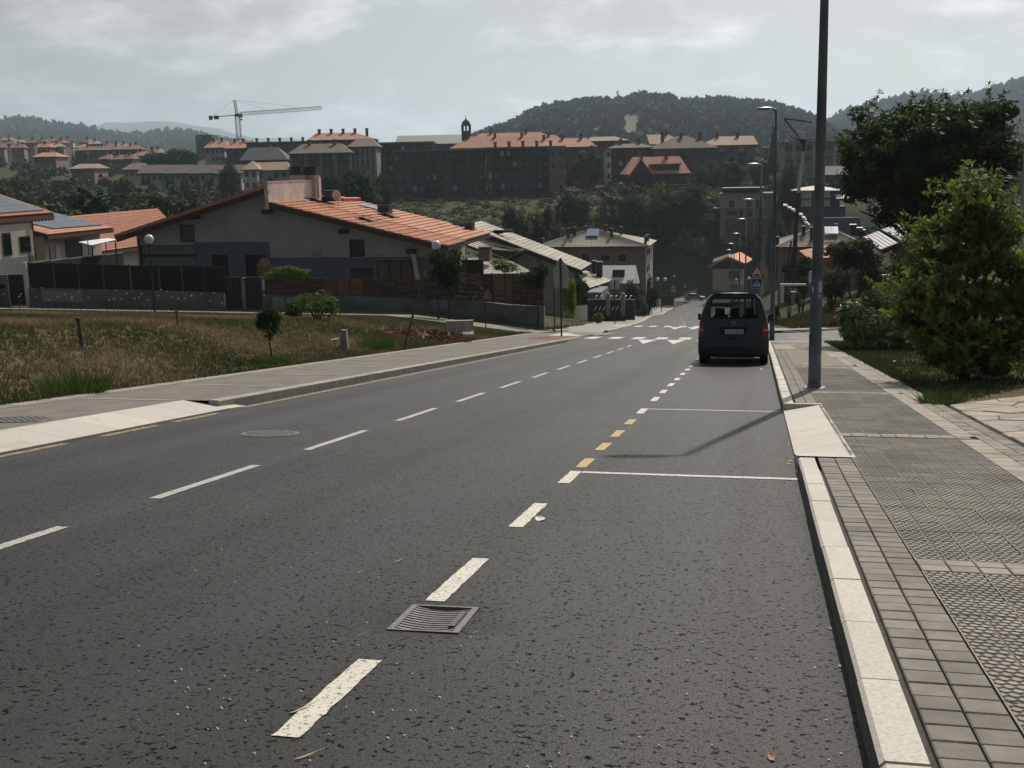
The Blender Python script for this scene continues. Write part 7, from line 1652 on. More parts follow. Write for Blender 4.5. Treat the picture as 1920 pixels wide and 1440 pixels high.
names = ['second lamp post, standing at the corner just behind the parked van', 'third lamp post in line, head level with the brick villa', 'fourth lamp post in line, head in front of the modern beige house', 'fifth lamp post in line down the street', 'sixth lamp post in line, head below the modern house', 'seventh lamp post in line above the orange gabled house', 'farthest lamp post visible in the line']
for lb, (x, y) in zip(names, ((0.62, 48.6), (0.10, 66.9), (-.36, 88.4), (-1.08, 108.0), (-1.95, 129.1), (-2.95, 149.8), (-3.6, 166.0))):
    lamp(x, y, lb, z=zk(y) if y < 49 or y > 84 else zk(y)-.0)

def globe_lamp(px, row_top, row_base, D, label, h=4.0, r=.26, heads=1):
    p = P(px, row_base, D); g = gz(p.x, p.y); top = P(px, row_top, D).z; h = top-g
    t = thing('globe_lamp', label, 'street lamp', (p.x, p.y, g), 0, 'white globe lamps')
    MB().tube([(0, 0, -.1), (0, 0, .5), (0, 0, h-r*(1 if heads == 1 else 2))], [.07, .055, .04], 10).build('pole', M_NAVY, t)
    M_GL = mat('opal_globe', (.62, .62, .60), (.50, .50, .48), scale=3, rough=.22, spec=.6)
    for k in range(heads):
        x = 0 if heads == 1 else (-.62 if k == 0 else .62)
        mb = MB(); n = 20; mb.lathe((x, 0, h), [(max(.02, r*sin(pi*i/14)), -r*cos(pi*i/14)) for i in range(15)], n); gl = mb.build('globe', M_GL, t, smooth=True)
        o = MB().lathe((x, 0, h-r), [(.05, -.14), (.10, -.06), (.12, .03)], 12).build('collar', M_NAVY, t); o.parent = gl
        if heads == 2: MB().tube([(0, 0, h-r*2.1), (x*.7, 0, h-r*2.0), (x, 0, h-r-.1)], [.03, .03, .03], 7).build('arm', M_NAVY, t)
    return t
globe_lamp(290, 447, 580, 64.6, 'white globe lamp standing before the dark reed screens')
globe_lamp(822, 458, 590, 65.0, 'white globe lamp rising behind the round street tree')
globe_lamp(1240, 523, 580, 196, 'twin white globe lamp on the left pavement far down the street', heads=2, r=.32)
globe_lamp(1264, 517, 560, 236, 'single globe lamp standing right of the twin globe lamp', r=.22)
globe_lamp(1404, 522, 560, 170, 'globe lamp showing just left of the crossing sign', r=.24)
globe_lamp(1380, 524, 558, 205, 'small globe lamp in front of the orange gabled house', r=.24)

# ------------------------------------------------------------------ traffic signs
M_SW = mat('sign_white', (.62, .62, .60), rough=.5); M_SR = mat('sign_red', (.45, .02, .025), rough=.5); M_SBL = mat('sign_blue', (.012, .05, .20), rough=.5); M_SK = mat('sign_black', (.012, .012, .012), rough=.5)
def tri(s, z, y, k=1.0, cut=.08):
    h = s*.866; c = z+h/3
    P3 = [(-s/2, z), (s/2, z), (0, z+h)]
    P3 = [((x)*k, c+(zz-c)*k) for x, zz in P3]; out = []
    for i in range(3):
        a, b, d = P3[i-1], P3[i], P3[(i+1) % 3]
        for q in (a, d): out.append((b[0]+(q[0]-b[0])*cut, b[1]+(q[1]-b[1])*cut))
    return out
def plate(t, poly, y, m, name, th=.02, parent=None):
    mb = MB(); mb.prism(poly, 'y', y, y+th); return mb.build(name, m, parent or t)
Y = 66.4; c = PY(1418.5, 560, Y); g = zk(Y)
s1 = thing('traffic_sign', 'red bordered hump warning triangle above a blue pedestrian crossing sign', 'traffic sign', (c.x, Y, g))
zt = PY(1418.5, 521.3, Y).z-g; zs0 = PY(1418.5, 540.6, Y).z-g
MB().cyl((0, .05, -.2), (0, .05, zt+.5), .035, n=10).build('post', M_NAVY, s1)
tp_ = plate(s1, tri(.86, zt+.02, 0), -.01, M_SR, 'warning_plate')
plate(s1, tri(.86, zt+.02, 0, .72), -.014, M_SW, 'white_field', .003, tp_)
hp = [(-.26, .13), (-.26, .16), (-.17, .165), (-.10, .20), (-.04, .235), (.04, .235), (.10, .20), (.17, .165), (.26, .16), (.26, .13)]
plate(s1, [(x*.88, zt+.02+z*.88) for x, z in hp], -.018, M_SK, 'hump_symbol', .003, tp_)
sq = zt-.01-zs0; hw = sq/2
bp_ = plate(s1, [(-hw, zs0), (hw, zs0), (hw, zs0+sq), (-hw, zs0+sq)], -.01, M_SW, 'crossing_plate')
plate(s1, [(-hw+.025, zs0+.025), (hw-.025, zs0+.025), (hw-.025, zs0+sq-.025), (-hw+.025, zs0+sq-.025)], -.014, M_SBL, 'blue_field', .003, bp_)
plate(s1, [(-hw*.82, zs0+sq*.19), (hw*.82, zs0+sq*.19), (0, zs0+sq*.93)], -.018, M_SW, 'white_triangle', .003, bp_)
mb = MB(); z = zs0+sq*.22; u = sq*.6
mb.lathe((0, -.020, z+u*.86), [(.01, -.04), (.042, -.02), (.042, .02), (.01, .04)], 8)
for a in ([(-.045, .45), (.045, .45), (.04, .78), (-.04, .78)], [(-.05, .46), (.0, .46), (-.09, .03), (-.14, .03)], [(0, .46), (.05, .46), (.14, .03), (.09, .03)], [(-.035, .76), (-.035, .66), (-.15, .42), (-.17, .47)], [(.035, .76), (.035, .66), (.13, .45), (.16, .49)]):
    mb.prism([(x*sq*1.05, z+zz*u) for x, zz in a], 'y', -.0215, -.019)
mb.build('pedestrian_symbol', M_SK, s1, ).parent = bp_
def back_sign(label, px, base, Y, shapes, name='traffic_sign', face=1):
    """sign seen from behind: (kind, top row, bottom row, width px)"""
    c = PY(px, base, Y); g = zk(Y) if Y < 190 else zroad(Y)+.13; t = thing(name, label, 'traffic sign', (c.x, Y, g)); k = (np.array([c.x, Y, c.z])@fwd)/FPX
    tops = max(PY(px, s_[1], Y).z-g for s_ in shapes)
    MB().cyl((0, -.035, -.2), (0, -.035, tops+.02), .038, n=10).build('post', M_NAVY, t)
    for kd, a, b, w_ in shapes:
        z1, z0 = PY(px, a, Y).z-g, PY(px, b, Y).z-g; wd = w_*k
        if kd == 'tri': pl = plate(t, tri(wd, z0, 0), .0, M_SIGNB, 'warning_plate', .02); MB().prism(tri(wd*.97, z0+.01, 0), 'y', .021, .024).build('red_face', M_SR, t).parent = pl
        else: pl = plate(t, [(-wd/2, z0), (wd/2, z0), (wd/2, z1), (-wd/2, z1)], .0, M_SIGNB, 'square_plate', .02); MB().box(-wd/2+.02, wd/2-.02, .021, .024, z0+.02, z1-.02).build('blue_face', M_SBL, t).parent = pl
        for q in (.3, .7): MB().box(-wd*.3, wd*.3, -.012, -.001, z0+(z1-z0)*q-.015, z0+(z1-z0)*q+.015).build('stiffener', M_SIGNB, t).parent = pl
    return t
back_sign('grey backs of a triangle and square sign on a dark post, nearest on the left', 1053, 631, 51.8, [('tri', 485, 511.3, 34), ('sq', 512.2, 540.5, 26.5)])
back_sign('square sign seen from behind on a dark post at the left pavement edge', 1153, 608, 87, [('sq', 525, 542, 17)])
back_sign('small triangular sign seen from behind far down the left pavement', 1263, 577, 205, [('tri', 532, 541, 10), ('sq', 541.5, 548.5, 8)])
back_sign('tiny square sign seen from behind close to the silver car', 1284.5, 562, 236, [('sq', 531.5, 540, 6)])
c = PY(1040, 622, 61); t = thing('sign_post', 'second dark post behind the nearest grey sign backs', 'post', (c.x, 61, zk(61))); MB().cyl((0, 0, -.2), (0, 0, PY(1040, 525, 61).z-zk(61)), .036, n=8).build('shaft', M_NAVY, t)
MB().cyl((0, 0, PY(1040, 525, 61).z-zk(61)), (0, 0, PY(1040, 525, 61).z-zk(61)+.04), .045, n=8).build('cap', M_BLACK, t)
Ys = 67.2; c = PY(1519, 610, Ys); gq = zside(c.x, 66)+.0
t = thing('traffic_sign', 'sign on a dark blue post seen edge-on beside the nearest lamp post', 'traffic sign', (c.x, Ys, gq)); ztop_ = PY(1519, 508, Ys).z-gq
MB().cyl((0, 0, -.2), (0, 0, ztop_), .04, n=10).build('post', M_NAVY, t)
pl = MB().prism([(-.45, ztop_-.62), (.45, ztop_-.62), (.45, ztop_), (-.45, ztop_)], 'y', -.06, -.04).build('plate', M_SIGNB, t); pl.rotation_euler = (0, 0, radians(68)); pl.location = (-.04, 0, 0)
# brown info board and other little posts far left
t = thing('information_board', 'dark board standing below the small triangular far sign', 'board', tuple(PY(1251, 570, 212))); t.location.z = zroad(212)+.13
MB().box(-1.1, 1.1, 0, .08, .3, 2.1).build('panel', mat('board_dark', (.03, .03, .036), rough=.6), t)
for x in (-.8, .8): MB().box(x-.04, x+.04, .081, .14, -.1, 2.0).build('leg', M_NAVY, t)

# ------------------------------------------------------------------ utility pole and cables
Du = 96; b_ = P(1486, 566, Du); g = gz(b_.x, b_.y)
up_ = thing('utility_pole', 'leaning wooden and concrete utility pole with braced crossarm right of the van', 'utility pole', (b_.x, b_.y, g))
LU = lambda px, py, d=0: (P(px, py, Du+d)-Vector((b_.x, b_.y, g)))
M_UW = mat('creosoted_wood', (.040, .031, .026), (.055, .043, .035), scale=5, rough=.9, stretch=(3, 3, .4)); M_UC = mat('pale_concrete_pole', (.42, .43, .44), (.36, .37, .38), scale=2, rough=.8)
MB().tube([LU(1485, 572), LU(1490, 470), LU(1497, 362)], [.23, .19, .15], 10).build('lower_shaft', M_UW, up_)
MB().tube([LU(1497, 362), LU(1501.5, 320), LU(1506, 284)], [.15, .14, .13], 10).build('upper_shaft', M_UC, up_)
MB().tube([LU(1506, 284), LU(1507, 262)], [.16, .15], 10).build('head_fitting', M_BLACK, up_)
MB().tube([LU(1471, 223), LU(1504, 266)], [.06, .06], 6).build('brace', M_UW, up_); MB().tube([LU(1470.5, 222), LU(1522, 229)], [.055, .055], 6).build('crossarm', M_UW, up_); MB().tube([LU(1482, 255), LU(1505, 268)], [.05, .07], 6).build('bracket', M_BLACK, up_)
MB().tube([LU(1470.5, 222), LU(1469, 275)], [.025, .02], 5).build('tail_wire', M_BLACK, up_); MB().tube([LU(1506, 264), LU(1530, 259)], [.035, .03], 6).build('lamp_arm', M_BLACK, up_)
mb = MB(); c = LU(1526, 258.5); mb.box(c.x-.28, c.x+.28, c.y-.12, c.y+.12, c.z-.05, c.z+.09); mb.build('lamp_head', M_WHITEP, up_)
for a, b in (((1484, 452), (1470, 540)), ((1488, 462), (1474, 556))): MB().tube([LU(*a), LU(*b, .6)], [.07, .09], 6).build('stay', M_UW, up_)
for px, py in ((1500, 300), (1511, 300), (1498, 305)): MB().lathe(LU(px, py), [(.03, -.12), (.07, -.06), (.05, 0), (.07, .06), (.03, .12)], 8).build('insulator', M_BLACK, up_)
def cable(label, pts, r, sag=0.0):
    mb = MB(); n = 14; q = []
    for a, b in zip(pts[:-1], pts[1:]):
        for k in range(n): f = k/n; p = a.lerp(b, f); q.append(p-Vector((0, 0, sag*4*f*(1-f))))
    q.append(pts[-1]); o = q[0].copy(); mb.tube([tuple(p-o) for p in q], [r]*len(q), 5)
    return tag(mb.build('overhead_cable', M_BLACK, None, loc=tuple(o)), label, 'cable')
cable('thin overhead cable from the utility pole to the right edge above the round tree', [P(1522, 229, Du), P(1640, 241, 88), P(1925, 238, 60)], .022, .35)
cable('lower thin cable from the utility pole head passing behind the round tree', [P(1507, 263, Du), P(1640, 256, 92), P(1930, 268, 70)], .018, .3)
c = P(1917, 420, 40); t = thing('concrete_post', 'pale concrete post at the extreme right edge behind the round tree', 'post', (c.x, c.y, gz(c.x, c.y)))
MB().tube([(0, 0, -.2), (0, 0, P(1917, 292, 40).z-t.location.z)], [.13, .09], 10).build('shaft', M_UC, t); MB().lathe((0, 0, P(1917, 292, 40).z-t.location.z), [(.10, 0), (.11, .02), (.05, .06)], 10).build('cap', M_UC, t)

# ------------------------------------------------------------------ things on the grass plot
def post_thing(name, label, cat, px, base, top, r, m, lean=0.0, D=None):
    p = G(px, base) if D is None else P(px, base, D); d = float(np.dot(np.array(p), fwd)); g = gz(p.x, p.y); h = (base-top)/FPX*d*1.01
    t = thing(name, label, cat, (p.x, p.y, g)); MB().tube([(0, 0, -.15), (lean*.5, 0, h*.5), (lean, 0, h)], [r, r*.9, r*.75], 8).build('shaft', m, t); return t, h
st_, h = post_thing('wooden_stake', 'grey wooden stake standing in the dry grass', 'stake', 154, 652, 598, .055, M_BARKL, -.03); MB().box(-.075, .02, -.05, .05, h-.02, h+.03).build('stake_top', M_BARKL, st_)
st_, h = post_thing('wooden_stake', 'thin short stake in the grass below the globe lamp', 'stake', 333, 612, 584, .03, M_BARKL); MB().box(-.04, .04, -.04, .04, h-.02, h+.02).build('stake_top', M_BARKL, st_)
p = G(760, 656); d = float(np.dot(np.array(p), fwd)); t = thing('leaning_trunk', 'bare leaning tree trunk beside the left pavement', 'tree', tuple(p))
e = lambda px, py, dd=0: tuple(P(px, py, d+dd)-p)
MB().tube([e(759, 660), e(764, 632), e(777, 580), e(789, 535), e(797, 508)], [.055, .045, .035, .03, .018], 8).build('trunk', M_BARKL, t, smooth=True)
MB().tube([e(778, 575), e(786, 560), e(797, 552)], [.018, .012, .006], 6).build('twig', M_BARKL, t); MB().tube([e(770, 606), e(800, 612), e(815, 605)], [.02, .014, .006], 6).build('twig', M_BARKL, t)
c = G(647, 655); d = float(np.dot(np.array(c), fwd)); k_ = d/FPX
t = thing('concrete_marker', 'short square concrete marker post in the grass', 'post', tuple(c)); h = 36*k_; w_ = 7*k_
MB().hexa([(-w_*1.1, -w_, -.1), (w_*1.1, -w_, -.1), (w_*1.1, w_, -.1), (-w_*1.1, w_, -.1)], [(-w_*.7, -w_*.7, h), (w_*.7, -w_*.7, h), (w_*.7, w_*.7, h), (-w_*.7, w_*.7, h)]).build('shaft', M_CONC, t); MB().box(-w_*.75, w_*.75, -w_*.75, w_*.75, h, h+.015).build('cap', M_CONC, t)
c = G(628, 654); t = thing('meter_stick', 'small metal plate on a thin rod left of the concrete marker', 'marker', tuple(c)); MB().cyl((0, 0, -.1), (0, 0, .27), .012, n=6).build('rod', M_BARK, t); MB().hexa([(-.10, -.03, .24), (.14, -.05, .29), (.14, .05, .31), (-.10, .05, .26)], [(-.10, -.03, .26), (.14, -.05, .31), (.14, .05, .33), (-.10, .05, .28)]).build('plate', M_ALU, t)
c = G(862, 626); d = float(np.dot(np.array(c), fwd)); k_ = d/FPX
t = thing('concrete_block', 'angled precast concrete block lying on the grass like a bench', 'concrete block', (c.x, c.y, c.z), .25)
w_ = 26*k_; MB().prism([(-.42, -.05), (.55, -.05), (.55, .05), (.10, .14), (.02, .22), (-.16, .56), (-.42, .56), (-.50, .2)], 'x', -w_, w_).build('block', M_CONC, t); t.children and None
for o in children(t): o.rotation_euler = (0, 0, radians(180))
MB().box(-w_*1.02, -w_*.9, .0, .2, .1, .2).build('lifting_lug', M_IRON, t)
c = G(792, 634); t = thing('woodchip_heap', 'heap of orange-brown woodchips on the grass by the leaning trunk', 'heap', tuple(c)); n = 5200; d = float(np.dot(np.array(c), fwd)); k_ = d/FPX
u = rs.rand(n, 2)*2-1; u = u[(u**2).sum(1) < 1]; n = len(u); xx, yy = u[:, 0]*92*k_, u[:, 1]*1.2
hh = .40*(1-(u**2).sum(1))*(.65+.35*np.sin(xx*4)*np.cos(yy*5))+.16*np.exp(-((xx-1.0)**2)*3)*(1-u[:, 1]**2)
gg = ground(xx+c.x, yy+c.y)-c.z
p = np.stack([xx, yy, hh*np.sqrt(rs.rand(n))+gg+.02], 1); a = unit(n)*.055; b = np.cross(a, unit(n)); b = b/np.linalg.norm(b, axis=1)[:, None]*.018
V = np.stack([p-a-b, p+a-b, p+a+b, p-a+b], 1).reshape(-1, 3); cc = np.array([(.25, .145, .07), (.32, .20, .10), (.16, .09, .05), (.10, .06, .035)])[rs.randint(4, size=n)]
o = obj('chips', np_mesh('chips', V, np.arange(n*4).reshape(-1, 4), attr_mat('woodchip', rough=.9), np.repeat(cc, 4, 0)), t); o['kind'] = 'stuff'
mb = MB(); n1, n2 = 26, 12
mb.add([((i/n1*2-1)*90*k_, (j/n2*2-1)*1.15, max(-.05, .30*(1-(i/n1*2-1)**2-(j/n2*2-1)**2)*(.8+.2*sin(i*1.7)*cos(j*2)))+gz(c.x+(i/n1*2-1)*90*k_, c.y+(j/n2*2-1)*1.15)-c.z) for j in range(n2+1) for i in range(n1+1)], [(j*(n1+1)+i, j*(n1+1)+i+1, (j+1)*(n1+1)+i+1, (j+1)*(n1+1)+i) for j in range(n2) for i in range(n1)])
mb.build('mound', mat('woodchip_mound', (.20, .115, .06), (.12, .07, .04), scale=9, rough=.95, bump=1, bscale=20), t)

# ------------------------------------------------------------------ parked van
M_VAN = mat('dark_blue_grey_car_paint', (0.030, 0.038, 0.050), (0.026, 0.033, 0.044), scale=1, rough=0.30, spec=0.55)
M_RUB = mat('black_rubber', (0.012, 0.012, 0.012), rough=.8); M_PLA = mat('black_bumper_plastic', (0.018, 0.019, 0.021), rough=.6); M_GLASS = glass_mat('tinted_car_glass', (.55, .62, .60), .80); M_CHR = mat('chrome_trim', (.30, .31, .32), rough=.25, metal=.8); M_SEAT = mat('seat_cloth', (.012, .012, .013), rough=.9)
rc = onroad(1372.5, 681); VX = -0.60; VYr = 30.75
van = thing('parked_van', 'dark blue-grey family van parked by the right kerb, rear facing the camera', 'van', (VX, VYr, zroad(VYr))); van.rotation_euler = (TILT, 0, 0)
PRF = [(.80, .20), (.90, .24), (.925, .42), (.925, .62), (.912, .90), (.868, 1.23), (.80, 1.50), (.715, 1.72), (.60, 1.845), (.3, 1.885), (0, 1.90)]
TY = [(0, 1.86), (.10, 1.90), (.5, 1.905), (1.2, 1.90), (2.0, 1.885), (2.6, 1.85), (2.85, 1.80), (3.2, 1.50), (3.55, 1.16), (3.9, 1.06), (4.25, .96), (4.42, .80)]
def vsec(y):
    T = np.interp(y, [a for a, _ in TY], [b for _, b in TY]); out = []
    nar = np.interp(y, [0, .06, .2, 3.4, 4.2, 4.42], [.965, .985, 1, 1, .95, .82])
    for x, z in PRF:
        z2 = z if z < .9 else .9+(z-.9)*(T-.9)/1.0
        x2 = x if z < .9 else x+(min(.86, .9)-x)*max(0, (1.35-T))*.8
        out.append((x2*nar, z2))
    return out
stn = [0, .06, .22, .34, .9, 1.30, 1.38, 2.05, 2.13, 2.75, 2.85, 3.2, 3.55, 3.9, 4.25, 4.42]
sec = [vsec(y) for y in stn]; body = MB(); glass = {'side_window': MB(), 'windscreen': MB()}; npf = len(PRF)
for k in range(len(stn)-1):
    for i in range(npf-1):
        for sx in (-1, 1):
            q = [(sx*sec[k][i][0], stn[k], sec[k][i][1]), (sx*sec[k+1][i][0], stn[k+1], sec[k+1][i][1]), (sx*sec[k+1][i+1][0], stn[k+1], sec[k+1][i+1][1]), (sx*sec[k][i+1][0], stn[k], sec[k][i+1][1])]
            if i in (5, 6) and k in (3, 4, 6, 8): glass['side_window'].quad(*q)
            elif i >= 7 and k in (10, 11): glass['windscreen'].quad(*q)
            else:
                wheel = i < 3 and any(abs((stn[k]+stn[k+1])/2-w_) < 0 for w_ in (.7, 3.4))
                body.quad(*q)
# rear face with window opening
full = [(x, z) for x, z in sec[0]]+[(-x, z) for x, z in reversed(sec[0][:-1])]
hole = [(-.66, 1.20), (-.575, 1.72), (-.50, 1.765), (.50, 1.765), (.575, 1.72), (.66, 1.20)]
lp2 = [[Vector((x, z, 0)) for x, z in full], [Vector((x, z, 0)) for x, z in hole]]; flat = [p for l_ in lp2 for p in l_]
body.add([(p.x, 0.0+max(0, p.y-1.1)*.10, p.y) for p in flat], [t_ for t_ in tessellate_polygon(lp2)])
body.add([(x, 4.42, z) for x, z in [(x, z) for x, z in sec[-1]]+[(-x, z) for x, z in reversed(sec[-1][:-1])]], [tuple(range(2*npf-1))])
body.box(-.80, .80, .1, 4.3, .22, .26)
bo = body.build('body', M_VAN, van)
mb = MB(); mb.add([(x, .015+max(0, z-1.1)*.10, z) for x, z in hole], [tuple(range(6))]); rw_ = mb.build('rear_window', M_GLASS, van)
mb = MB()
for a, b in zip(hole, hole[1:]+hole[:1]):
    ca = (a[0]*.955, 1.47+(a[1]-1.47)*.93); cb = (b[0]*.955, 1.47+(b[1]-1.47)*.93); mb.quad((a[0], .012+max(0, a[1]-1.1)*.1, a[1]), (b[0], .012+max(0, b[1]-1.1)*.1, b[1]), (cb[0], .012+max(0, cb[1]-1.1)*.1, cb[1]), (ca[0], .012+max(0, ca[1]-1.1)*.1, ca[1]))
mb.build('window_seal', M_RUB, van, ).parent = rw_
for k_, m_ in glass.items(): m_.build(k_, M_GLASS, van)
# bumper, tail lights, plate, handle, wiper, emblem
mb = MB(); n = 11; V = []
for z, y, w_ in ((.20, .02, .86), (.20, -.06, .86), (.28, -.10, .90), (.46, -.11, .915), (.52, -.085, .915), (.525, .02, .91)):
    for i in range(n): x = -w_+2*w_*i/(n-1); V.append((x, y+.10*(abs(x)/w_)**5, z))
mb.add(V, [(r_*n+i, r_*n+i+1, (r_+1)*n+i+1, (r_+1)*n+i) for r_ in range(5) for i in range(n-1)]); mb.build('bumper', M_PLA, van)
M_TL = mat('tail_light_red', (.30, .012, .012), rough=.18, spec=.6); M_TC = mat('tail_light_clear', (.34, .30, .30), rough=.2)
for sx in (-1, 1):
    mb = MB(); b0 = [(sx*.745, -.025, .735), (sx*.895, -.005, .735), (sx*.885, .0, 1.10), (sx*.79, -.012, 1.10)]
    mb.hexa(b0, [(x, y-.03, z) for x, y, z in b0]); tl = mb.build('tail_light', M_TL, van)
    mb = MB(); b0 = [(sx*.765, -.06, .875), (sx*.885, -.043, .875), (sx*.882, -.04, .945), (sx*.772, -.055, .945)]; mb.hexa(b0, [(x, y-.006, z) for x, y, z in b0]); mb.build('reversing_lens', M_TC, van, ).parent = tl
    mb = MB(); mb.lathe((0, 0, 0), [(.02, -.06), (.10, -.05), (.13, 0), (.11, .08), (.03, .10)], 10); 
    mr = MB(); mr.hexa([(sx*.90, 2.55, 1.13), (sx*1.05, 2.55, 1.14), (sx*1.04, 2.68, 1.14), (sx*.90, 2.66, 1.13)], [(sx*.91, 2.56, 1.28), (sx*1.05, 2.56, 1.33), (sx*1.03, 2.66, 1.32), (sx*.91, 2.64, 1.28)]); mr.build('wing_mirror', M_PLA, van)
mb = MB(); mb.box(-.36, .36, -.012, .002, .79, .99); mb.build('plate_recess', M_RUB, van)
pl = MB().box(-.262, .262, -.022, -.013, .805, .925).build('number_plate', mat('plate_white', (.50, .50, .50), rough=.5), van)
MB().box(-.262, -.215, -.0235, -.0222, .805, .925).build('plate_band', mat('plate_blue_band', (.012, .02, .05), rough=.5), van, ).parent = pl
cu = bpy.data.curves.new('plate_text', 'FONT'); cu.body = '1511 JDP'; cu.size = .125; cu.align_x = 'CENTER'; cu.align_y = 'CENTER'; cu.extrude = .001
cu.materials.append(M_SK); _t = bpy.data.objects.new('_t', cu); COL.objects.link(_t); bpy.context.view_layer.update(); _me = bpy.data.meshes.new_from_object(_t.evaluated_get(bpy.context.evaluated_depsgraph_get())); bpy.data.objects.remove(_t)
_me.materials.clear(); _me.materials.append(M_SK); tx = obj('plate_text', _me, pl, (.024, -.0245, .865), (radians(90), 0, 0)); tx.scale = (.84, 1, 1)
MB().box(-.10, .10, -.03, .0, .995, 1.02).build('grip', M_CHR, van) if False else None
MB().box(-.085, .085, -.014, .0, .66, .71).build('latch_recess', M_RUB, van)
em = MB(); n = 20
for i in range(n):
    a, b = 2*pi*i/n, 2*pi*(i+1)/n; em.quad((.060*cos(a), -.012, 1.085+.060*sin(a)), (.060*cos(b), -.012, 1.085+.060*sin(b)), (.050*cos(b), -.016, 1.085+.050*sin(b)), (.050*cos(a), -.016, 1.085+.050*sin(a)))
em = em.build('emblem', M_CHR, van); mb = MB()
for x0, z0, x1, z1 in ((-.028, .040, 0, .006), (.028, .040, 0, .006), (-.044, .012, -.020, -.042), (-.020, -.042, 0, -.004), (0, -.004, .020, -.042), (.020, -.042, .044, .012)): mb.cyl((x0, -.014, 1.085+z0), (x1, -.014, 1.085+z1), .0055, n=4)
mb.build('emblem_strokes', M_CHR, van, ).parent = em
MB().box(-.09, .09, .055, .068, 1.80, 1.822).build('brake_light', M_TL, van)
MB().box(-.62, .62, -.03, .12, 1.845, 1.872).build('roof_spoiler', M_VAN, van)
mb = MB(); mb.tube([(.02, -.02, 1.17), (-.05, -.01, 1.215), (-.5, .005, 1.235)], [.012, .010, .006], 5); mb.build('wiper', M_RUB, van)
mb = MB(); mb.box(-.74, -.60, -.02, .0, .985, .992); mb.build('model_badge', M_CHR, van)
for sx in (-1, 1):
    for yy in (.74, 3.42):
        mb = MB(); pr = [(.20, -.09), (.30, -.105), (.318, -.07), (.32, 0), (.318, .07), (.30, .105), (.20, .09)]; mb.lathe((0, 0, 0), pr, 22); ty = mb.build('wheel', M_RUB, van, (0), loc=(sx*.80, yy, .315)); ty.rotation_euler = (0, radians(90), 0)
        mb = MB(); mb.lathe((0, 0, 0), [(.21, -.085), (.205, .085)], 18); ri = mb.build('rim', M_CHR, van); ri.parent = ty
MB().box(-.55, .55, .25, 1.0, .17, .23).build('axle_beam', M_PLA, van); MB().cyl((.42, -.02, .205), (.42, .4, .21), .03, n=8).build('exhaust', M_IRON, van)
for x, y in ((-.42, 1.35), (0.02, 1.35), (.42, 1.35), (-.40, 2.2), (.40, 2.2)):
    w_ = .23 if y < 2 else .25; st = MB(); st.box(x-w_*.8, x+w_*.8, y, y+.14, .5, 1.24 if y < 2 else 1.30); so = st.build('seat', M_SEAT, van)
    mb = MB(); mb.hexa([(x-.12, y, 1.24), (x+.12, y, 1.24), (x+.12, y+.1, 1.24), (x-.12, y+.1, 1.24)], [(x-.10, y, 1.48), (x+.10, y, 1.48), (x+.10, y+.1, 1.48), (x-.10, y+.1, 1.48)]); mb.build('headrest', M_SEAT, van, ).parent = so
MB().box(-.86, .86, 2.75, 3.3, .8, 1.12).build('dashboard', M_SEAT, van); MB().box(-.85, .85, .1, 3.3, .45, .5).build('cabin_floor', M_SEAT, van)

# ------------------------------------------------------------------ cars further off
def car(label, x, y, z, rz, paint_, group=None, detail=True):
    t = thing('parked_car', label, 'car', (x, y, z), rz, group); L_ = 4.2
    pro = [(-2.1, .28), (2.05, .28), (2.1, .55), (1.95, .80), (1.15, .92), (.45, 1.38), (-.1, 1.46), (-1.2, 1.44), (-1.85, 1.02), (-2.08, .9)]
    mb = MB(); low = [(-2.1, .28), (2.05, .28), (2.1, .55), (1.95, .78), (1.15, .90), (-1.95, .95), (-2.1, .8)]
    mb.prism(low, 'y', -.85, .85); mb.hexa([(-1.15, -.66, 1.42), (.25, -.66, 1.42), (.25, .66, 1.42), (-1.15, .66, 1.42)], [(-1.05, -.6, 1.47), (.15, -.6, 1.47), (.15, .6, 1.47), (-1.05, .6, 1.47)])
    for sy in (-1, 1):
        for (a, b) in (((1.12, .90), (.27, 1.43)), ((-.35, .93), (-.42, 1.43)), ((-1.9, .94), (-1.2, 1.43))):
            mb.hexa([(a[0]-.05, sy*.80, a[1]), (a[0]+.05, sy*.80, a[1]), (b[0]+.05, sy*.655, b[1]), (b[0]-.05, sy*.655, b[1])], [(a[0]-.05, sy*.74, a[1]), (a[0]+.05, sy*.74, a[1]), (b[0]+.05, sy*.60, b[1]), (b[0]-.05, sy*.60, b[1])])
    mb.build('body', paint_, t)
    mb = MB(); mb.hexa([(-1.85, -.76, .93), (1.08, -.76, .90), (1.08, .76, .90), (-1.85, .76, .93)], [(-1.16, -.62, 1.43), (.24, -.62, 1.43), (.24, .62, 1.43), (-1.16, .62, 1.43)]); mb.build('windows', M_PANE, t)
    for xx in (-1.3, 1.3):
        for sy in (-1, 1):
            w_ = MB().cyl((xx, sy*.70, .31), (xx, sy*.88, .31), .31, n=16).build('wheel', M_RUB, t)
            if detail: MB().cyl((xx, sy*.881, .31), (xx, sy*.89, .31), .19, n=12).build('rim', M_CHR, t, ).parent = w_
    if detail:
        for sy in (-1, 1):
            MB().box(1.92, 2.07, sy*.55-.14, sy*.55+.14, .58, .74).build('headlight', M_TC, t); MB().box(-2.115, -2.09, sy*.62-.12, sy*.62+.12, .66, .86).build('tail_light', M_TL, t)
    return t
M_SIL = mat('silver_car_paint', (.34, .36, .38), rough=.3, metal=.5, spec=.6); M_WCAR = mat('white_car_paint', (.66, .66, .65), rough=.3, spec=.5); M_BCAR = mat('dark_car_paint', (.04, .045, .055), rough=.3)
p = PY(1303, 557, 241); car('silver hatchback standing across the far end of the street', p.x, 241, zroad(241)+.01, 0, M_SIL)
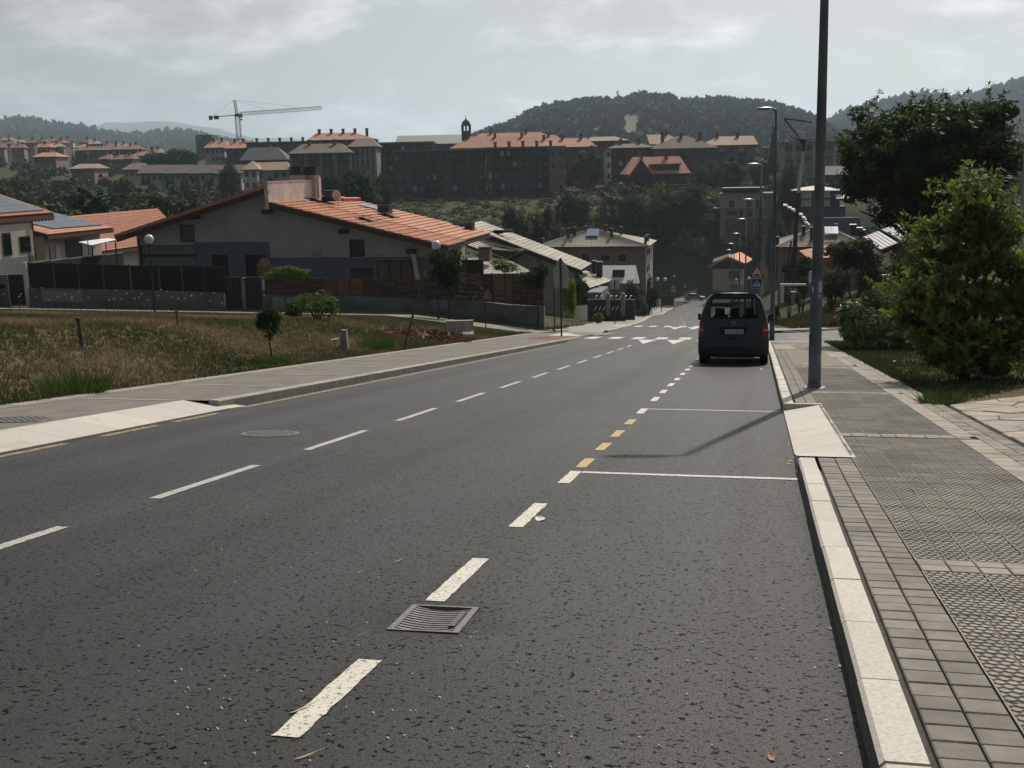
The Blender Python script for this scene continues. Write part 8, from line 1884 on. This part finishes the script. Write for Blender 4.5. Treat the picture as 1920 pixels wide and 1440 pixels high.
for lb, px, D, m_, rz in (('white car parked left of the pair before the dark flats', 773, 326, M_WCAR, .1), ('white car parked under the street trees in the middle', 864, 326, M_WCAR, -.3), ('grey car parked right of the middle white car', 900, 327, M_SIL, .1), ('dark car half hidden at the left end of the parking row', 738, 328, M_BCAR, .2), ('white car at the corner by the tall dark tree', 1076, 312, M_WCAR, .6), ('small white car right of the brick villa', 1302, 292, M_WCAR, .2), ('white car on the upper road behind the modern house', 1414, 285, M_WCAR, .1)):
    c = P(px, 350, D); car(lb, c.x, c.y, gz(c.x, c.y)+.1, YAW+rz, m_, 'cars parked in the far town', False)
c = P(1046, 346, 316); t = thing('delivery_van', 'white box van parked at the right end of the dark flats', 'van', (c.x, c.y, gz(c.x, c.y)+.1), YAW)
MB().box(-2.6, 1.2, -1, 1, .5, 2.6).build('cargo_box', M_WCAR, t); MB().prism([(1.22, .4), (2.6, .4), (2.6, 1.1), (2.0, 2.0), (1.22, 2.0)], 'y', -.95, .95).build('cab', M_SIL, t); MB().hexa([(2.62, -.8, 1.12), (2.62, .8, 1.12), (2.06, .8, 1.95), (2.06, -.8, 1.95)], [(2.65, -.8, 1.13), (2.65, .8, 1.13), (2.09, .8, 1.96), (2.09, -.8, 1.96)]).build('windscreen', M_PANE, t)
for x in (-1.6, 1.9):
    for sy in (-1, 1): MB().cyl((x, sy*.8, .38), (x, sy*1.0, .38), .38, n=12).build('wheel', M_RUB, t)

t = thing('boundary_wall', 'dark boundary wall behind the silver car at the street end', 'wall', (PY(1318, 556, 256).x, 256.5, zroad(256)))
w = WB(); w.pbox(1292, 1345, 537, 556, 256.5, .4); w.wb('wall', mat('dark_end_wall', (.045, .047, .05), (.035, .037, .04), scale=.6), t); WB().pbox(1291, 1346, 535.6, 537, 256.4, .6).wb('coping', M_CONC, t)
# ------------------------------------------------------------------ leaves and litter
def leaf(label, px, py, s, rz, cols, h=H0, cat='leaf', name='fallen_leaf', curl=.25, asp=.45):
    c = onroad(px, py, h); z = c.z+.006; t = tag(obj(name, None, None, (c.x, c.y, z), (TILT, 0, rz)), label, cat, 'fallen leaves and scraps on the asphalt' if cat == 'leaf' else None)
    mb = MB(); n = 7; V = []
    for i in range(n):
        u = i/(n-1)*2-1; w_ = asp*s*max(.06, (1-u*u))**.7
        for v in (-1, 0, 1): V.append((u*s, v*w_, curl*s*(u*u*.6+abs(v)*.5*(.6+.4*sin(3*u)))))
    mb.add(V, [(i*3+j, i*3+j+1, (i+1)*3+j+1, (i+1)*3+j) for i in range(n-1) for j in range(2)]); mb.build('blade', cols, t)
    MB().tube([(s*.95, 0, curl*s*.6), (s*1.5, .1*s, .1*s)], [.002, .001], 4).build('stalk', cols, t)
    return t
M_L1 = mat('dry_leaf_tan', (.40, .25, .11), (.28, .16, .07), scale=30, rough=.8); M_L2 = mat('dry_leaf_brown', (.20, .11, .06), (.13, .07, .04), scale=30, rough=.8); M_L3 = mat('dry_leaf_pale', (.50, .40, .24), (.38, .3, .18), scale=30, rough=.8); M_PAP = mat('paper_scrap', (.66, .66, .64), rough=.8); M_STR = mat('straw', (.48, .41, .26), rough=.85)
for lb, px, py, s, m_ in (('curled tan leaf nearest the bottom of the picture', 1446, 1424, .024, M_L1), ('reddish brown leaf halfway along the near kerb shadow', 1549, 1320, .017, M_L2), ('pale leaf lying in the kerb shadow above the red one', 1575, 1251, .013, M_L3), ('tan leaf against the kerb by the third stone', 1556, 1180, .018, M_L1), ('yellowish crumpled leaf at the kerb foot', 1528, 1254, .010, M_L3), ('dark brown leaf heap beside the kerb below the bay line', 1487, 986, .020, M_L2), ('small leaf under the kerb above the dark brown heap', 1509, 966, .016, M_L2)):
    leaf(lb, px, py, s, rnd.uniform(0, 6), m_)
for i in range(16): leaf('tiny dry leaf in the litter along the kerb by the granite slabs', rnd.uniform(1478, 1496), rnd.uniform(800, 882), rnd.uniform(.016, .03), rnd.uniform(0, 6), rnd.choice((M_L1, M_L2, M_L3)))
for lb, px, py, s in (('white paper scrap right of a parking dash', 1013, 975, .05), ('small white scrap on the asphalt below the van', 1428, 693, .05), ('crumpled white scrap near the right bay line', 1480, 900, .03), ('white scrap on the right grass verge', 1676, 678, .06)):
    o = leaf(lb, px, py, s, rnd.uniform(0, 3), M_PAP, cat='litter', name='paper_scrap', asp=.7, h=H0 if px < 1600 else 1.36)
for lb, px, py, s in (('straw stalk left of the drain, upper one', 747, 1053, .05), ('short straw piece left of the drain', 673, 1075, .03), ('straw stalk at the bottom edge left of the near dash', 575, 1420, .05), ('straw stalk beside the near white dash', 565, 1332, .06), ('straw crumb below the drain', 892, 1187, .02), ('straw crumb left of the drain corner', 676, 1192, .02)):
    leaf(lb, px, py, s, rnd.uniform(.5, 1.2), M_STR, cat='straw', name='straw_stalk', asp=.09, curl=.1)
gr = MB()
for i in range(240):
    px, py = rnd.uniform(200, 1600), rnd.uniform(780, 1440); c = onroad(px, py)
    if not KL < c.x < KR-.05: continue
    s = rnd.uniform(.002, .006); gr.hexa([(c.x-s, c.y-s, c.z), (c.x+s, c.y-s, c.z), (c.x+s, c.y+s, c.z), (c.x-s, c.y+s, c.z)], [(c.x-s*.6, c.y-s*.6, c.z+s), (c.x+s*.6, c.y-s*.6, c.z+s), (c.x+s*.6, c.y+s*.6, c.z+s), (c.x-s*.6, c.y+s*.6, c.z+s)])
gr.build('grit', M_GRAN, kind='stuff', label='loose pale grit scattered on the asphalt')
